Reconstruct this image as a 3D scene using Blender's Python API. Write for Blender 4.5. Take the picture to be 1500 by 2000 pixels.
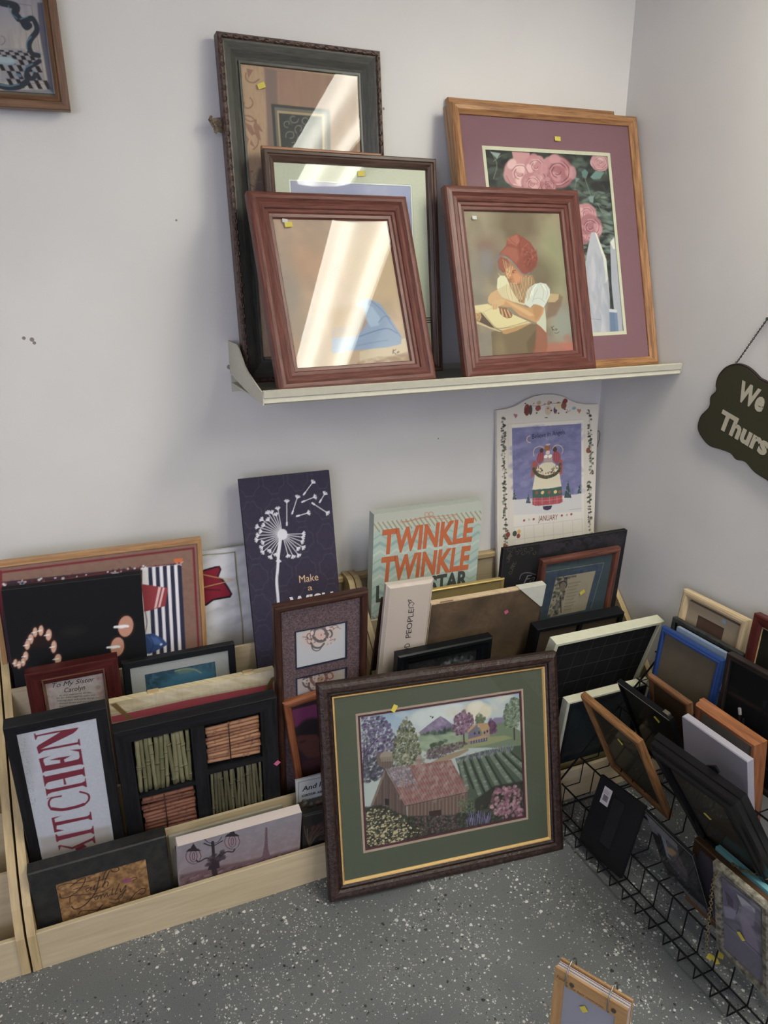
import bpy, math, random
import numpy as np
from mathutils import Matrix, Vector

# ------------------------------------------------------------------ camera, world, lights, exposure
scn = bpy.context.scene
for o in list(bpy.data.objects): bpy.data.objects.remove(o)
COL = scn.collection
cam_d = bpy.data.cameras.new('camera'); cam = bpy.data.objects.new('camera', cam_d); COL.objects.link(cam)
scn.camera = cam
cam_d.sensor_fit = 'HORIZONTAL'; cam_d.sensor_width = 36.0; cam_d.lens = 36.0*1462/1500; cam_d.clip_start = .02
YAW, PITCH, ROLL = math.radians(23), math.radians(-18.4), math.radians(-.12)
cam.matrix_world = (Matrix.Translation((-1.63, -2.0, 1.55)) @ Matrix.Rotation(-YAW, 4, 'Z')
                    @ Matrix.Rotation(math.pi/2 + PITCH, 4, 'X') @ Matrix.Rotation(ROLL, 4, 'Z'))
scn.view_settings.view_transform = 'Standard'; scn.view_settings.look = 'None'
scn.view_settings.gamma = 1; scn.view_settings.use_curve_mapping = False
EXPOSURE = 0.88
scn.view_settings.exposure = EXPOSURE
LAMP, LAMP2 = 20, 7        # radiance of the fluorescent diffusers
world = bpy.data.worlds.new('world'); scn.world = world; world.use_nodes = True
world.node_tree.nodes['Background'].inputs[0].default_value = (.55, .62, .8, 1)
world.node_tree.nodes['Background'].inputs[1].default_value = .3
def area(name, loc, tgt, sx, sy, power, col):
    d = bpy.data.lights.new(name, 'AREA'); d.shape = 'RECTANGLE'; d.size = sx; d.size_y = sy; d.energy = power; d.color = col
    o = bpy.data.objects.new(name, d); COL.objects.link(o); o.location = loc
    o.rotation_euler = (Vector(tgt)-Vector(loc)).to_track_quat('-Z', 'Y').to_euler(); return o
# daylight of the shop windows behind and to the left of the viewer
area('window_daylight', (-3.6, -4.9, 1.7), (-1.0, 0, .9), 2.6, 1.8, 44, (.70, .74, 1.0))

# ------------------------------------------------------------------ helpers
TONE = .81   # print colours were judged a little bright
def lin(h, g=1.0):
    r = []; g = g*TONE if g != 1.0 else g
    for i in (0, 2, 4):
        c = int(h[i:i+2], 16)/255
        r.append((c/12.92 if c <= .04045 else ((c+.055)/1.055)**2.4)*g)
    y = .3*r[0]+.6*r[1]+.1*r[2]; return tuple(min(x*.86+y*.14, .9) for x in r)
def nt(name):
    m = bpy.data.materials.new(name); m.use_nodes = True
    t = m.node_tree; return m, t, t.nodes['Principled BSDF']
def N(t, typ, **kw):
    n = t.nodes.new(typ)
    for k, v in kw.items():
        if k in n.inputs: n.inputs[k].default_value = v
        else: setattr(n, k, v)
    return n
def ramp(t, fac, stops):
    r = N(t, 'ShaderNodeValToRGB'); e = r.color_ramp.elements
    while len(e) < len(stops): e.new(.5)
    for x, (p, c) in zip(e, stops): x.position = p; x.color = (*c, 1)
    t.links.new(fac, r.inputs[0]); return r.outputs[0]
def bump(t, p, h, strength=.3, dist=.002):
    b = N(t, 'ShaderNodeBump', Strength=strength, Distance=dist); t.links.new(h, b.inputs['Height']); t.links.new(b.outputs[0], p.inputs['Normal'])
MC = {}
def plain(h, rough=.6, metal=0, g=1.0, nb=0, spec=.5, var=.0, sc=60):
    if sum(lin(h, g)) < .16: spec *= .4
    k = ('p', h, rough, metal, g, nb, spec, var, sc)
    if k in MC: return MC[k]
    m, t, p = nt('surface_'+h); c = lin(h, g)
    p.inputs['Base Color'].default_value = (*c, 1); p.inputs['Roughness'].default_value = rough; p.inputs['Metallic'].default_value = metal
    p.inputs['Specular IOR Level'].default_value = spec
    co = N(t, 'ShaderNodeTexCoord'); n = N(t, 'ShaderNodeTexNoise', Scale=sc, Detail=4)
    t.links.new(co.outputs['Object'], n.inputs['Vector'])
    v = max(var, .04)
    t.links.new(ramp(t, n.outputs['Fac'], [(.3, tuple(x*(1-v) for x in c)), (.7, tuple(min(1, x*(1+v)) for x in c))]), p.inputs['Base Color'])
    if nb: bump(t, p, n.outputs['Fac'], nb)
    MC[k] = m; return m
def wood(h1, h2, g=1.0, rough=.4, sc=9, fine=160, nb=.15, coord='UV', spec=.5):
    k = ('w', h1, h2, g, rough, sc, coord)
    if k in MC: return MC[k]
    if sum(lin(h2, g)) < .16: spec *= .4
    m, t, p = nt('wood_'+h1); p.inputs['Roughness'].default_value = rough; p.inputs['Specular IOR Level'].default_value = spec
    co = N(t, 'ShaderNodeTexCoord'); mp = N(t, 'ShaderNodeMapping')
    mp.inputs['Scale'].default_value = (1, 12, 1) if coord == 'UV' else (1, 1, 12)
    t.links.new(co.outputs[coord], mp.inputs[0])
    a = N(t, 'ShaderNodeTexNoise', Scale=sc, Detail=6, Distortion=.6); b = N(t, 'ShaderNodeTexNoise', Scale=fine/6, Detail=3)
    t.links.new(mp.outputs[0], a.inputs['Vector']); t.links.new(mp.outputs[0], b.inputs['Vector'])
    x = N(t, 'ShaderNodeMath', operation='MULTIPLY_ADD'); x.inputs[1].default_value = .45
    t.links.new(b.outputs['Fac'], x.inputs[0]); t.links.new(a.outputs['Fac'], x.inputs[2])
    t.links.new(ramp(t, x.outputs[0], [(.52, lin(h1, g)), (.92, lin(h2, g))]), p.inputs['Base Color'])
    bump(t, p, x.outputs[0], nb, .001); MC[k] = m; return m
def carved(h1, h2, g=1.0, scale=120, nb=.8, rough=.4):
    k = ('c', h1, h2, g, scale)
    if k in MC: return MC[k]
    m, t, p = nt('carved_'+h1); p.inputs['Roughness'].default_value = rough
    co = N(t, 'ShaderNodeTexCoord'); v = N(t, 'ShaderNodeTexVoronoi', Scale=scale, feature='SMOOTH_F1'); n = N(t, 'ShaderNodeTexNoise', Scale=scale*1.6, Distortion=2.0)
    t.links.new(co.outputs['Object'], v.inputs['Vector']); t.links.new(co.outputs['Object'], n.inputs['Vector'])
    x = N(t, 'ShaderNodeMath', operation='MULTIPLY'); t.links.new(v.outputs['Distance'], x.inputs[0]); t.links.new(n.outputs['Fac'], x.inputs[1])
    t.links.new(ramp(t, x.outputs[0], [(.05, lin(h1, g)), (.4, lin(h2, g))]), p.inputs['Base Color'])
    bump(t, p, x.outputs[0], nb, .003); MC[k] = m; return m
def printmat(rough=.75, name='printed_art', nb=0):
    k = ('pr', rough, nb)
    if k in MC: return MC[k]
    m, t, p = nt(name); a = N(t, 'ShaderNodeAttribute', attribute_name='Col')
    t.links.new(a.outputs['Color'], p.inputs['Base Color']); p.inputs['Roughness'].default_value = rough; p.inputs['Specular IOR Level'].default_value = .3
    if nb:
        co = N(t, 'ShaderNodeTexCoord'); w = N(t, 'ShaderNodeTexNoise', Scale=700); t.links.new(co.outputs['Object'], w.inputs['Vector']); bump(t, p, w.outputs['Fac'], nb, .001)
    MC[k] = m; return m
def glassmat():
    if 'glass' in MC: return MC['glass']
    m, t, p = nt('picture_glass'); t.nodes.remove(p)
    tr = N(t, 'ShaderNodeBsdfTransparent'); gl = N(t, 'ShaderNodeBsdfGlossy', Roughness=.015); fr = N(t, 'ShaderNodeFresnel', IOR=1.5); ge = N(t, 'ShaderNodeNewGeometry'); hf = N(t, 'ShaderNodeMath', operation='MULTIPLY'); hf.inputs[1].default_value = .34; io = N(t, 'ShaderNodeMath', operation='MULTIPLY_ADD'); mx = N(t, 'ShaderNodeMixShader')
    tr.inputs[0].default_value = (.97, .98, .97, 1)
    # the same 1.5 interface seen from either side of the pane
    io.inputs[1].default_value = -.8333; io.inputs[2].default_value = 1.5; t.links.new(ge.outputs['Backfacing'], io.inputs[0]); t.links.new(io.outputs[0], fr.inputs['IOR'])
    t.links.new(fr.outputs[0], hf.inputs[0]); t.links.new(hf.outputs[0], mx.inputs[0]); t.links.new(tr.outputs[0], mx.inputs[1]); t.links.new(gl.outputs[0], mx.inputs[2])
    t.links.new(mx.outputs[0], t.nodes['Material Output'].inputs[0]); MC['glass'] = m; return m

class MB:
    def __init__(s): s.v = []; s.f = []; s.m = []; s.c = []; s.u = []; s.n = 0
    def add(s, v, f, mat=0, col=(1, 1, 1), uv=None):
        v = np.asarray(v, float).reshape(-1, 3); k = len(v)
        s.v.append(v); s.f += [tuple(i+s.n for i in q) for q in f]; s.m += [mat]*len(f)
        col = np.asarray(col, float); s.c.append(np.tile(col, (k, 1)) if col.ndim == 1 else col)
        s.u.append(np.zeros((k, 2)) if uv is None else np.asarray(uv, float)); s.n += k; return s
    def box(s, x0, y0, z0, x1, y1, z1, mat=0, col=(1, 1, 1), bev=0):
        if bev:   # chamfered box
            P = []
            for z, b in ((z0, bev), (z0+bev, 0), (z1-bev, 0), (z1, bev)):
                P += [(x0+b, y0+b, z), (x1-b, y0+b, z), (x1-b, y1-b, z), (x0+b, y1-b, z)]
            F = [(3, 2, 1, 0), (12, 13, 14, 15)]
            for l in range(3):
                for i in range(4): F.append((l*4+i, l*4+(i+1) % 4, l*4+4+(i+1) % 4, l*4+4+i))
        else:
            P = [(x, y, z) for z in (z0, z1) for x, y in ((x0, y0), (x1, y0), (x1, y1), (x0, y1))]
            F = [(3, 2, 1, 0), (4, 5, 6, 7), (0, 1, 5, 4), (1, 2, 6, 5), (2, 3, 7, 6), (3, 0, 4, 7)]
        A = np.array(P)
        if (x1-x0) >= (z1-z0): uv = np.stack([A[:, 0], A[:, 2]+A[:, 1]], 1)
        else: uv = np.stack([A[:, 2], A[:, 0]+A[:, 1]], 1)
        if max(x1-x0, z1-z0) < y1-y0: uv = np.stack([A[:, 1], A[:, 0]+A[:, 2]], 1)
        return s.add(P, F, mat, col, uv)
    def mould(s, x0, z0, x1, z1, prof, mat=0):
        """closed profile of (inset, y) swept around a rectangle with mitred corners"""
        n = len(prof); L = [0]
        for i in range(1, n): L.append(L[-1]+math.dist(prof[i], prof[i-1]))
        C4 = lambda t: [(x0+t, z0+t), (x1-t, z0+t), (x1-t, z1-t), (x0+t, z1-t)]
        for k in range(4):
            V = []; U = []
            for (t, y), l in zip(prof, L):
                c = C4(t)
                for q in (c[k], c[(k+1) % 4]): V.append((q[0], y, q[1])); U.append(((q[0] if k % 2 == 0 else q[1])+k*3.1, l+k))
            F = [(2*i, 2*i+1, 2*((i+1) % n)+1, 2*((i+1) % n)) for i in range(n)]
            s.add(V, F, mat, uv=U)
        return s
    def tube(s, pts, r, seg=6, mat=0, col=(1, 1, 1), closed=False):
        pts = [Vector(p) for p in pts]; V = []; n = len(pts); up = None
        for i, p in enumerate(pts):
            a = pts[(i-1) % n] if (closed or i) else p; b = pts[(i+1) % n] if (closed or i < n-1) else p
            d = (b-a).normalized()
            if up is None: up = d.orthogonal().normalized()
            u = (up-d*up.dot(d)); u = u.normalized() if u.length > 1e-6 else d.orthogonal().normalized(); up = u; w = d.cross(u)
            for j in range(seg): t = 2*math.pi*j/seg; V.append(p+(u*math.cos(t)+w*math.sin(t))*r)
        F = [((i % n)*seg+j, (i % n)*seg+(j+1) % seg, ((i+1) % n)*seg+(j+1) % seg, ((i+1) % n)*seg+j) for i in range(n if closed else n-1) for j in range(seg)]
        if not closed: F += [tuple(range(seg))[::-1], tuple(range((n-1)*seg, n*seg))]
        return s.add([tuple(v) for v in V], F, mat, col, uv=[(v.x+v.y+v.z, (k % seg)*.01) for k, v in enumerate(V)])
    def prism(s, pts, a, b, axis='x', mat=0, col=(1, 1, 1)):
        """outline of (u,w) points extruded from a to b along an axis"""
        f = {'x': lambda t, p: (t, p[0], p[1]), 'y': lambda t, p: (p[0], t, p[1]), 'z': lambda t, p: (p[0], p[1], t)}[axis]
        n = len(pts); V = [f(a, p) for p in pts]+[f(b, p) for p in pts]
        F = [tuple(range(n))[::-1], tuple(range(n, 2*n))]+[(i, (i+1) % n, n+(i+1) % n, n+i) for i in range(n)]
        return s.add(V, F, mat, col, uv=[(v[1]+v[2], v[0]) for v in V])
    def text(s, txt, p0, p1, ptop, col, bold=0, shear=0, y=-.0006, mat=0):
        d = bpy.data.curves.new('t', 'FONT'); d.body = txt; d.size = 1; d.offset = bold; d.shear = shear; d.resolution_u = 3
        o = bpy.data.objects.new('t', d); COL.objects.link(o); bpy.context.view_layer.update()
        me = bpy.data.meshes.new_from_object(o.evaluated_get(bpy.context.evaluated_depsgraph_get()))
        A = np.array([v.co[:] for v in me.vertices]); F = [tuple(p.vertices) for p in me.polygons]
        bpy.data.objects.remove(o); bpy.data.curves.remove(d); bpy.data.meshes.remove(me)
        if not len(A): return s
        b = np.array(p1)-np.array(p0); Lb = np.linalg.norm(b); e = b/Lb; up = np.array([-e[1], e[0]]); h = float(np.dot(np.array(ptop)-np.array(p0), up))
        a = (A[:, 0]-A[:, 0].min())/(A[:, 0].max()-A[:, 0].min())*Lb; c = A[:, 1]/.729*h
        q = np.array(p0)+a[:, None]*e+c[:, None]*up
        return s.add(np.stack([q[:, 0], np.full(len(q), y), q[:, 1]], 1), F, mat, col)
    def build(s, name, mats, parent=None, smooth=False):
        me = bpy.data.meshes.new(name); me.from_pydata(np.concatenate(s.v).tolist(), [], s.f)
        for m in (mats if isinstance(mats, (list, tuple)) else [mats]): me.materials.append(m)
        me.polygons.foreach_set('material_index', s.m)
        C = np.concatenate(s.c); C = np.hstack([C, np.ones((len(C), 1))]).astype(np.float32)
        me.attributes.new('Col', 'FLOAT_COLOR', 'POINT').data.foreach_set('color', C.ravel())
        uv = me.uv_layers.new(name='UVMap'); vi = np.empty(len(me.loops), np.int32); me.loops.foreach_get('vertex_index', vi)
        uv.data.foreach_set('uv', np.concatenate(s.u)[vi].astype(np.float32).ravel())
        if smooth: me.polygons.foreach_set('use_smooth', [True]*len(me.polygons))
        me.update(); o = bpy.data.objects.new(name, me); COL.objects.link(o)
        if parent: o.parent = parent
        return o
def tag(o, label, cat, group=None):
    o['label'] = label; o['category'] = cat
    if group: o['group'] = group
    return o
def empty(name, mat, label, cat, group=None):
    o = bpy.data.objects.new(name, None); COL.objects.link(o); o.empty_display_size = .05; o.matrix_world = mat
    return tag(o, label, cat, group)
def struct(name, mb, mat):
    o = mb.build(name, mat); o['kind'] = 'structure'; return o

# ------------------------------------------------------------------ a small painter: fills, strokes and dabs on a fine grid of vertices
U = 1e-4
def catmull(P):
    P = [np.array(p, float) for p in P]
    if len(P) < 3: return P
    Q = [2*P[0]-P[1]]+P+[2*P[-1]-P[-2]]; out = []
    for i in range(1, len(Q)-2):
        a, b, c, d = Q[i-1:i+3]
        for t in (0, .2, .4, .6, .8): out.append(.5*((2*b)+(-a+c)*t+(2*a-5*b+4*c-d)*t*t+(-a+3*b-3*c+d)*t**3))
    out.append(P[-1]); return out
class Painter:
    def __init__(s, x0, z0, x1, z1, res, g):
        s.r = (x0/U, z0/U, x1/U, z1/U); s.g = g
        s.nx = max(3, int(round((x1-x0)/(res*.001)))+1); s.nz = max(3, int(round((z1-z0)/(res*.001)))+1)
        s.X = np.linspace(s.r[0], s.r[2], s.nx); s.Z = np.linspace(s.r[1], s.r[3], s.nz); s.px = s.X[1]-s.X[0]
        s.I = np.zeros((s.nz, s.nx, 3)); s.texts = []
    def win(s, x0, z0, x1, z1):
        i0, i1 = np.searchsorted(s.X, [x0, x1]); j0, j1 = np.searchsorted(s.Z, [z0, z1])
        i0 = max(0, i0-1); j0 = max(0, j0-1); i1 = min(s.nx, i1+1); j1 = min(s.nz, j1+1)
        if i1 <= i0 or j1 <= j0: return None
        gx, gz = np.meshgrid(s.X[i0:i1], s.Z[j0:j1]); return (slice(j0, j1), slice(i0, i1)), gx, gz
    def mix(s, sl, al, c):
        s.I[sl] = s.I[sl]*(1-al[..., None])+np.array(c)*al[..., None]
    def seg(s, gx, gz, a, b):
        d = b-a; L = d@d+1e-9; t = np.clip(((gx-a[0])*d[0]+(gz-a[1])*d[1])/L, 0, 1)
        return np.hypot(gx-a[0]-t*d[0], gz-a[1]-t*d[1])
    def run(s, ops):
        for o in ops:
            k = o[0]; hx = lambda h: lin(h, s.g)
            if k == 'F': s.I[:] = hx(o[1])
            elif k == 'G':
                a = np.array(o[1], float); b = np.array(o[3], float); d = b-a; gx, gz = np.meshgrid(s.X, s.Z)
                t = np.clip(((gx-a[0])*d[0]+(gz-a[1])*d[1])/(d@d), 0, 1)[..., None]; s.I[:] = np.array(hx(o[2]))*(1-t)+np.array(hx(o[4]))*t
            elif k == 'N':
                c, al, sc, sx, lo, hi, sd = o[1:]
                if al == 0: continue
                R = np.random.RandomState(sd+7); asp = s.nz/s.nx; acc = 0
                for f, w in ((1, .6), (2.1, .4)):
                    A = R.rand(int(sc*f*asp*sx)+3, int(sc*f)+3); v = np.linspace(0, A.shape[0]-1.01, s.nz); u = np.linspace(0, A.shape[1]-1.01, s.nx)
                    iv = v.astype(int); iu = u.astype(int); fv = (v-iv)[:, None]; fu = (u-iu)[None]; fv = fv*fv*(3-2*fv); fu = fu*fu*(3-2*fu)
                    acc = acc+w*(A[iv][:, iu]*(1-fv)*(1-fu)+A[iv+1][:, iu]*fv*(1-fu)+A[iv][:, iu+1]*(1-fv)*fu+A[iv+1][:, iu+1]*fv*fu)
                s.mix((slice(None), slice(None)), np.clip((acc-lo+.1)/(hi-lo), 0, 1)*al, hx(c))
            elif k == 'P':
                P = np.array(o[1], float); soft = max(o[3], s.px*1.1); w = s.win(*(P.min(0)-soft), *(P.max(0)+soft))
                if w is None: continue
                sl, gx, gz = w; ins = np.zeros(gx.shape, bool); dist = np.full(gx.shape, 1e9)
                for i in range(len(P)):
                    a, b = P[i], P[(i+1) % len(P)]; dist = np.minimum(dist, s.seg(gx, gz, a, b))
                    if a[1] != b[1]:
                        cr = ((a[1] > gz) != (b[1] > gz)) & (gx < (b[0]-a[0])*(gz-a[1])/(b[1]-a[1])+a[0]); ins ^= cr
                s.mix(sl, np.clip(.5+np.where(ins, dist, -dist)/soft, 0, 1)*o[4], hx(o[2]))
            elif k == 'S':
                P = catmull(o[1]) if o[5] else [np.array(p, float) for p in o[1]]; A = np.array(P); w_ = o[2]/2; aa = s.px*1.1
                w = s.win(*(A.min(0)-w_-aa), *(A.max(0)+w_+aa))
                if w is None: continue
                sl, gx, gz = w; d = np.full(gx.shape, 1e9)
                for i in range(len(P)-1): d = np.minimum(d, s.seg(gx, gz, P[i], P[i+1]))
                s.mix(sl, np.clip((w_-d)/aa+.5, 0, 1)*min(1, o[4]*min(1, (o[2]+2)/s.px)), hx(o[3]))
            elif k == 'E': s.ell(o[1], o[2], o[3], o[4], hx(o[5]), o[6], o[7])
            elif k == 'D':
                P = np.array(o[1], float); n, r, cols, al, asp, ang, sd = o[2:]; R = random.Random(sd); lo = P.min(0); hi = P.max(0); c = 0; cs = [hx(x) for x in cols]
                for _ in range(n*6):
                    if c >= n: break
                    x = R.uniform(lo[0], hi[0]); z = R.uniform(lo[1], hi[1]); ins = False
                    for i in range(len(P)):
                        a, b = P[i], P[(i+1) % len(P)]
                        if (a[1] > z) != (b[1] > z) and x < (b[0]-a[0])*(z-a[1])/(b[1]-a[1])+a[0]: ins = not ins
                    if not ins: continue
                    c += 1; q = r*R.uniform(.6, 1.3); s.ell((x, z), q*asp, q/asp if asp < 1 else q, -ang+R.uniform(-25, 25), R.choice(cs), q*.5, al*R.uniform(.6, 1))
            elif k == 'Q':
                x0, z0, x1, z1 = o[1]; gx, gz = np.meshgrid(s.X, s.Z); a = gx/o[2]*math.pi*1.25; b = gz/o[2]*math.pi*1.0
                f = np.abs(np.cos(a)+np.cos(b)-.28*np.cos(a)*np.cos(3*b)-.28*np.cos(b)*np.cos(3*a))
                s.mix((slice(None), slice(None)), np.clip(1.4-f/.13, 0, 1)*o[5], hx(o[4]))
            elif k == 'T': s.texts.append(o)
    def ell(s, c, rx, ry, ang, col, soft, al):
        soft = max(soft, s.px*.8); R = max(rx, ry)+soft; w = s.win(c[0]-R, c[1]-R, c[0]+R, c[1]+R)
        if w is None: return
        sl, gx, gz = w; t = math.radians(-ang); dx = gx-c[0]; dz = gz-c[1]; u = (dx*math.cos(t)+dz*math.sin(t))/rx; v = (-dx*math.sin(t)+dz*math.cos(t))/ry
        d = (1-np.hypot(u, v))*min(rx, ry); s.mix(sl, np.clip(.5+d/soft, 0, 1)*al, col)
    def into(s, mb, y=0, mat=0):
        gx, gz = np.meshgrid(s.X*U, s.Z*U); V = np.stack([gx.ravel(), np.full(gx.size, y), gz.ravel()], 1); nx = s.nx
        idx = (np.arange(s.nz-1)[:, None]*nx+np.arange(nx-1)[None]).ravel()
        mb.add(V, np.stack([idx, idx+1, idx+nx+1, idx+nx], 1).tolist(), mat, s.I.reshape(-1, 3))
        for o in s.texts:
            mb.text(o[1], *[tuple(np.array(p)*U) for p in o[2:5]], lin(o[5], s.g), o[6] if len(o) > 6 else 0, o[7] if len(o) > 7 else 0, y=y-.0005, mat=mat)
        return mb

# pose of every flat item: x, y, z of its base centre, width, height (m), yaw, lean, roll (deg)
FIT = {
'S1': (-1.0066, -0.12, 1.262, 0.4097, 0.7948, 1.73, 5.95, 0.17),
'S2b': (-0.9795, -0.15, 1.262, 0.3098, 0.5556, 1, 6.6, 0.45),
'S2': (-0.9065, -0.1776, 1.2723, 0.458, 0.5374, 1.08, 7.09, 0.19),
'S3': (-0.9717, -0.3219, 1.2709, 0.4148, 0.4731, 3.04, 21.45, -0.19),
'S5': (-0.4749, -0.3112, 1.2703, 0.4172, 0.4873, 1.52, 16.21, -0.28),
'S4': (-0.3266, -0.2649, 1.2624, 0.6457, 0.7161, 0.34, 15.79, -0.4),
'S4b': (-0.3232, -0.217, 1.262, 0.5494, 0.7349, 0.3, 15.9, -0.25),
'W1': (-1.7931, -0.045, 1.8651, 0.5, 0.6, -0.13, 1.51, -0.65),
'W2': (-0.1979, -0.0536, 0.4491, 0.3858, 0.6657, -0.09, 3.13, -1.37),
'B1': (-1.6213, -0.085, 0.02, 0.506, 0.8438, 0.71, -1.28, 1.28),
'B3': (-1.4567, -0.046, 0.02, 0.5, 0.7791, 0.91, -0.21, -0.07),
'B2': (-1.1134, -0.28, 0.02, 0.2532, 1.0021, -0.56, 11.84, 0.27),
'C1': (-0.7093, -0.1, 0.02, 0.3544, 0.8558, 0.76, -3.05, 0.79),
'B17': (-1.108, -0.334, 0.02, 0.2487, 0.7416, 0.87, -3.85, -0.14),
'B4': (-1.6938, -0.12, 0.02, 0.3177, 0.7871, -1, -1.57, 1.54),
'B5': (-1.6967, -0.23, 0.02, 0.2098, 0.608, -0.89, -0.42, -0.32),
'B6': (-1.4479, -0.23, 0.02, 0.2861, 0.5703, -0.29, 2.82, 0.4),
'B7': (-1.4257, -0.318, 0.02, 0.4039, 0.5341, -0.5, 0.07, -0.12),
'B8': (-1.7392, -0.365, 0.02, 0.2075, 0.5962, -0.67, -6.29, -0.01),
'B9': (-1.4317, -0.366, 0.02, 0.3805, 0.5246, -1.08, -6.64, -0.73),
'B10': (-1.6935, -0.45, 0.015, 0.3038, 0.2375, -0.36, -2.26, -0.3),
'B11': (-1.3743, -0.45, 0.015, 0.3061, 0.2327, 0.33, -11.48, 1.01),
'B14': (-1.0865, -0.43, 0.015, 0.25, 0.267, 0.16, 1.48, 0.13),
'B15': (-1.0656, -0.382, 0.035, 0.215, 0.4617, -1.09, 0.67, -6.04),
'B16': (-1.099, -0.452, 0.015, 0.22, 0.1836, -0.04, -2.66, 1.12),
'C2': (-0.2618, -0.172, 0.02, 0.4629, 0.7174, 0.1, -3.81, 0.6),
'C3': (-0.2325, -0.205, 0.02, 0.293, 0.6832, -0.28, -5.58, 0.11),
'C4': (-0.287, -0.26, 0.02, 0.3193, 0.5116, -0.81, -10.67, 0.77),
'C5': (-0.5885, -0.205, 0.02, 0.3763, 0.6313, -0.36, -9.05, 1.03),
'C6': (-0.6385, -0.185, 0.02, 0.3162, 0.6248, -0.96, -2.99, 0.41),
'C7': (-0.8667, -0.232, 0.02, 0.1411, 0.7206, -0.15, -7.42, 2.16),
'C8': (-0.8967, -0.178, 0.02, 0.12, 0.6676, 0.64, -9.22, 4.13),
'C9': (-0.7433, -0.312, 0.02, 0.298, 0.5132, -0.19, -4.38, 0.49),
'C10': (-0.2801, -0.315, 0.02, 0.4103, 0.525, 2.14, -15.48, 2.81),
'C11': (-0.2669, -0.445, 0.02, 0.3, 0.3331, -0.45, -7.57, 0.36),
'BIG': (-0.8445, -0.6161, 0.003, 0.6687, 0.5641, -5.63, 14.58, 1.51),
'D1': (-0.085, -0.6266, 0.45, 0.2257, 0.2078, -89.28, 7.25, -0.28),
'D2': (-0.1, -0.9225, 0.45, 0.3, 0.2494, -89.7, 4.41, -0.2),
'D3': (-0.115, -0.6474, 0.38, 0.2475, 0.1987, -89.14, 5.93, -0.33),
'D3b': (-0.14, -0.6548, 0.38, 0.1713, 0.1942, -88.97, 6.01, -0.38),
'D4': (-0.178, -0.6484, 0.31, 0.2211, 0.2583, -89.18, 6.09, -0.25),
'D5': (-0.18, -0.9921, 0.31, 0.4, 0.3055, -88.68, 1.8, -0.65),
'D6': (-0.215, -0.6967, 0.235, 0.155, 0.2463, -91.4, -11.38, 0.14),
'D7': (-0.25, -0.7226, 0.235, 0.1971, 0.2769, -90.21, -25.5, -0.23),
'D9': (-0.22, -0.8717, 0.235, 0.1991, 0.245, -90.63, -6.32, -0.03),
'D10': (-0.28, -0.9431, 0.16, 0.1925, 0.361, -89.82, -12.75, -0.2),
'D8': (-0.3054, -0.6825, 0.1496, 0.2373, 0.3046, -91.19, -26.3, -0.07),
'D11': (-0.3277, -1.034, 0.1977, 0.2311, 0.3953, -86.74, -32.5, -0.91),
'D13': (-0.4699, -0.7377, 0.0248, 0.158, 0.2057, -86.43, 21.07, -3.72),
'D14': (-0.4155, -0.9871, 0.1178, 0.1404, 0.2722, -89.94, -26.16, 5.17),
'D15': (-0.398, -1.1162, 0.08, 0.3, 0.1807, -89.78, -0, -0.05),
'D16': (-0.436, -1.1711, 0.08, 0.1375, 0.2718, -87.94, -12.47, -0.62),
'D17': (-0.379, -1.1233, 0.08, 0.22, 0.1895, -89.19, 0, -0.17),
'D18': (-0.29, -1.1319, 0.155, 0.2, 0.0998, -89.13, 0, -0.2),
'E1': (-0.8374, -1.1535, -0.0001, 0.1513, 0.2, -62.45, 2.82, -0.86)}
FX = -.40

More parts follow.
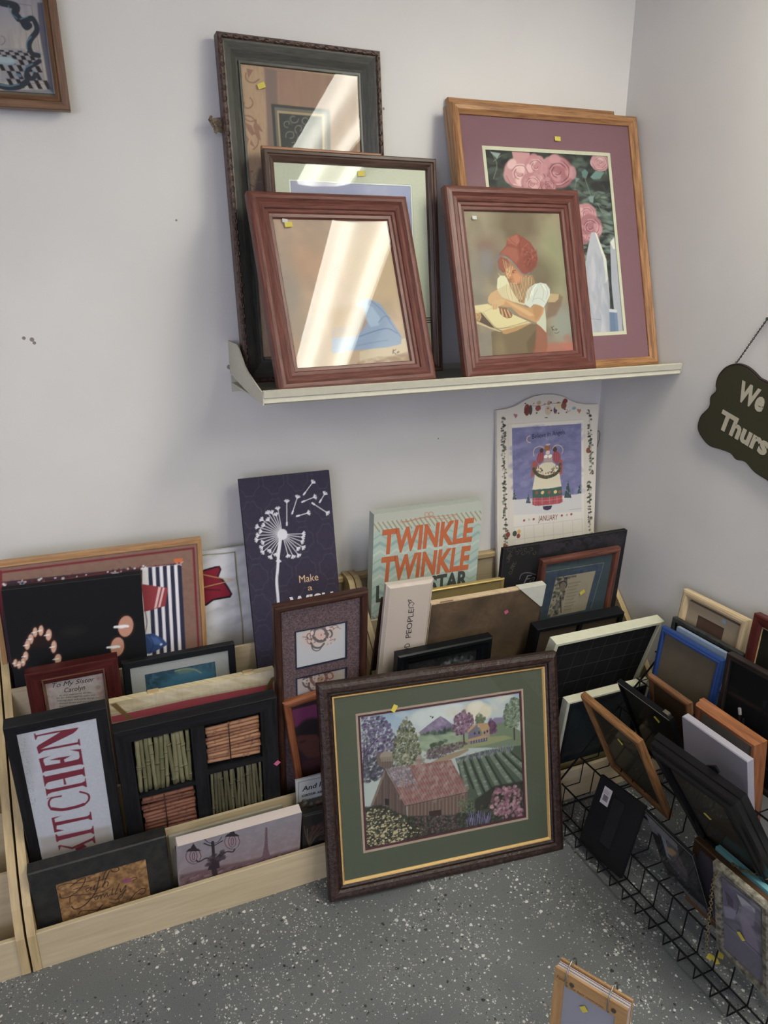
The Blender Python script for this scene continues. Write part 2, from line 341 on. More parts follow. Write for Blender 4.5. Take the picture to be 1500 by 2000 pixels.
# art: vector strokes, patches and dabs, coordinates in 0.1 mm on the item
ARTS = {
'S1': [1.5,[["F","b89878"],["N","a88468",0.5,60,0.3,0.5,0.9,0],["P",[[-928,7386],[1446,7330],[1351,3829],[-913,3784]],"a07f6c",23,1],["N","b59078",0.35,30,0.2,0.5,0.9,3],["P",[[-889,7354],[-597,7345],[-768,3387],[-1075,3383]],"7e6c68",55,0.8],["P",[[-585,7237],[-92,7283],[38,6657],[-609,6643]],"a2786a",119,0.5],["S",[[-1308,6677],[-1255,6592],[-1287,6499],[-1370,6449],[-1447,6458],[-1479,6507],[-1461,6558]],35,"946a58",0.9,1],["S",[[-1528,6314],[-1470,6207],[-1344,6162],[-1201,6198]],35,"946a58",0.9,1],["S",[[-1061,7101],[-1189,7020],[-1319,7029],[-1385,7109],[-1365,7207]],34,"946a58",0.9,1],["S",[[-1211,6170],[-1324,6264],[-1486,6277],[-1642,6207]],36,"946a58",0.9,1],["S",[[-1409,6063],[-1375,5972],[-1301,5915],[-1208,5901]],35,"946a58",0.9,1],["S",[[-1375,5950],[-1246,5897],[-1186,5781],[-1217,5644],[-1328,5538]],35,"946a58",0.9,1],["S",[[-1397,4706],[-1539,4781],[-1567,4913],
[-1496,5018],[-1390,5048]],36,"946a58",0.9,1],["S",[[-1310,4476],[-1462,4434],[-1606,4465],[-1705,4560]],37,"946a58",0.9,1],["P",[[-1485,6132],[-1325,6069],[-1257,5887],[-1344,5844],[-1448,5986]],"946a58",12,0.9],["P",[[-1230,6224],[-1158,6080],[-1122,5746],[-1222,5815],[-1287,6034]],"946a58",12,0.9],["P",[[-1504,5908],[-1413,5765],[-1480,5611]],"946a58",12,0.9],["P",[[-1344,7310],[-1183,7290],[-1322,7096]],"946a58",11,0.9],["P",[[-1155,6118],[-1044,5939],[-1166,5987]],"946a58",12,0.9],["P",[[-1371,5768],[-1282,5585],[-1402,5653]],"946a58",12,0.9],["P",[[-803,6590],[720,6578],[598,4222],[-796,4182]],"514f4c",20,1],["P",[[-724,6522],[626,6513],[505,4219],[-730,4184]],"77736c",16,1],["P",[[-666,6452],[555,6450],[436,4217],[-665,4186]],"b39a74",12,1],["P",[[-627,6399],[498,6396],[381,4216],[-621,4187]],"4e504f",12,1],["S",[[-126,6304],[-170,6234],[-247,6205],[-313,6226],[-335,6278],
[-310,6329],[-260,6353],[-215,6344]],14,"9d9784",0.8,1],["S",[[-306,6151],[-361,6203],[-367,6279],[-321,6350],[-241,6391]],10,"847f72",0.7,1],["S",[[139,6221],[63,6188],[-6,6206],[-34,6257],[-12,6311],[40,6339],[89,6332],[111,6300]],14,"9d9784",0.8,1],["S",[[-52,6200],[-51,6272],[-2,6336],[76,6369],[156,6359]],10,"847f72",0.7,1],["S",[[-420,6087],[-483,6100],[-511,6146],[-494,6196],[-448,6224],[-402,6220],[-379,6191],[-387,6158]],14,"9d9784",0.8,1],["S",[[-511,6167],[-466,6218],[-399,6241],[-335,6227],[-296,6182]],10,"847f72",0.7,1],["S",[[-197,5985],[-237,6041],[-219,6106],[-161,6146],[-99,6144],[-66,6108],[-72,6063],[-108,6034]],14,"9d9784",0.8,1],["S",[[-171,6145],[-89,6166],[-15,6144],[25,6086],[17,6014]],10,"847f72",0.7,1],["S",[[-489,5860],[-472,5942],[-403,5994],[-324,5995],[-278,5952],[-283,5894],[-327,5855],[-379,5850]],14,"9d9784",0.8,1],["S",[[-302,6016],[-221,5983],
[-182,5912],[-201,5829],[-269,5764]],10,"847f72",0.7,1],["S",[[-202,5848],[-120,5916],[-22,5922],[40,5872],[40,5799],[-13,5746],[-80,5736],[-125,5766]],14,"9d9784",0.8,1],["S",[[105,5892],[141,5807],[111,5713],[26,5643],[-82,5625]],10,"847f72",0.7,1],["S",[[-335,5753],[-267,5760],[-221,5727],[-218,5677],[-253,5637],[-301,5628],[-335,5647],[-341,5679]],14,"9d9784",0.8,1],["S",[[-152,5660],[-178,5600],[-236,5559],[-306,5553],[-362,5582]],10,"847f72",0.7,1],["S",[[195,6112],[253,6076],[261,6017],[222,5968],[164,5953],[120,5973],[109,6012],[132,6046]],15,"9d9784",0.8,1],["S",[[289,5924],[221,5884],[144,5882],[86,5919],[67,5981]],10,"847f72",0.7,1],["S",[[333,5785],[347,5716],[305,5656],[236,5634],[180,5656],[164,5703],[188,5746],[232,5763]],14,"9d9784",0.8,1],["S",[[280,5566],[197,5571],[139,5616],[125,5687],[162,5756]],10,"847f72",0.7,1],["S",[[-386,5600],[-417,5550],[-472,5529],
[-519,5545],[-535,5583],[-517,5620],[-481,5637],[-449,5629]],14,"9d9784",0.8,1],["S",[[-507,5482],[-546,5521],[-551,5576],[-518,5627],[-460,5656]],10,"847f72",0.7,1],["S",[[142,5400],[53,5362],[-28,5385],[-59,5446],[-34,5509],[26,5541],[83,5531],[109,5493]],15,"9d9784",0.8,1],["S",[[-85,5384],[-83,5468],[-26,5542],[65,5579],[158,5566]],10,"847f72",0.7,1],["S",[[-211,5318],[-287,5334],[-321,5390],[-300,5450],[-245,5483],[-190,5477],[-162,5442],[-171,5402]],14,"9d9784",0.8,1],["S",[[-326,5421],[-272,5482],[-191,5508],[-114,5490],[-67,5435]],10,"847f72",0.7,1],["P",[[-1238,5095],[-836,5345],[-606,4971],[-680,3388],[-1206,3382],[-1410,4552]],"6d5a52",80,0.9],["S",[[-1081,4950],[-1137,4855],[-1236,4812],[-1327,4832],[-1371,4898],[-1354,4972],[-1295,5019]],20,"8a7468",0.7,1],["S",[[-1157,4582],[-1271,4569],[-1351,4622],[-1367,4707],[-1321,4781],[-1243,4813],[-1174,4795]],20,"8a7468",0.7,1],
["S",[[-1308,4344],[-1365,4427],[-1347,4522],[-1271,4586],[-1181,4594],[-1119,4551],[-1109,4485]],20,"8a7468",0.7,1],["S",[[-1363,4244],[-1307,4339],[-1207,4381],[-1115,4359],[-1071,4292],[-1087,4216],[-1147,4169]],20,"8a7468",0.7,1],["S",[[-1247,4148],[-1133,4160],[-1051,4105],[-1034,4018],[-1081,3943],[-1161,3912],[-1230,3932]],20,"8a7468",0.7,1],["S",[[-1055,3918],[-996,3833],[-1015,3735],[-1092,3671],[-1183,3664],[-1246,3710],[-1256,3777]],21,"8a7468",0.7,1]]],
'S2': [1.5,[["F","8f93bd"],["G",[-1605,4655],"a3a3bb",[1431,2036],"7f8cc0"],["N","a9a6c4",0.35,25,1,0.5,0.9,0]]],
'S3': [1.5,[["F","b69c84"],["G",[-1484,4168],"a98f80",[1279,620],"bb9f80"],["N","c0a089",0.5,9,1,0.4,0.8,1],["N","94897f",0.35,7,1,0.5,0.9,2],["E",[-737,3084],624,507,0,"ba8f72",546,0.5],["E",[-1394,2452],263,940,0,"8e8a88",301,0.5],["E",[1054,2920],819,819,0,"bca27c",491,0.5],["P",[[89,651],[1630,839],[1555,325],[-55,314]],"a88a70",48,0.8],["P",[[171,877],[1513,1163],[1527,764],[116,572]],"c9b69c",40,0.8],["P",[[263,2072],[643,2199],[937,2055],[1152,1693],[1295,1411],[1385,1189],[1331,1013],[949,953],[518,937],[55,922],[-566,879],[-459,1482],[131,1574]],"8398b8",28,0.95],["P",[[-378,1937],[266,2092],[471,1950],[534,1598],[380,1448],[158,1264],[-499,1256]],"a5825c",47,0.7],["P",[[492,2066],[710,1982],[872,1703],[794,1510],[575,1479],[485,1677]],"9fb2cc",48,0.8],["S",[[241,1260],[684,1377],[1036,1421],[1273,1293]],28,"5f7396",0.8,1],["S",[[696,2139],[987,1856],[1180,1494],[1346,1210]],
21,"61759a",0.7,1],["S",[[808,1587],[1008,1737],[1148,1673]],21,"61759a",0.7,1],["S",[[117,1035],[547,1091],[982,1129]],24,"6d83a6",0.7,1],["S",[[743,886],[927,601]],21,"c8b598",0.8,1],["D",[[54,691],[1527,764],[1514,348],[-8,350]],90,36,["94775f","b2977c","8a6c58"],0.5,3,0,1],["S",[[1088,887],[1056,782]],17,"3b332c",1,1],["S",[[1162,883],[1075,837],[1140,766]],16,"3b332c",1,1],["S",[[1173,804],[1232,840],[1188,791],[1250,819]],12,"3b332c",1,1]]],
'S5': [1.2,[["F","85765f"],["G",[-1433,4123],"93866c",[-1577,751],"84776c"],["N","9c8c6c",0.45,8,1,0.45,0.8,5],["N","6a5a4c",0.4,7,1,0.5,0.85,6],["E",[111,3992],749,576,0,"68543f",461,0.75],["E",[-864,3090],426,568,0,"6f5f58",369,0.6],["E",[-964,3038],170,341,0,"7d7d88",170,0.5],["E",[1172,3029],394,909,0,"90906a",333,0.7],["E",[-936,3482],312,170,0,"80594a",227,0.6],["E",[-1440,2469],307,726,0,"7b756d",307,0.6],["E",[588,2653],597,537,0,"65543f",448,0.7],["E",[1251,1298],364,455,0,"8f9187",303,0.8],["E",[-1403,663],336,336,0,"80786f",224,0.7],["P",[[680,1456],[1046,1553],[1252,1822],[1349,2040],[1223,2125],[916,2105]],"7c5e4c",75,0.8],["P",[[921,2145],[1223,2125],[1188,1989],[1059,1910],[824,1916]],"b59a6e",24,1],["P",[[577,805],[1084,808],[1586,826],[1598,253],[473,263]],"a86552",91,0.9],["P",[[1081,781],[1584,812],[1578,366],[1234,385]],"b26658",62,0.7],["E",[1341,934],
121,91,0,"a26a58",76,0.7],["P",[[368,1359],[626,1431],[690,1155],[670,746],[476,290],[-117,298],[145,798]],"94553f",41,0.9],["P",[[-1068,1201],[220,1364],[380,1331],[334,980],[117,583],[-52,294],[-1136,331]],"746147",20,1],["P",[[-1071,1175],[-841,1139],[-883,343],[-1102,356]],"6a5a44",34,0.7],["E",[-865,715],174,349,0,"8a7654",174,0.6],["P",[[-10,860],[326,1170],[266,711],[20,344]],"5e4a34",59,0.6],["P",[[384,1358],[462,1573],[706,1783],[713,1455],[667,1102],[505,1272]],"b9bba6",18,1],["P",[[-1501,1893],[-1081,1926],[98,1436],[222,1378],[-252,1248],[-736,1214],[-1473,1532]],"c6b483",11,1],["P",[[-751,1215],[238,1377],[-259,1194],[-622,1116],[-715,1133]],"b08452",12,1],["P",[[-1478,1493],[-739,1187],[-834,1191],[-1133,1296],[-1487,1428]],"bda57c",8,1],["P",[[-1311,1710],[-947,1289],[-1069,1312],[-1476,1506],[-1483,1689]],"584237",17,1],["P",[[-1511,1703],[-1328,1697],[-1311,1592],
[-1388,1477],[-1503,1533]],"b08a5c",14,1],["S",[[-1441,1654],[-1398,1638],[-1381,1600],[-1399,1561],[-1442,1540],[-1489,1548]],14,"7e5c3a",1,1],["P",[[-1249,1708],[-812,1826],[98,1436],[-437,1309],[-882,1299]],"cfc08e",11,1],["S",[[-1250,1703],[-884,1286],[-402,1329],[96,1423]],12,"6e553a",0.8,1],["S",[[-886,1268],[-309,1304],[189,1379]],12,"8b6c48",0.8,1],["P",[[-1495,1872],[-1113,1914],[-969,1831],[-1263,1721],[-1469,1793]],"d1c190",8,1],["P",[[-746,2326],[-699,2563],[-610,2641],[-468,2639],[-367,2558],[-317,2451],[-585,2112]],"cfc9a6",14,1],["P",[[-769,2274],[-416,2426],[80,2284],[145,2041],[72,1855],[-349,1973],[-711,2114]],"c4b58f",17,1],["P",[[75,1881],[131,2176],[262,2308],[457,2412],[660,2444],[838,2406],[938,2268],[923,2104],[791,1917],[671,1770],[547,1841],[353,1874],[242,1782]],"c3c6bb",12,1],["S",[[453,2385],[301,2226],[223,2012]],18,"8f96a0",0.6,1],["S",[[655,2409],
[730,2217],[668,2001]],18,"8f96a0",0.6,1],["S",[[538,2275],[418,2116],[327,1929]],18,"8f96a0",0.6,1],["S",[[811,2325],[856,2160],[768,1999]],18,"8f96a0",0.6,1],["S",[[203,2228],[145,2041]],18,"8f96a0",0.6,1],["S",[[371,2009],[572,2031],[724,1918]],18,"8f96a0",0.6,1],["S",[[519,2384],[406,2278],[352,2117]],21,"e6e5d6",0.8,1],["S",[[718,2381],[817,2243]],21,"e6e5d6",0.8,1],["S",[[334,2225],[279,2065]],20,"e6e5d6",0.8,1],["P",[[-1043,2096],[-951,2199],[-751,2287],[-633,2113],[-596,2032],[-802,1905],[-1020,1911],[-1072,1991]],"c29a6c",14,1],["P",[[-785,2037],[-590,2072],[-349,1973],[144,1785],[309,1794],[386,1873],[547,1841],[686,1756],[635,1621],[459,1423],[355,1386],[167,1461],[-141,1592],[-370,1814],[-683,1849],[-868,1881]],"bb8a5a",14,1],["P",[[419,1872],[639,1784],[545,1570],[362,1440],[302,1740]],"a97a4e",36,0.7],["P",[[-596,2032],[-352,1946],[135,1718],[347,1576],[179,1555],
[-363,1867]],"d0a674",35,0.7],["P",[[-958,1909],[-851,2012],[-640,2060],[-501,2030],[-582,1899],[-746,1851],[-819,1774],[-940,1764]],"c79e70",11,1],["P",[[-750,1824],[-530,1805],[-387,1681],[-350,1599],[-407,1535],[-536,1526],[-655,1583],[-739,1665]],"8a5e3c",14,1],["S",[[-896,1908],[-929,1777]],11,"855c3c",0.8,1],["S",[[-818,1906],[-849,1788]],12,"855c3c",0.8,1],["S",[[-678,1769],[-652,1609]],40,"c49a6a",1,1],["S",[[-585,1753],[-531,1557]],40,"c49a6a",1,1],["S",[[-492,1737],[-426,1581]],40,"c49a6a",1,1],["S",[[-632,1755],[-586,1581]],12,"5e3e28",0.9,1],["S",[[-532,1744],[-473,1563]],12,"5e3e28",0.9,1],["P",[[-507,3062],[-329,3088],[-37,2874],[194,2658],[423,2655],[493,2439],[217,2335],[63,1909],[-95,1940],[-306,2292],[-399,2559],[-498,2772]],"96714f",17,1],["P",[[-636,3037],[-512,3142],[-329,3088],[-226,2902],[-371,2771],[-505,2719],[-617,2826]],"8e4f3a",17,1],["P",[[-411,2824],
[-226,2902],[-47,2794],[126,2632],[76,2499],[-30,2434],[-163,2409],[-239,2437],[-293,2518],[-361,2558],[-417,2665]],"b4764f",11,1],["P",[[-399,2797],[-286,2810],[-261,2637],[-360,2564],[-410,2665]],"cf9c6e",17,0.9],["P",[[-209,2663],[-58,2714],[57,2606],[-25,2474],[-157,2449]],"c98a60",35,0.8],["S",[[-377,2771],[-304,2791]],12,"4e3020",1,1],["S",[[-229,2756],[-96,2789]],15,"4e3020",1,1],["E",[-185,2729],36,12,0,"402a20",9,1],["E",[-356,2739],24,12,0,"402a20",9,1],["S",[[-289,2717],[-351,2633],[-291,2605]],12,"8d5238",0.8,1],["S",[[-344,2542],[-247,2549]],17,"9a4a3c",1,1],["S",[[-335,2510],[-262,2509]],12,"7d4030",0.6,1],["S",[[-287,2438],[-164,2401],[-16,2420]],12,"6e4028",0.8,1],["S",[[-459,3062],[-436,2877],[-403,2771]],10,"d8b880",0.8,1],["S",[[-424,3041],[-409,2866],[-381,2765]],10,"a87a50",0.8,1],["S",[[-389,3020],[-382,2856],[-359,2760]],10,"e0c690",0.8,1],["S",[[-353,2998],
[-355,2845],[-338,2754]],10,"d8b880",0.8,1],["S",[[-318,2977],[-327,2834],[-316,2749]],10,"a87a50",0.8,1],["S",[[-283,2956],[-300,2823],[-295,2743]],10,"e0c690",0.8,1],["S",[[-247,2934],[-273,2812],[-273,2738]],10,"d8b880",0.8,1],["S",[[-212,2913],[-245,2801],[-251,2732]],10,"a87a50",0.8,1],["S",[[-176,2891],[-218,2790],[-230,2727]],10,"e0c690",0.8,1],["S",[[77,2633],[6,2339],[-142,2075]],12,"c9a876",0.8,1],["S",[[97,2611],[29,2339],[-130,1975]],12,"7a5636",0.8,1],["S",[[117,2589],[51,2338],[-99,2009]],12,"dcc79a",0.8,1],["S",[[145,2632],[74,2338],[-69,2043]],12,"8f6a44",0.8,1],["S",[[165,2610],[97,2338],[-56,1944]],12,"c9a876",0.8,1],["S",[[185,2588],[119,2337],[-26,1978]],12,"7a5636",0.8,1],["S",[[213,2631],[142,2337],[5,2012]],12,"dcc79a",0.8,1],["S",[[233,2609],[165,2336],[35,2046]],12,"8f6a44",0.8,1],["S",[[253,2588],[188,2336],[48,1947]],12,"c9a876",0.8,1],["S",[[282,2630],
[210,2336],[79,1981]],12,"7a5636",0.8,1],["S",[[302,2608],[233,2335],[109,2015]],12,"dcc79a",0.8,1],["S",[[322,2587],[256,2335],[140,2049]],12,"8f6a44",0.8,1],["S",[[351,2629],[279,2334],[153,1949]],12,"c9a876",0.8,1],["S",[[371,2608],[302,2334],[184,1984]],12,"7a5636",0.8,1],["S",[[391,2586],[325,2333],[214,2018]],12,"dcc79a",0.8,1],["S",[[420,2628],[348,2333],[245,2052]],12,"8f6a44",0.8,1],["S",[[-445,2453],[-489,2242],[-434,2055]],12,"d6c59a",0.7,1],["S",[[-416,2453],[-450,2241],[-404,1993]],12,"b08a5a",0.7,1],["S",[[-387,2453],[-412,2241],[-359,2037]],12,"e2d8b4",0.7,1],["S",[[-359,2452],[-374,2240],[-329,1975]],12,"d6c59a",0.7,1],["S",[[-330,2452],[-336,2239],[-285,2019]],12,"b08a5a",0.7,1],["S",[[-301,2451],[-298,2238],[-254,1957]],12,"e2d8b4",0.7,1],["S",[[-273,2451],[-259,2237],[-210,2001]],12,"d6c59a",0.7,1],["S",[[-244,2450],[-221,2237],[-165,2046]],12,"b08a5a",0.7,1],
["S",[[-215,2450],[-182,2236],[-135,1984]],12,"e2d8b4",0.7,1],["S",[[-186,2449],[-144,2235],[-90,2028]],12,"d6c59a",0.7,1],["S",[[-157,2449],[-105,2234],[-60,1966]],12,"b08a5a",0.7,1],["S",[[-128,2448],[-66,2234],[-15,2010]],12,"e2d8b4",0.7,1],["P",[[-629,3089],[-530,3247],[-315,3432],[-262,3591],[-124,3671],[78,3739],[260,3648],[471,3516],[607,3301],[661,3085],[550,2870],[365,2710],[227,2658],[102,2699],[-37,2874],[-205,3061],[-384,3155],[-542,3155]],"8c4638",14,1],["P",[[-533,3221],[-287,3406],[27,3354],[56,3087],[-58,2954],[-318,3168]],"a45a46",58,0.8],["P",[[-259,3617],[76,3726],[148,3540],[5,3433],[-244,3485]],"ab5e4a",35,0.8],["P",[[210,3274],[637,3274],[587,2897],[335,2737],[168,2953]],"7c3a2c",75,0.7],["S",[[-191,3644],[-109,3539],[9,3460]],17,"6f3026",0.6,1],["S",[[8,3699],[55,3566],[2,3407]],18,"b06a52",0.6,1],["S",[[191,3621],[105,3460],[113,3274]],18,"6f3026",0.6,1],
["S",[[369,3488],[221,3354],[131,3167]],18,"b06a52",0.6,1],["S",[[515,3355],[334,3220],[244,3033]],18,"6f3026",0.6,1],["S",[[586,3139],[414,3086],[295,2925]],18,"b06a52",0.6,1],["S",[[-237,3538],[-120,3459]],17,"6f3026",0.6,1],["S",[[308,3274],[435,3247],[483,3113]],18,"b06a52",0.6,1],["D",[[163,3407],[647,3355],[587,2897],[157,2873]],70,27,["8a3c2e","9c4c3c","6a2c22","a85c48"],0.6,1,0,1],["S",[[-655,3010],[-608,3129],[-491,3181],[-324,3128],[-180,3008],[-42,2834],[102,2699],[228,2668],[350,2723]],23,"6a7288",1,1],["S",[[-621,2984],[-617,2826],[-501,2745]],14,"555a78",0.8,1],["S",[[-648,2707],[-608,2654],[-453,2634]],14,"c4bd9a",0.8,1],["S",[[855,1258],[891,1147]],15,"3a2c22",1,1],["S",[[941,1269],[872,1208],[942,1150]],15,"3a2c22",1,1],["S",[[969,1171],[1016,1197],[993,1148],[1059,1181]],12,"3a2c22",1,1],["S",[[935,1090],[1017,1070],[1106,1105]],12,"3a2c22",1,1]]],
'S4': [1.4,[["F","2a2c2c"],["N","4a4e46",0.6,30,1,0.5,0.8,3],["D",[[-1867,6018],[2152,6028],[1942,2919],[1007,2928],[1020,5081],[-1950,4996]],420,80,["1c1e1e","3b443e","4f5c50","262a30","5d6a62","38302e"],0.7,2.5,0,4],["D",[[959,5079],[2202,5115],[2096,3419],[1007,2928]],120,43,["7f9088","66756c","93a39a"],0.5,3.5,0,9],["S",[[-1693,5971],[-1568,5654],[-1724,5279]],20,"7c8a7c",0.7,1],["S",[[-1429,5891],[-1667,5742]],20,"7c8a7c",0.7,1],["S",[[994,5371],[893,5029]],22,"7c8a7c",0.7,1],["S",[[1300,5382],[1477,4800]],22,"7c8a7c",0.7,1],["S",[[1651,4706],[1804,4412]],22,"7c8a7c",0.7,1],["S",[[1992,5996],[2065,5556]],22,"7c8a7c",0.7,1],["P",[[-1051,6024],[-485,6027],[-485,5792],[-783,5686],[-1023,5793]],"c88e92",41,1],["E",[-868,5449],491,417,0,"c88c90",59,1],["E",[-588,5215],167,118,138.35,"e6bcbc",39,0.75],["E",[-822,5640],167,118,364.82,"c88c90",39,0.75],["E",[-1201,5429],
163,115,268.27,"c48a90",38,0.75],["E",[-1094,5692],163,115,324.45,"e6bcbc",38,0.75],["E",[-713,5377],168,119,123.77,"c88c90",40,0.75],["E",[-675,5654],167,118,390.72,"c48a90",39,0.75],["E",[-838,5582],167,118,364.28,"e6bcbc",39,0.75],["E",[-1275,5335],165,117,250.26,"c88c90",39,0.75],["E",[-844,5105],167,118,172.31,"c48a90",39,0.75],["E",[-696,5536],167,118,414.35,"e6bcbc",39,0.75],["E",[-511,5421],167,118,99.16,"c88c90",39,0.75],["E",[-567,5542],167,118,427.92,"c48a90",39,0.75],["E",[-827,5227],167,118,167.94,"e6bcbc",39,0.75],["E",[-615,5425],170,120,100.45,"c88c90",40,0.75],["E",[-1200,5344],165,117,247.56,"c48a90",39,0.75],["E",[-863,5265],167,118,173.87,"e6bcbc",39,0.75],["S",[[-771,5452],[-804,5396],[-872,5369],[-938,5385]],30,"9a6068",0.7,1],["S",[[-789,5363],[-890,5332],[-980,5365],[-1008,5444]],30,"e6bcbc",0.7,1],["S",[[-918,5298],[-1026,5353],[-1048,5460],[-972,5561]],
30,"9a6068",0.7,1],["S",[[-1075,5348],[-1082,5484],[-973,5601],[-806,5635]],29,"e6bcbc",0.7,1],["S",[[-1111,5516],[-965,5643],[-765,5666],[-620,5569]],29,"9a6068",0.7,1],["S",[[-945,5688],[-715,5692],[-567,5562],[-583,5370]],29,"e6bcbc",0.7,1],["S",[[-658,5711],[-515,5546],[-564,5327],[-780,5175]],30,"9a6068",0.7,1],["S",[[-465,5521],[-555,5278],[-815,5130],[-1102,5156]],30,"e6bcbc",0.7,1],["S",[[-556,5224],[-861,5086],[-1167,5147],[-1308,5370]],30,"9a6068",0.7,1],["E",[-329,5657],364,310,0,"c08088",44,1],["E",[40,5744],125,88,434,"e0b0b4",29,0.75],["E",[-181,5624],125,88,110.35,"c08088",29,0.75],["E",[-142,5857],125,88,390.63,"c48a90",29,0.75],["E",[-418,5785],124,88,330.98,"e0b0b4",29,0.75],["E",[-541,5772],123,87,308.03,"c08088",29,0.75],["E",[-479,5712],124,87,299.13,"c48a90",29,0.75],["E",[-552,5579],123,87,244.96,"e0b0b4",29,0.75],["E",[-363,5918],125,88,350.15,"c08088",29,0.75],
["E",[-61,5728],125,88,431.61,"c48a90",29,0.75],["E",[-529,5601],124,88,250.07,"e0b0b4",29,0.75],["S",[[-256,5660],[-281,5618],[-332,5598],[-382,5610]],23,"84505a",0.7,1],["S",[[-269,5594],[-346,5571],[-413,5595],[-434,5653]],24,"e0b0b4",0.7,1],["S",[[-367,5545],[-448,5586],[-464,5665],[-407,5740]],23,"84505a",0.7,1],["S",[[-485,5582],[-490,5683],[-408,5770],[-283,5796]],23,"e0b0b4",0.7,1],["S",[[-512,5706],[-402,5802],[-252,5819],[-143,5748]],23,"84505a",0.7,1],["S",[[-387,5835],[-214,5838],[-103,5743],[-115,5600]],23,"e0b0b4",0.7,1],["S",[[-172,5853],[-64,5731],[-101,5568],[-263,5455]],23,"84505a",0.7,1],["S",[[-27,5712],[-94,5532],[-289,5421],[-505,5439]],23,"e0b0b4",0.7,1],["S",[[-95,5492],[-323,5388],[-553,5432],[-660,5597]],24,"84505a",0.7,1],["E",[387,5542],520,442,0,"a8656e",62,1],["E",[384,5273],178,126,175.62,"c88c94",42,0.75],["E",[79,5325],177,125,223.12,"a8656e",42,0.75],
["E",[240,5647],179,126,315.15,"c48a90",42,0.75],["E",[882,5533],182,128,94.74,"c88c94",43,0.75],["E",[346,5346],180,127,183.32,"a8656e",42,0.75],["E",[758,5564],178,126,448.25,"c48a90",42,0.75],["E",[604,5769],178,126,390.97,"c88c94",42,0.75],["E",[238,5671],177,125,319.95,"a8656e",42,0.75],["E",[83,5789],175,124,318.43,"c48a90",41,0.75],["E",[-62,5571],175,124,278.25,"c88c94",41,0.75],["E",[296,5675],177,125,331.59,"a8656e",42,0.75],["E",[441,5825],177,125,362.82,"c48a90",42,0.75],["E",[302,5400],177,125,198.4,"c88c94",42,0.75],["E",[655,5743],178,126,401.43,"a8656e",42,0.75],["E",[328,5883],177,125,348.65,"c48a90",42,0.75],["E",[311,5890],177,125,346.96,"c88c94",42,0.75],["E",[-17,5325],177,125,232.11,"a8656e",42,0.75],["E",[-123,5400],177,125,249.98,"c48a90",42,0.75],["S",[[492,5546],[456,5487],[382,5458],[311,5475]],31,"6e3a46",0.7,1],["S",[[473,5452],[363,5420],[267,5454],
[236,5537]],31,"c88c94",0.7,1],["S",[[333,5383],[217,5441],[193,5554],[274,5660]],32,"6e3a46",0.7,1],["S",[[164,5436],[155,5579],[272,5702],[453,5739]],31,"c88c94",0.7,1],["S",[[124,5613],[282,5748],[497,5772],[654,5670]],31,"6e3a46",0.7,1],["S",[[302,5795],[551,5799],[712,5663],[695,5460]],32,"c88c94",0.7,1],["S",[[612,5820],[768,5646],[715,5415],[483,5254]],32,"6e3a46",0.7,1],["S",[[822,5620],[726,5363],[445,5206],[136,5233]],32,"c88c94",0.7,1],["S",[[725,5306],[396,5160],[66,5223],[-88,5458]],32,"6e3a46",0.7,1],["E",[-502,5179],362,307,0,"bb7c84",43,1],["E",[-502,5064],125,89,174.93,"dca8ac",30,0.75],["E",[-653,5099],124,88,232.51,"bb7c84",29,0.75],["E",[-292,5118],125,88,113.93,"c48a90",29,0.75],["E",[-196,5305],126,89,420.3,"dca8ac",30,0.75],["E",[-468,5315],124,88,365.32,"bb7c84",29,0.75],["E",[-700,5206],124,88,283.11,"c48a90",29,0.75],["E",[-437,5078],
124,88,152.13,"dca8ac",29,0.75],["E",[-451,4932],125,89,167.15,"bb7c84",30,0.75],["E",[-317,5392],125,88,388.26,"c48a90",29,0.75],["E",[-429,5306],125,88,378.02,"dca8ac",29,0.75],["S",[[-430,5181],[-454,5140],[-505,5119],[-554,5132]],23,"84505a",0.7,1],["S",[[-443,5115],[-519,5093],[-586,5117],[-607,5176]],24,"dca8ac",0.7,1],["S",[[-540,5067],[-620,5108],[-637,5188],[-580,5263]],23,"84505a",0.7,1],["S",[[-657,5105],[-663,5206],[-581,5292],[-456,5317]],23,"dca8ac",0.7,1],["S",[[-684,5230],[-575,5324],[-425,5340],[-317,5268]],24,"84505a",0.7,1],["S",[[-560,5357],[-388,5359],[-277,5262],[-290,5120]],23,"dca8ac",0.7,1],["S",[[-346,5373],[-238,5250],[-275,5088],[-436,4976]],23,"84505a",0.7,1],["S",[[-202,5231],[-268,5051],[-462,4942],[-677,4962]],24,"dca8ac",0.7,1],["S",[[-269,5011],[-497,4910],[-726,4955],[-832,5122]],23,"84505a",0.7,1],["E",[15,5148],266,226,0,"a8656e",32,1],
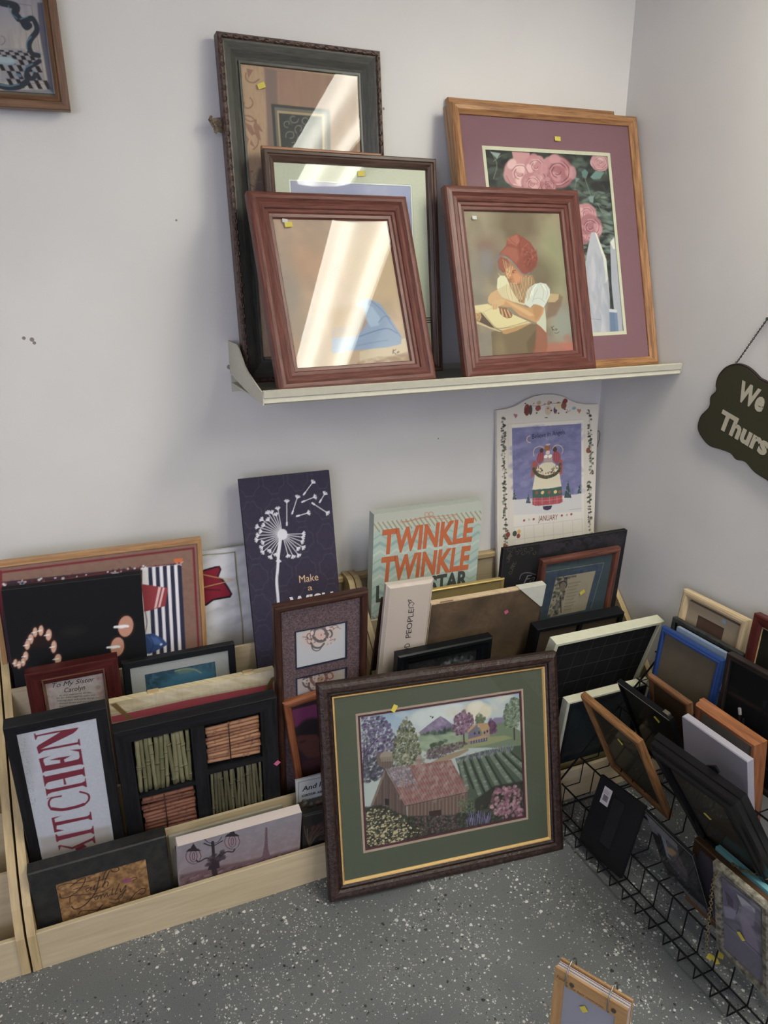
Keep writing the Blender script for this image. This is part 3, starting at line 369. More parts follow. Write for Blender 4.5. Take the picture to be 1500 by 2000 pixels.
["E",[-138,5255],90,63,314.13,"c88c94",21,0.75],["E",[112,5329],90,64,376.12,"a8656e",21,0.75],["E",[20,5330],90,64,356.23,"c48a90",21,0.75],["E",[195,5130],90,64,100.44,"c88c94",21,0.75],["E",[226,5207],90,64,429.44,"a8656e",21,0.75],["E",[121,5200],90,64,414.16,"c48a90",21,0.75],["E",[-130,5124],90,63,258.78,"c88c94",21,0.75],["E",[-176,5180],90,64,285.65,"a8656e",21,0.75],["S",[[68,5149],[50,5119],[13,5105],[-23,5114]],19,"6e3a46",0.7,1],["S",[[59,5101],[3,5085],[-45,5103],[-61,5145]],19,"c88c94",0.7,1],["S",[[-12,5067],[-70,5097],[-82,5154],[-41,5208]],19,"6e3a46",0.7,1],["S",[[-97,5094],[-102,5167],[-42,5229],[49,5247]],18,"c88c94",0.7,1],["S",[[-117,5184],[-38,5252],[71,5264],[150,5211]],18,"6e3a46",0.7,1],["S",[[-27,5276],[98,5277],[179,5207],[170,5105]],19,"c88c94",0.7,1],["S",[[129,5288],[207,5199],[180,5082],[64,5001]],19,"6e3a46",0.7,1],["S",[[234,5185],[186,5055],[45,4977],
[-112,4991]],19,"c88c94",0.7,1],["S",[[185,5027],[20,4953],[-147,4986],[-225,5106]],19,"6e3a46",0.7,1],["E",[1883,5869],308,262,0,"c08890",37,1],["E",[1983,6060],105,74,375.46,"dcb0b4",25,0.75],["E",[1708,5850],104,73,264.52,"c08890",24,0.75],["E",[2142,5879],104,73,90.16,"c48a90",24,0.75],["E",[1607,5823],104,73,259.21,"dcb0b4",24,0.75],["E",[1672,5727],104,73,224.27,"c08890",24,0.75],["E",[1820,5677],104,73,188.12,"c48a90",24,0.75],["E",[1873,6004],103,73,352.6,"dcb0b4",24,0.75],["E",[1635,5899],103,73,283.69,"c08890",24,0.75],["E",[1948,5725],105,74,159.44,"c48a90",25,0.75],["E",[1955,5982],104,73,379.7,"dcb0b4",24,0.75],["S",[[1945,5871],[1924,5837],[1881,5820],[1839,5830]],21,"84505a",0.7,1],["S",[[1934,5817],[1869,5798],[1812,5818],[1794,5865]],21,"dcb0b4",0.7,1],["S",[[1852,5777],[1783,5810],[1768,5875],[1816,5936]],21,"84505a",0.7,1],["S",[[1751,5807],[1746,5889],[1815,5961],
[1921,5982]],21,"dcb0b4",0.7,1],["S",[[1727,5908],[1820,5987],[1948,6001],[2041,5943]],21,"84505a",0.7,1],["S",[[1832,6014],[1979,6017],[2074,5939],[2065,5823]],21,"dcb0b4",0.7,1],["S",[[2015,6029],[2108,5930],[2077,5797],[1941,5703]],21,"84505a",0.7,1],["S",[[2139,5914],[2084,5767],[1919,5676],[1735,5690]],21,"dcb0b4",0.7,1],["S",[[2083,5734],[1890,5649],[1694,5684],[1602,5819]],21,"84505a",0.7,1],["E",[1244,4403],341,290,0,"c08088",41,1],["E",[1157,4300],116,82,206.52,"dca8b0",27,0.75],["E",[1167,4484],115,81,324.22,"c08088",27,0.75],["E",[1037,4432],115,81,282.82,"c48a90",27,0.75],["E",[1471,4346],117,83,110.87,"dca8b0",28,0.75],["E",[1467,4370],117,83,103.49,"c08088",28,0.75],["E",[1379,4361],117,83,115.14,"c48a90",28,0.75],["E",[947,4298],115,81,242.75,"dca8b0",27,0.75],["E",[1366,4317],116,82,134.55,"c08088",27,0.75],["E",[1021,4568],114,80,315.76,"c48a90",27,0.75],
["E",[1055,4470],115,81,297.65,"dca8b0",27,0.75],["E",[1389,4420],116,82,441.27,"c08088",27,0.75],["E",[1383,4511],117,83,398.89,"c48a90",28,0.75],["S",[[1313,4404],[1290,4366],[1242,4348],[1195,4360]],23,"7a4650",0.7,1],["S",[[1301,4343],[1229,4324],[1166,4347],[1145,4401]],23,"dca8b0",0.7,1],["S",[[1210,4301],[1133,4339],[1117,4413],[1171,4481]],23,"7a4650",0.7,1],["S",[[1098,4337],[1092,4430],[1169,4508],[1287,4529]],23,"dca8b0",0.7,1],["S",[[1072,4452],[1175,4537],[1317,4550],[1419,4482]],22,"7a4650",0.7,1],["S",[[1189,4567],[1352,4567],[1457,4476],[1446,4346]],22,"dca8b0",0.7,1],["S",[[1391,4579],[1494,4465],[1460,4316],[1308,4215]],23,"7a4650",0.7,1],["S",[[1528,4447],[1466,4282],[1283,4184],[1080,4206]],23,"dca8b0",0.7,1],["S",[[1466,4246],[1251,4155],[1034,4200],[933,4355]],23,"7a4650",0.7,1],["E",[1324,4036],418,355,0,"a86a74",50,1],["E",[1352,3748],
142,100,171.57,"cf98a0",33,0.75],["E",[1555,3864],142,100,135.46,"a86a74",33,0.75],["E",[1514,3958],142,100,120.65,"c48a90",33,0.75],["E",[1545,4039],140,99,449.5,"cf98a0",33,0.75],["E",[1160,4186],139,98,320.96,"a86a74",33,0.75],["E",[1031,3974],141,99,253.04,"c48a90",33,0.75],["E",[1434,3787],140,99,159.17,"cf98a0",33,0.75],["E",[1507,3955],140,99,122.23,"a86a74",33,0.75],["E",[1557,4018],142,100,97.19,"c48a90",33,0.75],["E",[962,3879],140,99,236.68,"cf98a0",33,0.75],["E",[1173,3944],139,98,226.4,"a86a74",33,0.75],["E",[1266,3739],141,99,182.96,"c48a90",33,0.75],["E",[1624,3951],142,100,112.7,"cf98a0",33,0.75],["E",[1058,3870],139,98,225.73,"a86a74",33,0.75],["S",[[1407,4036],[1379,3991],[1321,3969],[1264,3984]],26,"6e3a46",0.7,1],["S",[[1392,3963],[1305,3940],[1228,3969],[1204,4034]],26,"cf98a0",0.7,1],["S",[[1282,3912],[1189,3960],[1169,4049],[1234,4131]],26,"6e3a46",0.7,1],
["S",[[1146,3957],[1139,4069],[1232,4164],[1376,4189]],26,"cf98a0",0.7,1],["S",[[1114,4096],[1240,4199],[1411,4213],[1536,4130]],26,"6e3a46",0.7,1],["S",[[1256,4236],[1454,4234],[1582,4123],[1569,3965]],26,"cf98a0",0.7,1],["S",[[1502,4249],[1627,4109],[1585,3928],[1401,3807]],26,"6e3a46",0.7,1],["S",[[1669,4087],[1594,3888],[1371,3770],[1125,3798]],27,"cf98a0",0.7,1],["S",[[1593,3843],[1332,3735],[1069,3791],[946,3980]],26,"6e3a46",0.7,1],["E",[984,3763],246,209,0,"a8656e",30,1],["E",[828,3737],84,59,256.6,"c88c94",20,0.75],["E",[1124,3639],84,59,139.85,"a8656e",20,0.75],["E",[1163,3759],84,60,92.32,"c48a90",20,0.75],["E",[1078,3808],84,59,413.22,"c88c94",20,0.75],["E",[804,3807],83,59,289.44,"a8656e",20,0.75],["E",[1135,3736],84,59,104.72,"c48a90",20,0.75],["E",[948,3874],84,59,343.12,"c88c94",20,0.75],["E",[975,3845],84,59,350.89,"a8656e",20,0.75],["S",[[1034,3763],[1017,3736],
[982,3723],[949,3732]],18,"6e3a46",0.7,1],["S",[[1025,3719],[973,3706],[928,3723],[913,3763]],18,"c88c94",0.7,1],["S",[[959,3689],[904,3718],[893,3771],[931,3820]],18,"6e3a46",0.7,1],["S",[[879,3716],[875,3784],[930,3840],[1015,3854]],18,"c88c94",0.7,1],["S",[[860,3800],[934,3861],[1036,3869],[1110,3819]],18,"6e3a46",0.7,1],["S",[[944,3883],[1062,3881],[1137,3815],[1129,3720]],18,"c88c94",0.7,1],["S",[[1090,3890],[1164,3806],[1139,3698],[1030,3626]],18,"6e3a46",0.7,1],["S",[[1189,3793],[1144,3674],[1012,3604],[866,3621]],18,"c88c94",0.7,1],["S",[[1144,3647],[989,3583],[833,3618],[759,3731]],18,"6e3a46",0.7,1],["P",[[1201,5573],[1332,5651],[1431,5557],[1331,5383],[1214,5428]],"5e7c78",22,1],["P",[[1491,5437],[1698,5616],[1992,5578],[1827,5400],[1576,5376]],"6c8a86",22,1],["P",[[1365,4895],[1550,4900],[1496,4702],[1378,4749]],"7c948e",22,1],["P",[[-1745,5991],[-1420,5961],[-1548,5816]],
"90a09a",20,1],["P",[[940,5418],[1116,5376],[983,5274]],"6c8a86",22,1],["P",[[1337,3888],[1461,3889],[1713,3120],[1780,2620],[1772,2019],[1641,915],[771,954],[1007,2928],[1158,3420]],"b3b2be",22,1],["P",[[1461,3889],[1520,3865],[1776,3120],[1774,2570],[1686,2472],[1682,3121]],"dad8c8",17,1],["P",[[1568,2424],[1731,2471],[1760,1918],[1690,1064],[1564,1070]],"9a9aa6",33,0.7],["S",[[1418,3271],[1373,2626],[1364,2029]],17,"8d8d99",0.6,1],["S",[[1533,2923],[1506,2325]],17,"8d8d99",0.6,1],["S",[[1017,1467],[1385,1413]],17,"55555c",1,1],["D",[[1128,3173],[1719,3170],[1608,1169],[862,1199]],80,55,["a5a6b4","c2c0ca","9fa0ae"],0.4,5,90,1],["P",[[1974,3619],[2116,3744],[2259,3720],[2137,1056],[1882,1066],[1882,2418]],"a9a9b6",22,1],["P",[[1973,3609],[2114,3729],[2141,3419],[2064,3419]],"d8d6c8",17,1],["P",[[1705,1719],[1987,1685],[1976,1052],[1672,1065]],"6a7ea0",22,0.9],["P",[[1705,1719],
[1987,1685],[1983,1599],[1700,1628]],"c6c6cc",11,1]]],
'W1': [1.5,[["F","a09aa2"],["G",[1413,1985],"968fa0",[1761,1237],"b5a9a2"],["N","8a8088",0.4,60,0.15,0.5,0.8,2],["P",[[1281,1153],[1727,1166],[1914,987],[2038,683],[2021,565],[1180,509]],"9a959c",7,1],["P",[[1073,1106],[1159,1108],[1173,1076],[1087,1073]],"2a2028",4,1],["P",[[1109,1019],[1196,1021],[1229,945],[1142,942]],"2a2028",4,1],["P",[[1183,844],[1271,846],[1322,724],[1234,722]],"2a2028",4,1],["P",[[1295,577],[1383,579],[1455,410],[1366,409]],"2a2028",3,1],["P",[[1173,1076],[1260,1078],[1284,1024],[1196,1021]],"2a2028",4,1],["P",[[1229,945],[1316,947],[1358,848],[1271,846]],"2a2028",3,1],["P",[[1322,724],[1410,726],[1472,581],[1383,579]],"2a2028",3,1],["P",[[1246,1111],[1334,1114],[1348,1081],[1260,1078]],"2a2028",3,1],["P",[[1284,1024],[1371,1026],[1404,950],[1316,947]],"2a2028",3,1],["P",[[1358,848],[1447,850],[1499,728],[1410,726]],"2a2028",3,1],["P",[[1472,581],[1561,583],
[1634,413],[1544,412]],"2a2028",4,1],["P",[[1348,1081],[1435,1084],[1459,1029],[1371,1026]],"2a2028",3,1],["P",[[1404,950],[1492,952],[1535,853],[1447,850]],"2a2028",4,1],["P",[[1499,728],[1588,730],[1651,584],[1561,583]],"2a2028",3,1],["P",[[1421,1117],[1509,1119],[1523,1087],[1435,1084]],"2a2028",4,1],["P",[[1459,1029],[1547,1032],[1581,955],[1492,952]],"2a2028",3,1],["P",[[1535,853],[1624,855],[1677,732],[1588,730]],"2a2028",4,1],["P",[[1651,584],[1740,586],[1814,416],[1724,415]],"2a2028",3,1],["P",[[1523,1087],[1612,1089],[1636,1034],[1547,1032]],"2a2028",4,1],["P",[[1581,955],[1669,957],[1713,857],[1624,855]],"2a2028",4,1],["P",[[1677,732],[1767,734],[1830,588],[1740,586]],"2a2028",3,1],["P",[[1597,1122],[1686,1125],[1701,1092],[1612,1089]],"2a2028",3,1],["P",[[1636,1034],[1725,1037],[1759,959],[1669,957]],"2a2028",3,1],["P",[[1713,857],[1803,859],[1857,736],[1767,734]],
"2a2028",4,1],["P",[[1830,588],[1921,590],[1996,419],[1905,417]],"2a2028",4,1],["P",[[1701,1092],[1790,1095],[1814,1040],[1725,1037]],"2a2028",3,1],["P",[[1759,959],[1848,962],[1893,862],[1803,859]],"2a2028",3,1],["P",[[1857,736],[1947,738],[2012,591],[1921,590]],"2a2028",3,1],["P",[[1775,1128],[1864,1131],[1879,1098],[1790,1095]],"2a2028",4,1],["P",[[1814,1040],[1904,1042],[1938,964],[1848,962]],"2a2028",4,1],["P",[[1893,862],[1983,864],[2038,740],[1947,738]],"2a2028",4,1],["P",[[2012,591],[2103,593],[2179,422],[2087,420]],"2a2028",3,1],["S",[[1644,1997],[1992,1992],[2008,1743],[2036,1168],[2044,520],[1725,522]],11,"63505a",0.8,0],["S",[[1827,564],[2135,602]],7,"77676e",0.6,1],["S",[[1980,784],[2148,778]],7,"77676e",0.6,1],["S",[[1436,1987],[1694,1946],[1663,1822],[1718,1727]],142,"2d3340",1,1],["S",[[1751,1708],[1856,1707],[1980,1752],[2044,1623],[2027,1508],[1898,1362],[1842,1221],
[1881,1087],[1997,1062]],104,"2d3340",1,1],["S",[[1789,1656],[1837,1582],[1902,1621]],126,"2d3340",1,1],["S",[[2006,959],[1900,893],[1783,827],[1719,719],[1703,613],[1836,623],[1883,696]],89,"2d3340",1,1],["S",[[1874,718],[1914,663]],60,"2d3340",1,1],["S",[[1167,427],[1339,404],[1522,439],[1679,531]],114,"2d3340",1,1],["S",[[1553,1933],[1581,1814],[1683,1724]],23,"5f87a0",0.75,1],["S",[[1905,1408],[1806,1297],[1787,1171]],29,"5f87a0",0.75,1],["S",[[1752,1719],[1890,1777]],21,"5f87a0",0.75,1],["S",[[1986,1153],[2073,1091]],19,"5f87a0",0.75,1],["S",[[1664,749],[1723,823],[1852,890]],30,"5f87a0",0.75,1],["S",[[1520,659],[1578,651]],60,"5f87a0",0.75,1],["S",[[1170,451],[1356,440],[1529,486]],29,"5f87a0",0.75,1],["S",[[1803,725],[1879,753]],22,"5f87a0",0.75,1],["E",[1348,909],191,76,0,"8fa0ae",13,1],["E",[1339,931],195,57,0,"a6b6c0",23,0.8],["S",[[1331,1374],[1379,1349],[1391,1296],
[1361,1240],[1305,1206]],18,"6a7086",0.9,1],["P",[[2119,2054],[2227,2065],[2208,342],[2120,407],[2084,1491]],"4a4a64",28,0.85],["P",[[1154,346],[2208,424],[2208,342],[1143,276]],"5d6a80",24,0.6]]],
'W2': [1.1,[["F","c0b9ac"],["P",[[-1387,6217],[1349,6088],[1530,1898],[-1292,2100]],"c7c1b6",9,1],["S",[[-1480,2101],[-1533,6247],[1331,6105]],13,"9e968c",0.5,0],["P",[[-1386,6110],[1264,5971],[1362,3568],[-1331,3747]],"6f6f94",9,1],["D",[[-1370,6089],[1265,5950],[1355,3569],[-1324,3761]],260,80,["62628a","7c7ca0","8888a8","5c5c84"],0.35,2,0,1],["D",[[-1370,6089],[1265,5950],[1355,3569],[-1324,3761]],220,9,["a8a8c0","9c9cb8"],0.7,1,0,7],["P",[[-1331,3777],[-789,3652],[-167,3539],[644,3487],[1354,3600],[1391,2939],[-1313,3234]],"bab8b6",19,1],["S",[[870,3082],[1361,3054]],10,"7c7880",1,1],["P",[[-1282,4097],[-1200,3743],[-1361,3766]],"3c4c50",13,1],["D",[[-1282,4097],[-1200,3743],[-1361,3766]],14,19,["5d6c70","2c3a3c","8890a0"],0.7,1,0,1],["P",[[-757,3873],[-658,3542],[-850,3571]],"3c4c50",13,1],["D",[[-757,3873],[-658,3542],[-850,3571]],14,19,["5d6c70","2c3a3c","8890a0"],0.7,1,0,1],
["P",[[788,4125],[956,3488],[654,3532]],"3c4c50",13,1],["D",[[788,4125],[956,3488],[654,3532]],14,20,["5d6c70","2c3a3c","8890a0"],0.7,1,0,1],["P",[[1258,3984],[1351,3585],[1191,3608]],"3c4c50",13,1],["D",[[1258,3984],[1351,3585],[1191,3608]],14,20,["5d6c70","2c3a3c","8890a0"],0.7,1,0,1],["S",[[-549,5096],[-583,5232],[-521,5348],[-386,5399],[-229,5367],[-109,5262]],19,"c5b08a",1,1],["S",[[161,5268],[250,5349],[390,5354],[515,5279],[567,5159],[521,5050]],19,"c5b08a",1,1],["E",[-42,5320],123,110,0,"8c5a3c",16,1],["E",[-22,5156],78,71,0,"d2b09a",13,1],["E",[-19,5419],94,28,0,"a8a4b0",9,1],["E",[-300,5028],144,195,20,"8e4048",16,1],["E",[321,4966],156,207,-20,"8e4048",16,1],["E",[-263,5258],75,75,0,"4e3a30",16,1],["E",[253,5226],83,83,0,"4e3a30",16,1],["S",[[-415,5189],[-377,4891]],8,"c08080",0.7,1],["S",[[185,5140],[199,4833]],8,"c08080",0.7,1],["S",[[-340,5180],[-308,4882]],
8,"c08080",0.7,1],["S",[[262,5130],[275,4823]],8,"c08080",0.7,1],["S",[[-265,5171],[-240,4873]],8,"c08080",0.7,1],["S",[[338,5121],[352,4814]],8,"c08080",0.7,1],["S",[[-190,5161],[-171,4865]],8,"c08080",0.7,1],["S",[[415,5112],[429,4804]],8,"c08080",0.7,1],["P",[[-175,5086],[152,5061],[158,4794],[-167,4835]],"a08c84",13,1],["E",[-95,5032],75,56,0,"d6d2ca",9,1],["E",[67,5027],75,57,0,"d6d2ca",9,1],["P",[[-188,4837],[157,4809],[405,4643],[545,3915],[-604,3986],[-460,4725]],"c8bfa2",13,1],["S",[[-188,4823],[-285,4465]],8,"9c8c78",0.7,1],["S",[[-132,4816],[-188,4452]],8,"9c8c78",0.7,1],["S",[[-77,4809],[-92,4439]],8,"9c8c78",0.7,1],["S",[[-22,4802],[5,4426]],8,"9c8c78",0.7,1],["S",[[33,4795],[103,4413]],8,"9c8c78",0.7,1],["S",[[89,4788],[200,4400]],8,"9c8c78",0.7,1],["S",[[144,4780],[299,4387]],8,"9c8c78",0.7,1],["P",[[-615,4921],[-497,4965],[-392,4804],[-525,4496],[-660,4366]],
"9a5048",16,1],["P",[[400,4852],[557,4862],[570,4351],[446,4367]],"9a5048",16,1],["S",[[-561,4679],[-457,4517],[-249,4385],[-7,4338],[270,4391],[443,4518],[474,4694]],115,"4a4a36",1,1],["D",[[-630,4746],[-392,4775],[-44,4462],[367,4767],[544,4685],[514,4449],[168,4284],[-248,4325]],90,25,["6e3c38","33402e","8c5048","5a6244"],0.9,1,0,1],["P",[[-604,3986],[-34,3935],[544,3945],[577,3635],[-29,3632],[-591,3704]],"3c5c50",10,1],["E",[-431,3861],64,57,0,"8a5040",10,1],["E",[-206,3839],64,57,0,"cdb070",10,1],["E",[55,3813],65,58,0,"8a5040",10,1],["E",[301,3789],66,59,0,"cdb070",10,1],["E",[478,3771],66,59,0,"8a5040",10,1],["P",[[-601,3706],[-29,3641],[577,3635],[604,3401],[470,3359],[186,3371],[-165,3393],[-477,3415],[-599,3488]],"a04a50",13,1],["S",[[-515,3702],[-502,3458]],19,"c87c80",0.7,1],["S",[[-370,3690],[-357,3449]],19,"7e3640",0.7,1],["S",[[-225,3678],[-211,3439]],19,"c87c80",0.7,1],
["S",[[-79,3666],[-64,3429]],19,"7e3640",0.7,1],["S",[[68,3654],[83,3420]],20,"c87c80",0.7,1],["S",[[216,3642],[231,3410]],20,"7e3640",0.7,1],["S",[[364,3629],[380,3400]],20,"c87c80",0.7,1],["S",[[513,3617],[529,3390]],20,"7e3640",0.7,1],["S",[[-583,3607],[-27,3540],[579,3527]],10,"d8a0a0",0.6,1],["P",[[-189,3366],[187,3340],[136,3224],[-4,3190],[-162,3255]],"3a3248",13,1],["S",[[-683,5562],[-765,5583],[-822,5641],[-830,5713],[-786,5768],[-708,5782]],25,"c9b27c",0.9,1],["E",[-910,2989],42,39,0,"8c3c40",10,1],["E",[-721,2989],42,39,0,"b0a890",10,1],["E",[-541,2970],43,40,0,"8c3c40",10,1],["E",[580,2927],43,40,0,"8c4444",10,1],["E",[785,2914],44,41,0,"b09a78",10,1],["E",[965,2911],45,41,0,"8c3c40",10,1],["S",[[-1288,2812],[-1244,2091]],8,"8f8a86",0.9,1],["S",[[-915,2791],[-868,2066]],8,"8f8a86",0.9,1],["S",[[-539,2770],[-488,2041]],8,"8f8a86",0.9,1],["S",[[-158,2749],[-104,2015]],
8,"8f8a86",0.9,1],["S",[[228,2727],[286,1989]],8,"8f8a86",0.9,1],["S",[[617,2706],[679,1963]],8,"8f8a86",0.9,1],["S",[[1012,2684],[1078,1936]],8,"8f8a86",0.9,1],["S",[[1411,2662],[1481,1909]],9,"8f8a86",0.9,1],["S",[[-1288,2812],[1411,2677]],8,"8f8a86",0.9,1],["S",[[-1286,2383],[1426,2230]],8,"8f8a86",0.9,1],["E",[-1270,2595],84,97,0,"3f4c40",10,1],["E",[-1106,2638],71,71,0,"c49a50",10,1],["E",[-1129,2488],70,83,0,"8c4036",10,1],["D",[[-1781,6510],[-1639,6496],[-1541,2174],[-1690,2200]],130,30,["2e3a30","38463a","26302c","4a5240"],1,1.4,0,130],["D",[[-1781,6510],[-1639,6496],[-1541,2174],[-1690,2200]],18,24,["8c4a38","6a5a34"],1,1,0,131],["S",[[-1710,6503],[-1644,4397],[-1616,2187]],9,"3a3a2c",1,1],["D",[[1490,6410],[1647,6395],[1840,4182],[1679,4203]],62,32,["2e3a30","38463a","26302c","4a5240"],1,1.4,0,62],["D",[[1490,6410],[1647,6395],[1840,4182],[1679,4203]],8,25,["8c4a38","6a5a34"],
1,1,0,63],["S",[[1568,6403],[1684,5310],[1759,4193]],10,"3a3a2c",1,1],["D",[[1578,3971],[1739,3949],[1849,2038],[1684,2065]],50,33,["2e3a30","38463a","26302c","4a5240"],1,1.4,0,50],["D",[[1578,3971],[1739,3949],[1849,2038],[1684,2065]],7,27,["8c4a38","6a5a34"],1,1,0,51],["S",[[1658,3960],[1734,3013],[1766,2051]],10,"3a3a2c",1,1],["E",[-1632,2220],82,76,0,"7c4428",16,1],["E",[1583,5037],87,100,0,"7a4a34",17,1],["E",[-1531,2602],84,97,0,"7c3a30",16,1],["E",[-832,6625],105,186,0,"6e342c",12,1],["E",[-700,6612],69,157,0,"4c4438",13,1],["E",[-417,6640],103,91,0,"8c4a40",12,1],["E",[-386,6807],80,68,0,"a49468",12,1],["E",[-29,6531],128,152,0,"b8a98c",12,1],["E",[-7,6771],63,69,0,"a8846a",13,1],["E",[242,6519],70,121,0,"55405a",13,1],["E",[359,6636],143,127,0,"c2b694",13,1],["E",[565,6630],106,113,0,"7e4a34",13,1],["E",[613,6769],95,80,0,"7c3432",13,1],["E",[86,6516],34,25,0,"6e342c",9,1],
["E",[370,6402],35,25,0,"3e4030",10,1],["E",[279,6419],34,25,0,"a08050",9,1],["E",[-869,6727],33,24,0,"8c5040",9,1],["E",[612,6504],35,25,0,"6e342c",10,1],["E",[536,6742],35,25,0,"3e4030",10,1],["E",[-168,6752],34,25,0,"a08050",9,1],["E",[-44,6601],35,25,0,"8c5040",9,1],["E",[-895,6834],33,24,0,"6e342c",9,1],["E",[-468,6497],33,24,0,"3e4030",9,1],["E",[314,6743],34,25,0,"a08050",9,1],["E",[366,6747],34,25,0,"8c5040",9,1],["E",[72,6780],34,25,0,"6e342c",9,1],["E",[-911,6560],33,24,0,"3e4030",9,1],["E",[-584,6805],33,24,0,"a08050",9,1],["E",[680,6401],35,25,0,"8c5040",10,1],["S",[[-817,6777],[-418,6711],[-16,6743],[460,6726]],12,"6a4a3a",1,1],["S",[[-144,6314],[-59,6300]],25,"4a3430",1,1],["S",[[828,6475],[813,6440],[772,6424],[725,6436],[694,6469],[693,6508]],13,"7c4c30",1,1],["P",[[-1339,6535],[-1283,6557],[-1247,6526],[-1199,6540],[-1175,6490],[-1247,6394]],"9a6068",9,1],
["P",[[1073,6451],[1132,6475],[1171,6442],[1224,6457],[1250,6405],[1176,6305]],"a4704a",10,1],["E",[967,6505],83,51,0,"7c9a9c",10,1],["T","Believe In Angels",[-633,5679],[623,5697],[-648,5839],"2b2c48",0,0],["T","JANUARY",[-366,2872],[404,2811],[-351,3069],"7c3034",0,0]]],
'B1': [2,[["F","7d5e50"],["N","6e5045",0.4,40,1,0.5,0.9,0],["P",[[-2535,7945],[1875,7812],[1862,5348],[1667,2058],[-3125,3374]],"3a2a30",12,1],["S",[[-2372,7775],[1833,7833]],20,"8c3038",0.8,1],["D",[[-2318,7911],[1835,7867],[1830,7785],[-2330,7813]],60,28,["d8d0d0","702028","2a2a40"],0.9,1,0,1],["P",[[988,7822],[1873,7779],[1885,5344],[1748,2616],[621,2911]],"cfccd2",13,1],["P",[[1128,7811],[1231,7805],[1169,5173],[1097,2786],[987,2815],[1054,5197]],"282a40",14,1],["P",[[1312,7803],[1416,7797],[1360,5133],[1295,2735],[1184,2764],[1244,5157]],"282a40",14,1],["P",[[1498,7795],[1602,7789],[1553,5093],[1495,2682],[1383,2712],[1436,5117]],"282a40",14,1],["P",[[1685,7787],[1790,7781],[1748,5053],[1696,2630],[1584,2659],[1630,5077]],"282a40",14,1],["P",[[1873,7779],[1979,7773],[1944,5012],[1900,2576],[1786,2606],[1825,5037]],"282a40",14,1],["P",[[933,7370],[1591,7151],[1491,6632],[937,6554]],
"8c3038",14,1],["P",[[1354,7219],[1418,7194],[1261,6622],[1203,6617]],"cfa8a4",9,1],["P",[[1461,7182],[1508,7165],[1358,6630],[1305,6629]],"cfa8a4",9,1],["P",[[910,5900],[1129,5883],[1381,5653],[1482,5477],[1274,5388],[998,5287],[867,5314]],"2c4678",19,1],["P",[[950,5841],[1208,5739],[1371,5499],[1106,5552]],"4868a0",47,0.7],["E",[1305,5512],33,33,0,"c0c8d8",10,1],["S",[[1015,5828],[1106,5552],[1002,5339]],19,"182848",1,1],["S",[[967,6548],[988,6242],[910,5900]],28,"6a6a70",1,1],["S",[[-2284,8184],[2318,8189],[2298,5261],[2249,2485]],60,"6e2228",1,0],["S",[[-2266,8208],[-2779,3801]],60,"6e2228",1,0],["P",[[-1830,7925],[-1813,7864],[-1745,7848],[-1803,7816],[-1792,7753],[-1845,7795],[-1906,7771],[-1881,7829],[-1929,7877],[-1861,7871]],"d2cdd0",16,1],["P",[[-1833,7902],[-1820,7858],[-1767,7845],[-1813,7821],[-1803,7773],[-1844,7804],[-1891,7787],[-1870,7830],[-1909,7867],[-1855,7863]],
"2a3058",8,1],["P",[[319,7851],[340,7787],[415,7770],[353,7737],[367,7671],[307,7714],[242,7690],[267,7750],[212,7801],[287,7795]],"d2cdd0",18,1],["P",[[317,7827],[332,7780],[391,7767],[341,7742],[354,7692],[308,7724],[258,7707],[279,7751],[235,7790],[294,7786]],"8c8c98",9,1],["P",[[1926,7917],[1951,7852],[2030,7835],[1965,7800],[1982,7732],[1917,7777],[1848,7752],[1874,7814],[1814,7866],[1894,7860]],"d2cdd0",18,1],["P",[[1925,7893],[1942,7845],[2005,7831],[1953,7805],[1968,7754],[1918,7787],[1865,7769],[1886,7815],[1838,7855],[1901,7851]],"8c3c40",9,1],["P",[[1796,7955],[2016,7944],[2018,7836],[1807,7847]],"c0601c",9,1]]],
'B3': [2,[["F","a8a8aa"],["N","bdbdc0",0.6,18,1,0.4,0.8,0],["D",[[975,7551],[2015,7581],[2091,4953],[679,3887]],70,145,["b8b8bc","9a9a9e","c6c6ca"],0.5,3,0,1],["S",[[987,7700],[1266,7704],[1640,7668],[2044,7653]],29,"6c6838",1,0],["S",[[2049,7652],[2054,6849],[2088,6314],[2122,5443],[2085,3538]],34,"5c5830",1,0],["S",[[2073,7649],[2078,6844],[2113,6309],[2110,3532]],15,"b0a060",0.8,0],["P",[[949,7226],[1187,7286],[1473,7324],[1605,7317],[1645,7207],[1553,6991],[1680,6890],[1807,6631],[1898,6403],[1833,6299],[1590,6303],[1349,6297],[1149,6178],[865,6181]],"1e1420",14,1],["P",[[947,7201],[1206,7232],[1478,7272],[1573,7271],[1596,7200],[1506,6999],[1631,6873],[1757,6614],[1841,6424],[1798,6358],[1595,6366],[1329,6353],[1130,6245],[869,6233]],"7c1228",14,1],["S",[[948,7211],[1449,6999],[1965,6823],[1529,6787],[909,6735]],19,"b89850",1,0],["S",[[1093,6686],[1562,6588]],25,"1e1420",1,1]]],
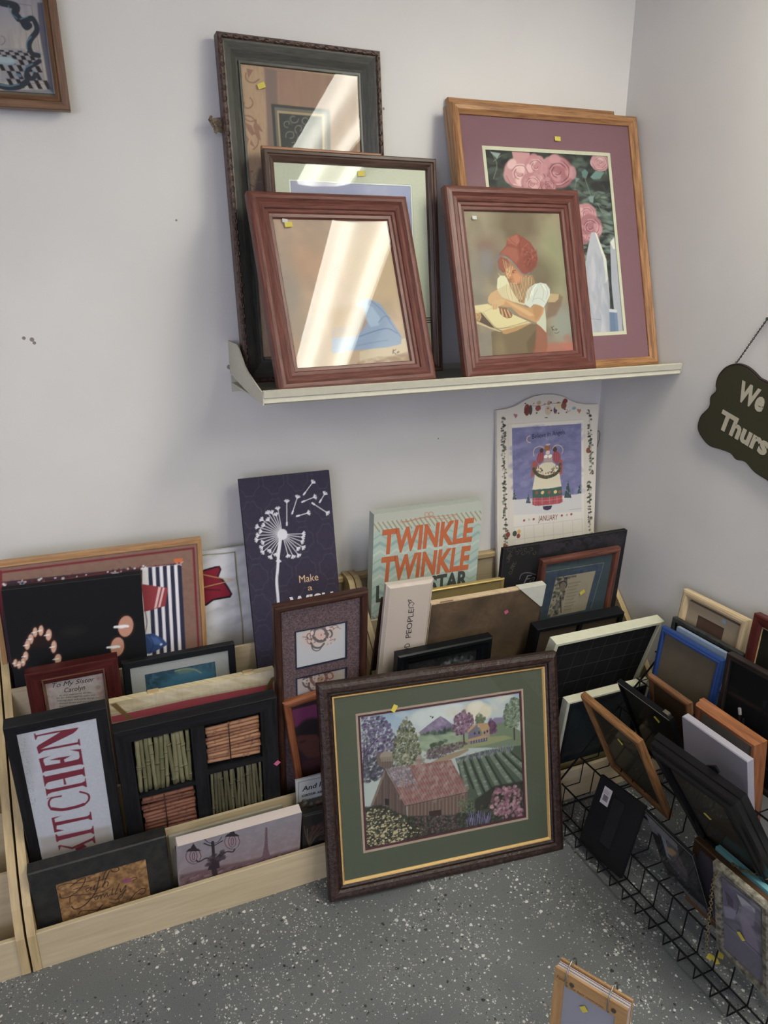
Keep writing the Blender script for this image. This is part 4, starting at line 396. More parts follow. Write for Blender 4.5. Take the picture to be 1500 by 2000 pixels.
'B2': [1.6,[["F","352f42"],["N","2e283a",0.5,30,1,0.5,0.9,0],["Q",[-1290,0,1290,9930],430,22,"453f50",0.75],["S",[[-231,8389],[-287,9086]],17,"cdccd4",1,1],["S",[[-287,9086],[-231,9140]],29,"cdccd4",1,0],["S",[[-287,9086],[-266,9161]],29,"cdccd4",1,0],["S",[[-287,9086],[-320,9158]],29,"cdccd4",1,0],["S",[[-287,9086],[-352,9133]],29,"cdccd4",1,0],["S",[[-231,8389],[-352,8930]],17,"cdccd4",1,1],["S",[[-352,8930],[-304,8991]],30,"cdccd4",1,0],["S",[[-352,8930],[-342,9007]],30,"cdccd4",1,0],["S",[[-352,8930],[-394,8997]],30,"cdccd4",1,0],["S",[[-352,8930],[-422,8968]],30,"cdccd4",1,0],["S",[[-231,8389],[-460,9003]],17,"cdccd4",1,1],["S",[[-460,9003],[-422,9070]],30,"cdccd4",1,0],["S",[[-460,9003],[-461,9081]],30,"cdccd4",1,0],["S",[[-460,9003],[-512,9063]],30,"cdccd4",1,0],["S",[[-460,9003],[-535,9030]],30,"cdccd4",1,0],["S",[[-231,8389],[-566,9011]],17,"cdccd4",1,1],["S",[[-566,9011],
[-537,9083]],30,"cdccd4",1,0],["S",[[-566,9011],[-578,9088]],30,"cdccd4",1,0],["S",[[-566,9011],[-625,9064]],30,"cdccd4",1,0],["S",[[-566,9011],[-643,9028]],30,"cdccd4",1,0],["S",[[-231,8389],[-570,8822]],17,"cdccd4",1,1],["S",[[-570,8822],[-554,8898]],29,"cdccd4",1,0],["S",[[-570,8822],[-595,8897]],29,"cdccd4",1,0],["S",[[-570,8822],[-637,8865]],29,"cdccd4",1,0],["S",[[-570,8822],[-648,8826]],29,"cdccd4",1,0],["S",[[-231,8389],[-737,8850]],17,"cdccd4",1,1],["S",[[-737,8850],[-735,8927]],30,"cdccd4",1,0],["S",[[-737,8850],[-774,8919]],30,"cdccd4",1,0],["S",[[-737,8850],[-809,8880]],30,"cdccd4",1,0],["S",[[-737,8850],[-814,8840]],30,"cdccd4",1,0],["S",[[-231,8389],[-702,8691]],17,"cdccd4",1,1],["S",[[-702,8691],[-714,8769]],29,"cdccd4",1,0],["S",[[-702,8691],[-751,8754]],29,"cdccd4",1,0],["S",[[-702,8691],[-779,8709]],29,"cdccd4",1,0],["S",[[-702,8691],[-776,8669]],29,"cdccd4",1,0],
["S",[[-231,8389],[-876,8676]],17,"cdccd4",1,1],["S",[[-876,8676],[-899,8751]],29,"cdccd4",1,0],["S",[[-876,8676],[-933,8730]],29,"cdccd4",1,0],["S",[[-876,8676],[-954,8682]],29,"cdccd4",1,0],["S",[[-876,8676],[-945,8642]],29,"cdccd4",1,0],["S",[[-231,8389],[-792,8542]],17,"cdccd4",1,1],["S",[[-792,8542],[-826,8613]],30,"cdccd4",1,0],["S",[[-792,8542],[-857,8587]],30,"cdccd4",1,0],["S",[[-792,8542],[-869,8535]],30,"cdccd4",1,0],["S",[[-792,8542],[-855,8497]],30,"cdccd4",1,0],["S",[[-231,8389],[-880,8451]],17,"cdccd4",1,1],["S",[[-880,8451],[-926,8515]],30,"cdccd4",1,0],["S",[[-880,8451],[-951,8484]],30,"cdccd4",1,0],["S",[[-880,8451],[-954,8431]],30,"cdccd4",1,0],["S",[[-880,8451],[-933,8396]],30,"cdccd4",1,0],["S",[[-231,8389],[-925,8335]],17,"cdccd4",1,1],["S",[[-925,8335],[-981,8390]],29,"cdccd4",1,0],["S",[[-925,8335],[-1001,8355]],29,"cdccd4",1,0],["S",[[-925,8335],[-995,8302]],
29,"cdccd4",1,0],["S",[[-925,8335],[-968,8271]],29,"cdccd4",1,0],["S",[[-231,8389],[-761,8251]],17,"cdccd4",1,1],["S",[[-761,8251],[-826,8297]],29,"cdccd4",1,0],["S",[[-761,8251],[-839,8259]],29,"cdccd4",1,0],["S",[[-761,8251],[-824,8207]],29,"cdccd4",1,0],["S",[[-761,8251],[-792,8181]],29,"cdccd4",1,0],["S",[[-231,8389],[-814,8121]],17,"cdccd4",1,1],["S",[[-814,8121],[-885,8155]],30,"cdccd4",1,0],["S",[[-814,8121],[-891,8115]],30,"cdccd4",1,0],["S",[[-814,8121],[-868,8066]],30,"cdccd4",1,0],["S",[[-814,8121],[-832,8045]],30,"cdccd4",1,0],["S",[[-231,8389],[-795,7994]],17,"cdccd4",1,1],["S",[[-795,7994],[-871,8016]],29,"cdccd4",1,0],["S",[[-795,7994],[-870,7975]],29,"cdccd4",1,0],["S",[[-795,7994],[-838,7931]],29,"cdccd4",1,0],["S",[[-795,7994],[-800,7916]],29,"cdccd4",1,0],["S",[[-231,8389],[-606,8009]],17,"cdccd4",1,1],["S",[[-606,8009],[-684,8017]],30,"cdccd4",1,0],["S",[[-606,8009],
[-676,7977]],30,"cdccd4",1,0],["S",[[-606,8009],[-637,7938]],30,"cdccd4",1,0],["S",[[-606,8009],[-597,7931]],30,"cdccd4",1,0],["S",[[-231,8389],[-606,7839]],17,"cdccd4",1,1],["S",[[-606,7839],[-684,7834]],30,"cdccd4",1,0],["S",[[-606,7839],[-669,7795]],30,"cdccd4",1,0],["S",[[-606,7839],[-624,7763]],30,"cdccd4",1,0],["S",[[-606,7839],[-583,7762]],30,"cdccd4",1,0],["S",[[-231,8389],[-452,7889]],17,"cdccd4",1,1],["S",[[-452,7889],[-528,7870]],30,"cdccd4",1,0],["S",[[-452,7889],[-507,7834]],30,"cdccd4",1,0],["S",[[-452,7889],[-457,7811]],30,"cdccd4",1,0],["S",[[-452,7889],[-417,7817]],30,"cdccd4",1,0],["S",[[-231,8389],[-395,7711]],17,"cdccd4",1,1],["S",[[-395,7711],[-466,7679]],30,"cdccd4",1,0],["S",[[-395,7711],[-439,7647]],30,"cdccd4",1,0],["S",[[-395,7711],[-386,7632]],30,"cdccd4",1,0],["S",[[-395,7711],[-348,7645]],30,"cdccd4",1,0],["S",[[-231,8389],[-133,7812]],17,"cdccd4",1,1],
["S",[[-133,7812],[-185,7754]],30,"cdccd4",1,0],["S",[[-133,7812],[-148,7734]],30,"cdccd4",1,0],["S",[[-133,7812],[-94,7741]],30,"cdccd4",1,0],["S",[[-133,7812],[-64,7769]],30,"cdccd4",1,0],["S",[[-231,8389],[2,7765]],17,"cdccd4",1,1],["S",[[2,7765],[-37,7697]],30,"cdccd4",1,0],["S",[[2,7765],[3,7685]],30,"cdccd4",1,0],["S",[[2,7765],[55,7702]],30,"cdccd4",1,0],["S",[[2,7765],[78,7735]],30,"cdccd4",1,0],["S",[[-231,8389],[154,7777]],17,"cdccd4",1,1],["S",[[154,7777],[130,7702]],30,"cdccd4",1,0],["S",[[154,7777],[172,7698]],30,"cdccd4",1,0],["S",[[154,7777],[219,7726]],30,"cdccd4",1,0],["S",[[154,7777],[235,7763]],30,"cdccd4",1,0],["S",[[-231,8389],[150,7964]],17,"cdccd4",1,1],["S",[[150,7964],[140,7885]],30,"cdccd4",1,0],["S",[[150,7964],[181,7888]],30,"cdccd4",1,0],["S",[[150,7964],[222,7924]],30,"cdccd4",1,0],["S",[[150,7964],[231,7964]],30,"cdccd4",1,0],["S",[[-231,8389],[297,7968]],
17,"cdccd4",1,1],["S",[[297,7968],[301,7888]],30,"cdccd4",1,0],["S",[[297,7968],[342,7899]],30,"cdccd4",1,0],["S",[[297,7968],[375,7941]],30,"cdccd4",1,0],["S",[[297,7968],[377,7983]],30,"cdccd4",1,0],["S",[[-231,8389],[278,8130]],17,"cdccd4",1,1],["S",[[278,8130],[299,8052]],30,"cdccd4",1,0],["S",[[278,8130],[335,8071]],30,"cdccd4",1,0],["S",[[278,8130],[359,8119]],30,"cdccd4",1,0],["S",[[278,8130],[352,8160]],30,"cdccd4",1,0],["S",[[-231,8389],[307,8242]],17,"cdccd4",1,1],["S",[[307,8242],[344,8169]],30,"cdccd4",1,0],["S",[[307,8242],[376,8195]],30,"cdccd4",1,0],["S",[[307,8242],[388,8248]],30,"cdccd4",1,0],["S",[[307,8242],[373,8287]],30,"cdccd4",1,0],["S",[[-231,8389],[332,8335]],17,"cdccd4",1,1],["S",[[332,8335],[380,8269]],30,"cdccd4",1,0],["S",[[332,8335],[406,8300]],30,"cdccd4",1,0],["S",[[332,8335],[409,8355]],30,"cdccd4",1,0],["S",[[332,8335],[387,8391]],30,"cdccd4",1,0],
["E",[-231,8389],140,150,0,"cdccd4",20,1],["S",[[-298,8323],[-389,7888],[-447,7497],[-515,7107],[-523,6706],[-528,6444]],75,"cdccd4",1,1],["S",[[-466,7300],[-475,7000]],25,"6a6472",0.5,1],["S",[[474,9420],[747,9713]],20,"cdccd4",1,1],["S",[[747,9713],[829,9709]],30,"cdccd4",1,0],["S",[[747,9713],[819,9749]],30,"cdccd4",1,0],["S",[[747,9713],[777,9786]],30,"cdccd4",1,0],["S",[[747,9713],[735,9791]],30,"cdccd4",1,0],["S",[[474,9420],[521,9470]],45,"cdccd4",1,1],["S",[[98,8933],[278,9342]],20,"cdccd4",1,1],["S",[[278,9342],[356,9364]],30,"cdccd4",1,0],["S",[[278,9342],[333,9399]],30,"cdccd4",1,0],["S",[[278,9342],[283,9421]],30,"cdccd4",1,0],["S",[[278,9342],[242,9413]],30,"cdccd4",1,0],["S",[[98,8933],[125,8995]],45,"cdccd4",1,1],["S",[[409,9219],[751,9310]],20,"cdccd4",1,1],["S",[[751,9310],[820,9264]],30,"cdccd4",1,0],["S",[[751,9310],[833,9303]],30,"cdccd4",1,0],["S",[[751,9310],
[817,9355]],30,"cdccd4",1,0],["S",[[751,9310],[783,9382]],30,"cdccd4",1,0],["S",[[409,9219],[477,9237]],45,"cdccd4",1,1],["S",[[913,9156],[1066,9355]],20,"cdccd4",1,1],["S",[[1066,9355],[1149,9358]],31,"cdccd4",1,0],["S",[[1066,9355],[1135,9397]],31,"cdccd4",1,0],["S",[[1066,9355],[1089,9431]],31,"cdccd4",1,0],["S",[[1066,9355],[1046,9433]],31,"cdccd4",1,0],["S",[[913,9156],[956,9211]],45,"cdccd4",1,1],["S",[[696,9156],[1083,8850]],20,"cdccd4",1,1],["S",[[1083,8850],[1086,8769]],31,"cdccd4",1,0],["S",[[1083,8850],[1128,8780]],31,"cdccd4",1,0],["S",[[1083,8850],[1163,8822]],31,"cdccd4",1,0],["S",[[1083,8850],[1165,8864]],31,"cdccd4",1,0],["S",[[696,9156],[752,9111]],45,"cdccd4",1,1],["S",[[221,8843],[527,8891]],20,"cdccd4",1,1],["S",[[527,8891],[591,8839]],30,"cdccd4",1,0],["S",[[527,8891],[608,8876]],30,"cdccd4",1,0],["S",[[527,8891],[597,8930]],30,"cdccd4",1,0],["S",[[527,8891],
[567,8960]],30,"cdccd4",1,0],["S",[[221,8843],[291,8854]],45,"cdccd4",1,1],["S",[[-82,8632],[-23,9253]],20,"cdccd4",1,1],["S",[[-23,9253],[43,9296]],30,"cdccd4",1,0],["S",[[-23,9253],[11,9323]],30,"cdccd4",1,0],["S",[[-23,9253],[-43,9329]],30,"cdccd4",1,0],["S",[[-23,9253],[-79,9310]],30,"cdccd4",1,0],["S",[[-82,8632],[-75,8701]],45,"cdccd4",1,1],["T","Make",[122,6968],[677,6963],[122,7186],"d0ac84",0,0],["T","a",[346,6713],[476,6708],[352,6886],"d0ac84",0,0],["T","WISH",[-217,6199],[1065,6162],[-248,6621],"d8d6dc",0.03,0]]],
'B4': [2,[["F","0f1014"],["E",[-119,6529],262,131,0,"22201c",131,0.6],["E",[-877,6421],303,216,0,"2a1612",173,0.6],["E",[1127,6463],210,324,0,"4a2018",46,0.6],["E",[1127,6463],182,296,8,"b58068",14,1],["S",[[863,6487],[1128,6472],[1177,6454]],62,"fff0dc",0.95,1],["E",[1044,6467],108,45,0,"fff8ee",36,0.9],["E",[879,5910],190,298,0,"4a2018",45,0.6],["E",[879,5910],162,271,8,"b58068",14,1],["S",[[641,5934],[880,5920],[924,5902]],57,"fff0dc",0.95,1],["E",[804,5914],97,41,0,"fff8ee",32,0.9],["E",[-986,6654],77,154,0,"4a2018",43,0.6],["E",[-986,6654],51,128,8,"c49a80",13,1],["S",[[-1060,6648],[-985,6663],[-973,6652]],18,"fff0dc",0.95,1],["E",[-1010,6648],30,13,0,"fff8ee",10,0.9],["E",[-849,6678],81,162,0,"4a2018",43,0.6],["E",[-849,6678],55,137,8,"c49a80",13,1],["S",[[-929,6672],[-848,6687],[-834,6675]],19,"fff0dc",0.95,1],["E",[-874,6672],32,14,0,"fff8ee",11,0.9],["E",[-690,6531],
89,179,0,"4a2018",43,0.6],["E",[-690,6531],64,153,8,"c49a80",13,1],["S",[[-784,6529],[-689,6541],[-673,6528]],23,"fff0dc",0.95,1],["E",[-720,6527],39,16,0,"fff8ee",13,0.9],["E",[-1101,6484],84,160,0,"4a2018",42,0.6],["E",[-1101,6484],59,135,8,"c49a80",13,1],["S",[[-1187,6481],[-1100,6494],[-1085,6482]],21,"fff0dc",0.95,1],["E",[-1128,6480],35,15,0,"fff8ee",12,0.9],["E",[-1194,6335],80,152,0,"4a2018",42,0.6],["E",[-1194,6335],55,126,8,"c49a80",13,1],["S",[[-1274,6330],[-1193,6344],[-1180,6332]],19,"fff0dc",0.95,1],["E",[-1220,6330],33,14,0,"fff8ee",11,0.9],["E",[-1266,6037],80,152,0,"4a2018",42,0.6],["E",[-1266,6037],55,127,8,"c49a80",13,1],["S",[[-1347,6033],[-1265,6046],[-1252,6034]],19,"fff0dc",0.95,1],["E",[-1292,6032],33,14,0,"fff8ee",11,0.9],["E",[-1342,5882],77,137,0,"4a2018",43,0.6],["E",[-1342,5882],51,111,8,"c49a80",13,1],["S",[[-1416,5877],[-1340,5892],[-1328,5880]],
18,"fff0dc",0.95,1],["E",[-1365,5877],30,13,0,"fff8ee",10,0.9],["E",[-1513,5891],72,126,0,"4a2018",42,0.6],["E",[-1513,5891],46,101,8,"c49a80",13,1],["S",[[-1581,5885],[-1512,5900],[-1501,5889]],16,"fff0dc",0.95,1],["E",[-1535,5886],28,12,0,"fff8ee",9,0.9],["E",[-1436,5828],72,127,0,"4a2018",42,0.6],["E",[-1436,5828],46,101,8,"c49a80",13,1],["S",[[-1504,5822],[-1435,5837],[-1424,5826]],16,"fff0dc",0.95,1],["E",[-1458,5823],28,12,0,"fff8ee",9,0.9],["E",[-609,6181],86,190,0,"4a2018",43,0.6],["E",[-609,6181],60,164,8,"c49a80",13,1],["S",[[-697,6177],[-608,6190],[-593,6178]],21,"fff0dc",0.95,1],["E",[-637,6176],36,15,0,"fff8ee",12,0.9],["E",[-547,5828],100,157,0,"4a2018",44,0.6],["E",[-547,5828],74,131,8,"c49a80",13,1],["S",[[-654,5829],[-546,5838],[-527,5825]],26,"fff0dc",0.95,1],["E",[-581,5825],45,19,0,"fff8ee",15,0.9]]],
'B5': [1.1,[["F","8d8583"],["N","9c9492",0.5,30,1,0.5,0.9,0],["D",[[-692,5776],[-505,5756],[-548,4879],[-734,4927]],30,50,["7a5c58","8c6c66","a08884"],0.5,1,0,1],["D",[[501,5735],[655,5700],[610,4979],[509,4807]],24,51,["7a5c58","8c6c66","a08884"],0.5,1,0,1],["T","To My Sister",[-504,5542],[457,5505],[-486,5671],"2c2224",0,0.35],["T","Carolyn",[-261,5349],[214,5331],[-251,5481],"3c2e30",0,0.2],["T","In the moments of life,",[-378,5277],[336,5199],[-373,5319],"453a3c",0,0],["T","we are there together every year",[-462,5226],[424,5104],[-457,5268],"453a3c",0,0],["T","sharing days and many things we",[-454,5146],[493,5008],[-448,5188],"453a3c",0,0],["T","Always loved and every memory",[-427,5062],[522,4922],[-421,5104],"453a3c",0,0],["T","because you are my sister dear",[-418,4982],[552,4835],[-412,5025],"453a3c",0,0]]],
'B6': [1.6,[["F","2c4a5e"],["G",[-906,5257],"1c3a50",[877,5218],"2a4c5c"],["E",[204,4615],880,510,0,"31688a",185,0.8],["N","3d6c84",0.5,25,1,0.5,0.9,0],["S",[[-143,5189],[76,5201],[335,5135],[502,4999]],41,"8a9468",0.7,1],["E",[114,5133],232,65,0,"6c7c60",46,0.5]]],
'B7': [1.6,[["F","aea288"],["N","9c8c6c",0.5,70,0.12,0.4,0.8,0],["D",[[-2019,5306],[1537,5318],[1525,5122],[-2045,5077]],40,58,["c0b494","958661","bcb092"],0.4,6,-12,1],["P",[[-2017,4985],[-1587,4983],[-206,4997],[1964,4943],[1951,4693],[-227,4748],[-2019,4795]],"8c3440",8,1],["P",[[-2038,4800],[1951,4693],[1655,-960],[-2514,593]],"7e7462",13,1],["S",[[-2021,5024],[-203,5026],[1966,4968]],13,"6a5e4c",0.8,1],["P",[[-2000,5311],[-1863,5324],[-1527,4800],[-1647,4793]],"6a5026",13,1],["P",[[1929,5128],[2065,5146],[1767,4636],[1633,4669]],"6a5026",14,1]]],
'B8': [1.2,[["F","a0a3ac"],["N","a9acb4",0.6,40,1,0.5,0.9,2],["E",[-793,5210],222,907,0,"8d8d90",181,0.7],["P",[[-790,2698],[774,2503],[750,1882],[-802,2061]],"8f8880",111,0.8],["D",[[-818,5627],[-637,5574],[-694,3659],[-900,3731]],200,12,["77777a","85858a","6c6c70"],0.5,1,0,1],["P",[[-472,5669],[-444,5661],[-434,5610],[-40,5612],[64,5599],[428,5580],[375,5510],[295,5448],[-392,5210],[354,5184],[382,5270],[409,5262],[404,5070],[381,5077],[356,5122],[-348,5148],[-444,5091],[-459,5108],[-470,5283],[-429,5331],[41,5557],[-413,5568],[-450,5490],[-472,5497]],"6a1e30",4,1],["P",[[-471,4959],[-221,4973],[-379,4923],[-387,4863],[-369,4732],[-66,4713],[-56,4797],[-246,4849],[-253,4866],[-64,4875],[186,4848],[129,4828],[24,4785],[32,4707],[315,4707],[349,4760],[349,4912],[170,5016],[402,4976],[403,4514],[333,4549],[-408,4569],[-449,4531],[-453,4608]],"6a1e30",4,1],["P",[[-457,4471],[-430,4474],
[-409,4430],[280,4412],[372,4409],[386,4448],[410,4448],[401,4174],[379,4181],[335,4253],[-362,4248],[-420,4216],[-444,4146],[-461,4152]],"6a1e30",4,1],["P",[[-61,4252],[-25,4253],[-11,4067],[-66,4072]],"6a1e30",4,1],["P",[[-452,4110],[-422,4062],[-371,4039],[307,4014],[376,4044],[385,4119],[403,4113],[401,3851],[374,3860],[315,3920],[-349,3933],[-425,3907],[-440,3860],[-457,3871]],"6a1e30",4,1],["S",[[-169,3767],[-370,3770],[-444,3624],[-394,3447],[-185,3347],[94,3329],[267,3349],[394,3467],[394,3628],[240,3760]],48,"6a1e30",1,1],["S",[[-393,3460],[-183,3359],[96,3342],[268,3362]],91,"6a1e30",1,1],["S",[[-463,3789],[-348,3802]],17,"6a1e30",1,1],["P",[[-445,3197],[-223,3193],[-387,3149],[-383,3039],[301,2983],[362,3016],[371,3095],[399,3085],[398,2823],[370,2833],[310,2897],[-369,2925],[-383,2820],[-225,2734],[-441,2732]],"6a1e30",4,1],["P",[[-430,2673],[-403,2663],[-374,2596],
[329,2556],[372,2596],[378,2649],[401,2641],[396,2375],[368,2386],[317,2448],[-373,2456],[-416,2417],[-440,2454]],"6a1e30",5,1],["P",[[392,2334],[393,2077],[355,2092],[326,2189],[-134,2081],[-361,2255],[-414,2134],[-421,2306],[-372,2316],[-125,2149],[336,2271]],"6a1e30",5,1],["P",[[-75,2087],[127,2151],[192,2040],[-49,1977]],"6a1e30",5,1]]],
'B10': [1.1,[["F","70502c"],["N","8c6636",0.7,25,1,0.4,0.7,0],["N","4e3320",0.6,18,1,0.5,0.8,4],["D",[[-1026,2008],[995,1992],[987,706],[-1042,812]],140,58,["946c3a","5a3a22","a47c48","7c5a30"],0.5,1,0,1],["S",[[-960,1698],[-929,1789],[-730,1785],[-482,1711],[-153,1656]],17,"1c140e",1,1],["S",[[-942,1561],[-924,1423],[-743,1400],[-504,1537],[-363,1767],[-431,1820],[-708,1673]],21,"1c140e",1,1],["S",[[-647,1570],[-314,1564]],17,"1c140e",1,1],["S",[[-323,1489],[-383,1461],[-366,1386],[-266,1492],[-297,1399],[-212,1417]],17,"1c140e",1,1],["S",[[-189,1513],[-222,1395],[-164,1408]],22,"1c140e",1,1],["S",[[-51,1720],[-144,1416],[-87,1419]],22,"1c140e",1,1],["S",[[-159,1606],[69,1619]],17,"1c140e",1,1],["S",[[165,1791],[-32,1397],[58,1519],[109,1471],[79,1377]],22,"1c140e",1,1],["S",[[-9,1598],[93,1820],[213,1876],[361,1844],[370,1752],[255,1745],[207,1827]],22,"1c140e",1,1],["S",[[-766,1225],
[-725,1393],[-490,1348],[-126,1249],[150,1322]],17,"1c140e",1,1],["S",[[-747,1085],[-686,979],[-495,1004],[-285,1183],[-147,1391]],26,"1c140e",1,1],["S",[[-438,1167],[-59,1168]],18,"1c140e",1,1],["S",[[-171,1188],[-234,1135],[-204,1069],[-96,1183],[-109,1066],[-38,1186],[-23,1084],[38,1182],[52,1069],[105,1100]],18,"1c140e",1,1],["S",[[178,1231],[142,1085],[193,1091]],22,"1c140e",1,1],["S",[[345,1349],[218,1080],[277,1083]],22,"1c140e",1,1],["S",[[347,1188],[354,1078],[488,1238],[358,941],[260,928],[474,1109]],22,"1c140e",1,1],["S",[[72,979],[291,860],[205,788],[60,876]],18,"1c140e",1,1],["S",[[582,1387],[701,1408],[742,1349],[653,1321]],18,"1c140e",1,1],["S",[[-634,796],[-550,867],[-259,769],[43,721]],22,"1c140e",1,1],["S",[[-501,657],[-268,691],[-95,861]],27,"1c140e",1,1],["S",[[40,695],[98,697]],22,"1c140e",1,1],["S",[[513,740],[648,901],[816,995],[909,930],[838,822],[724,870]],
23,"1c140e",1,1],["P",[[426,1450],[606,1431],[618,1292],[438,1312]],"7c3460",18,0.7]]],
'B11': [1.1,[["F","787078"],["G",[-1230,2237],"7c767c",[-1264,1070],"7c6a6c"],["N","8a8288",0.5,18,1,0.5,0.9,0],["P",[[-1522,1283],[-662,1215],[423,1060],[1564,995],[1649,-1021],[-1548,541]],"5d4448",92,0.9],["D",[[-1525,1191],[-49,985],[1401,920],[1480,593],[-1490,512]],260,33,["4a3438","6e5456","806468","3e2c30"],0.6,2,20,1],["S",[[-1451,780],[-1413,1045],[-1463,1301]],7,"4a3a3c",0.6,1],["S",[[-1398,774],[-1354,1041],[-1393,1283]],7,"4a3a3c",0.6,1],["S",[[-1345,767],[-1295,1037],[-1323,1265]],8,"4a3a3c",0.6,1],["S",[[-1291,761],[-1235,1033],[-1253,1247]],7,"4a3a3c",0.6,1],["S",[[-1237,754],[-1176,1029],[-1183,1228]],7,"4a3a3c",0.6,1],["S",[[-1184,748],[-1117,1024],[-1112,1210]],8,"4a3a3c",0.6,1],["S",[[-1130,741],[-1057,1020],[-1041,1191]],8,"4a3a3c",0.6,1],["S",[[-1076,735],[-997,1016],[-970,1172]],8,"4a3a3c",0.6,1],["S",[[-1022,728],[-937,1012],[-898,1154]],8,"4a3a3c",0.6,1],
["S",[[-967,722],[-877,1007],[-826,1135]],8,"4a3a3c",0.6,1],["S",[[-913,715],[-817,1003],[-754,1116]],8,"4a3a3c",0.6,1],["S",[[-859,709],[-756,999],[-682,1097]],8,"4a3a3c",0.6,1],["S",[[-804,702],[-695,995],[-609,1078]],8,"4a3a3c",0.6,1],["S",[[-749,695],[-635,990],[-536,1059]],8,"4a3a3c",0.6,1],["P",[[595,2146],[642,2127],[681,1279],[762,910],[830,783],[748,820],[632,1015],[521,921],[425,915],[534,1106],[581,1510]],"5e4650",11,0.95],["D",[[582,2016],[661,1984],[708,1220],[563,1283]],30,15,["7c6870","503840"],0.6,1,0,1],["S",[[-653,785],[-693,1182],[-719,1426],[-598,1511],[-476,1641]],131,"2c2228",1,1],["P",[[-844,1157],[-542,1113],[-568,1498],[-747,1577]],"2c2228",15,1],["S",[[-718,1472],[-865,1629],[-1044,1571],[-1129,1700]],44,"2c2228",1,1],["S",[[-538,1484],[-385,1648],[-233,1582],[-172,1647]],45,"2c2228",1,1],["S",[[-689,1413],[-697,1874],[-708,2148]],75,"2c2228",1,1],
["D",[[-865,1629],[-475,1732],[-417,1431],[-842,1250]],40,52,["2c2228","443640"],0.9,1,0,1],["E",[-1169,1831],223,178,0,"8a747a",14,0.8],["S",[[-989,1752],[-1047,1578],[-1177,1553],[-1301,1691],[-1346,1909],[-1289,2080],[-1161,2106],[-1037,1971],[-989,1752]],15,"2c2228",1,1],["S",[[-1082,1793],[-1111,1657],[-1175,1623],[-1235,1712],[-1256,1870],[-1226,2004],[-1163,2037],[-1103,1951],[-1082,1793]],15,"2c2228",1,1],["S",[[-1142,1820],[-1153,1725],[-1173,1693],[-1191,1742],[-1196,1843],[-1185,1937],[-1165,1969],[-1147,1921],[-1142,1820]],15,"2c2228",1,1],["P",[[-1250,2117],[-1156,2295],[-1073,2040]],"2c2228",11,1],["P",[[-1341,2073],[-985,1946],[-1054,2060],[-1267,2151]],"2c2228",11,1],["E",[-232,1969],228,182,0,"8a747a",15,0.8],["S",[[-44,1890],[-99,1713],[-233,1687],[-365,1827],[-418,2048],[-362,2221],[-231,2247],[-99,2111],[-44,1890]],15,"2c2228",1,1],["S",[[-140,1931],[-167,1793],
[-233,1758],[-297,1848],[-323,2008],[-295,2144],[-231,2178],[-167,2090],[-140,1931]],15,"2c2228",1,1],["S",[[-204,1957],[-212,1862],[-232,1829],[-252,1879],[-260,1981],[-251,2076],[-231,2109],[-212,2060],[-204,1957]],15,"2c2228",1,1],["P",[[-324,2258],[-230,2439],[-138,2181]],"2c2228",11,1],["P",[[-416,2214],[-44,2086],[-119,2201],[-342,2293]],"2c2228",11,1],["S",[[-484,2244],[-572,2111],[-708,2104],[-841,2224],[-922,2426]],22,"2c2228",1,1],["S",[[-912,2190],[-710,2015],[-471,2093]],36,"2c2228",1,1]]],
'B14': [1.1,[["F","8e9090"],["S",[[-1195,1975],[-1164,2532],[-1102,2588],[-431,2555]],14,"4a4a48",1,1],["S",[[-1106,2118],[-515,2104]],11,"2a2a2a",1,1],["P",[[-1228,1986],[-450,2007],[-493,769],[-1272,1036]],"3a3830",43,1],["D",[[-1130,1954],[-451,1969],[-474,1316],[-1148,1538]],40,49,["5a3836","2e342c","70706a","6e4a42"],0.7,1,0,1],["T","And lo, the",[-1091,2291],[-26,2307],[-1098,2437],"1c1c1c",0.02,0.2],["T","came upon them",[-1098,2134],[107,2097],[-1102,2211],"1c1c1c",0.02,0.2],["T","For unto",[-1129,1973],[-177,1922],[-1125,2048],"3a3430",0.02,0.2]]],
'B15': [1.8,[["F","2a1a20"],["P",[[-1096,4319],[362,4212],[308,3809],[-441,3814],[-955,3738]],"5e2048",34,1],["E",[-473,3363],465,537,0,"1c1416",107,1],["P",[[-898,3447],[-761,3472],[-338,3351],[-146,3003],[-209,2549],[-666,2730],[-879,3129]],"4a2622",48,1],["E",[-724,3264],92,35,0,"2a1212",28,0.8],["P",[[-945,2683],[144,2571],[-32,1246],[-1093,1696]],"3a1a1e",72,1]]],
'B16': [1.4,[["F","22201c"],["S",[[-1049,1787],[-482,1763]],29,"4a5046",0.6,1],["S",[[-918,725],[-1018,1131],[-1067,1472]],19,"5e4a34",0.8,1],["S",[[-918,725],[-978,1117],[-981,1354]],19,"6e5a40",0.8,1],["S",[[-918,725],[-938,1103],[-894,1235]],19,"463a2a",0.8,1],["S",[[-918,725],[-897,1089],[-807,1385]],19,"5e4a34",0.8,1],["S",[[-918,725],[-857,1075],[-719,1266]],19,"6e5a40",0.8,1],["S",[[-918,725],[-816,1061],[-630,1146]],19,"463a2a",0.8,1],["S",[[-918,725],[-776,1047],[-543,1296]],19,"5e4a34",0.8,1],["S",[[-918,725],[-735,1033],[-453,1176]],19,"6e5a40",0.8,1],["S",[[-918,725],[-694,1019],[-363,1055]],19,"463a2a",0.8,1],["D",[[-884,1370],[-479,1438],[-475,820],[-816,938]],20,60,["4a2a28","5c3830"],0.5,1,0,1]]],
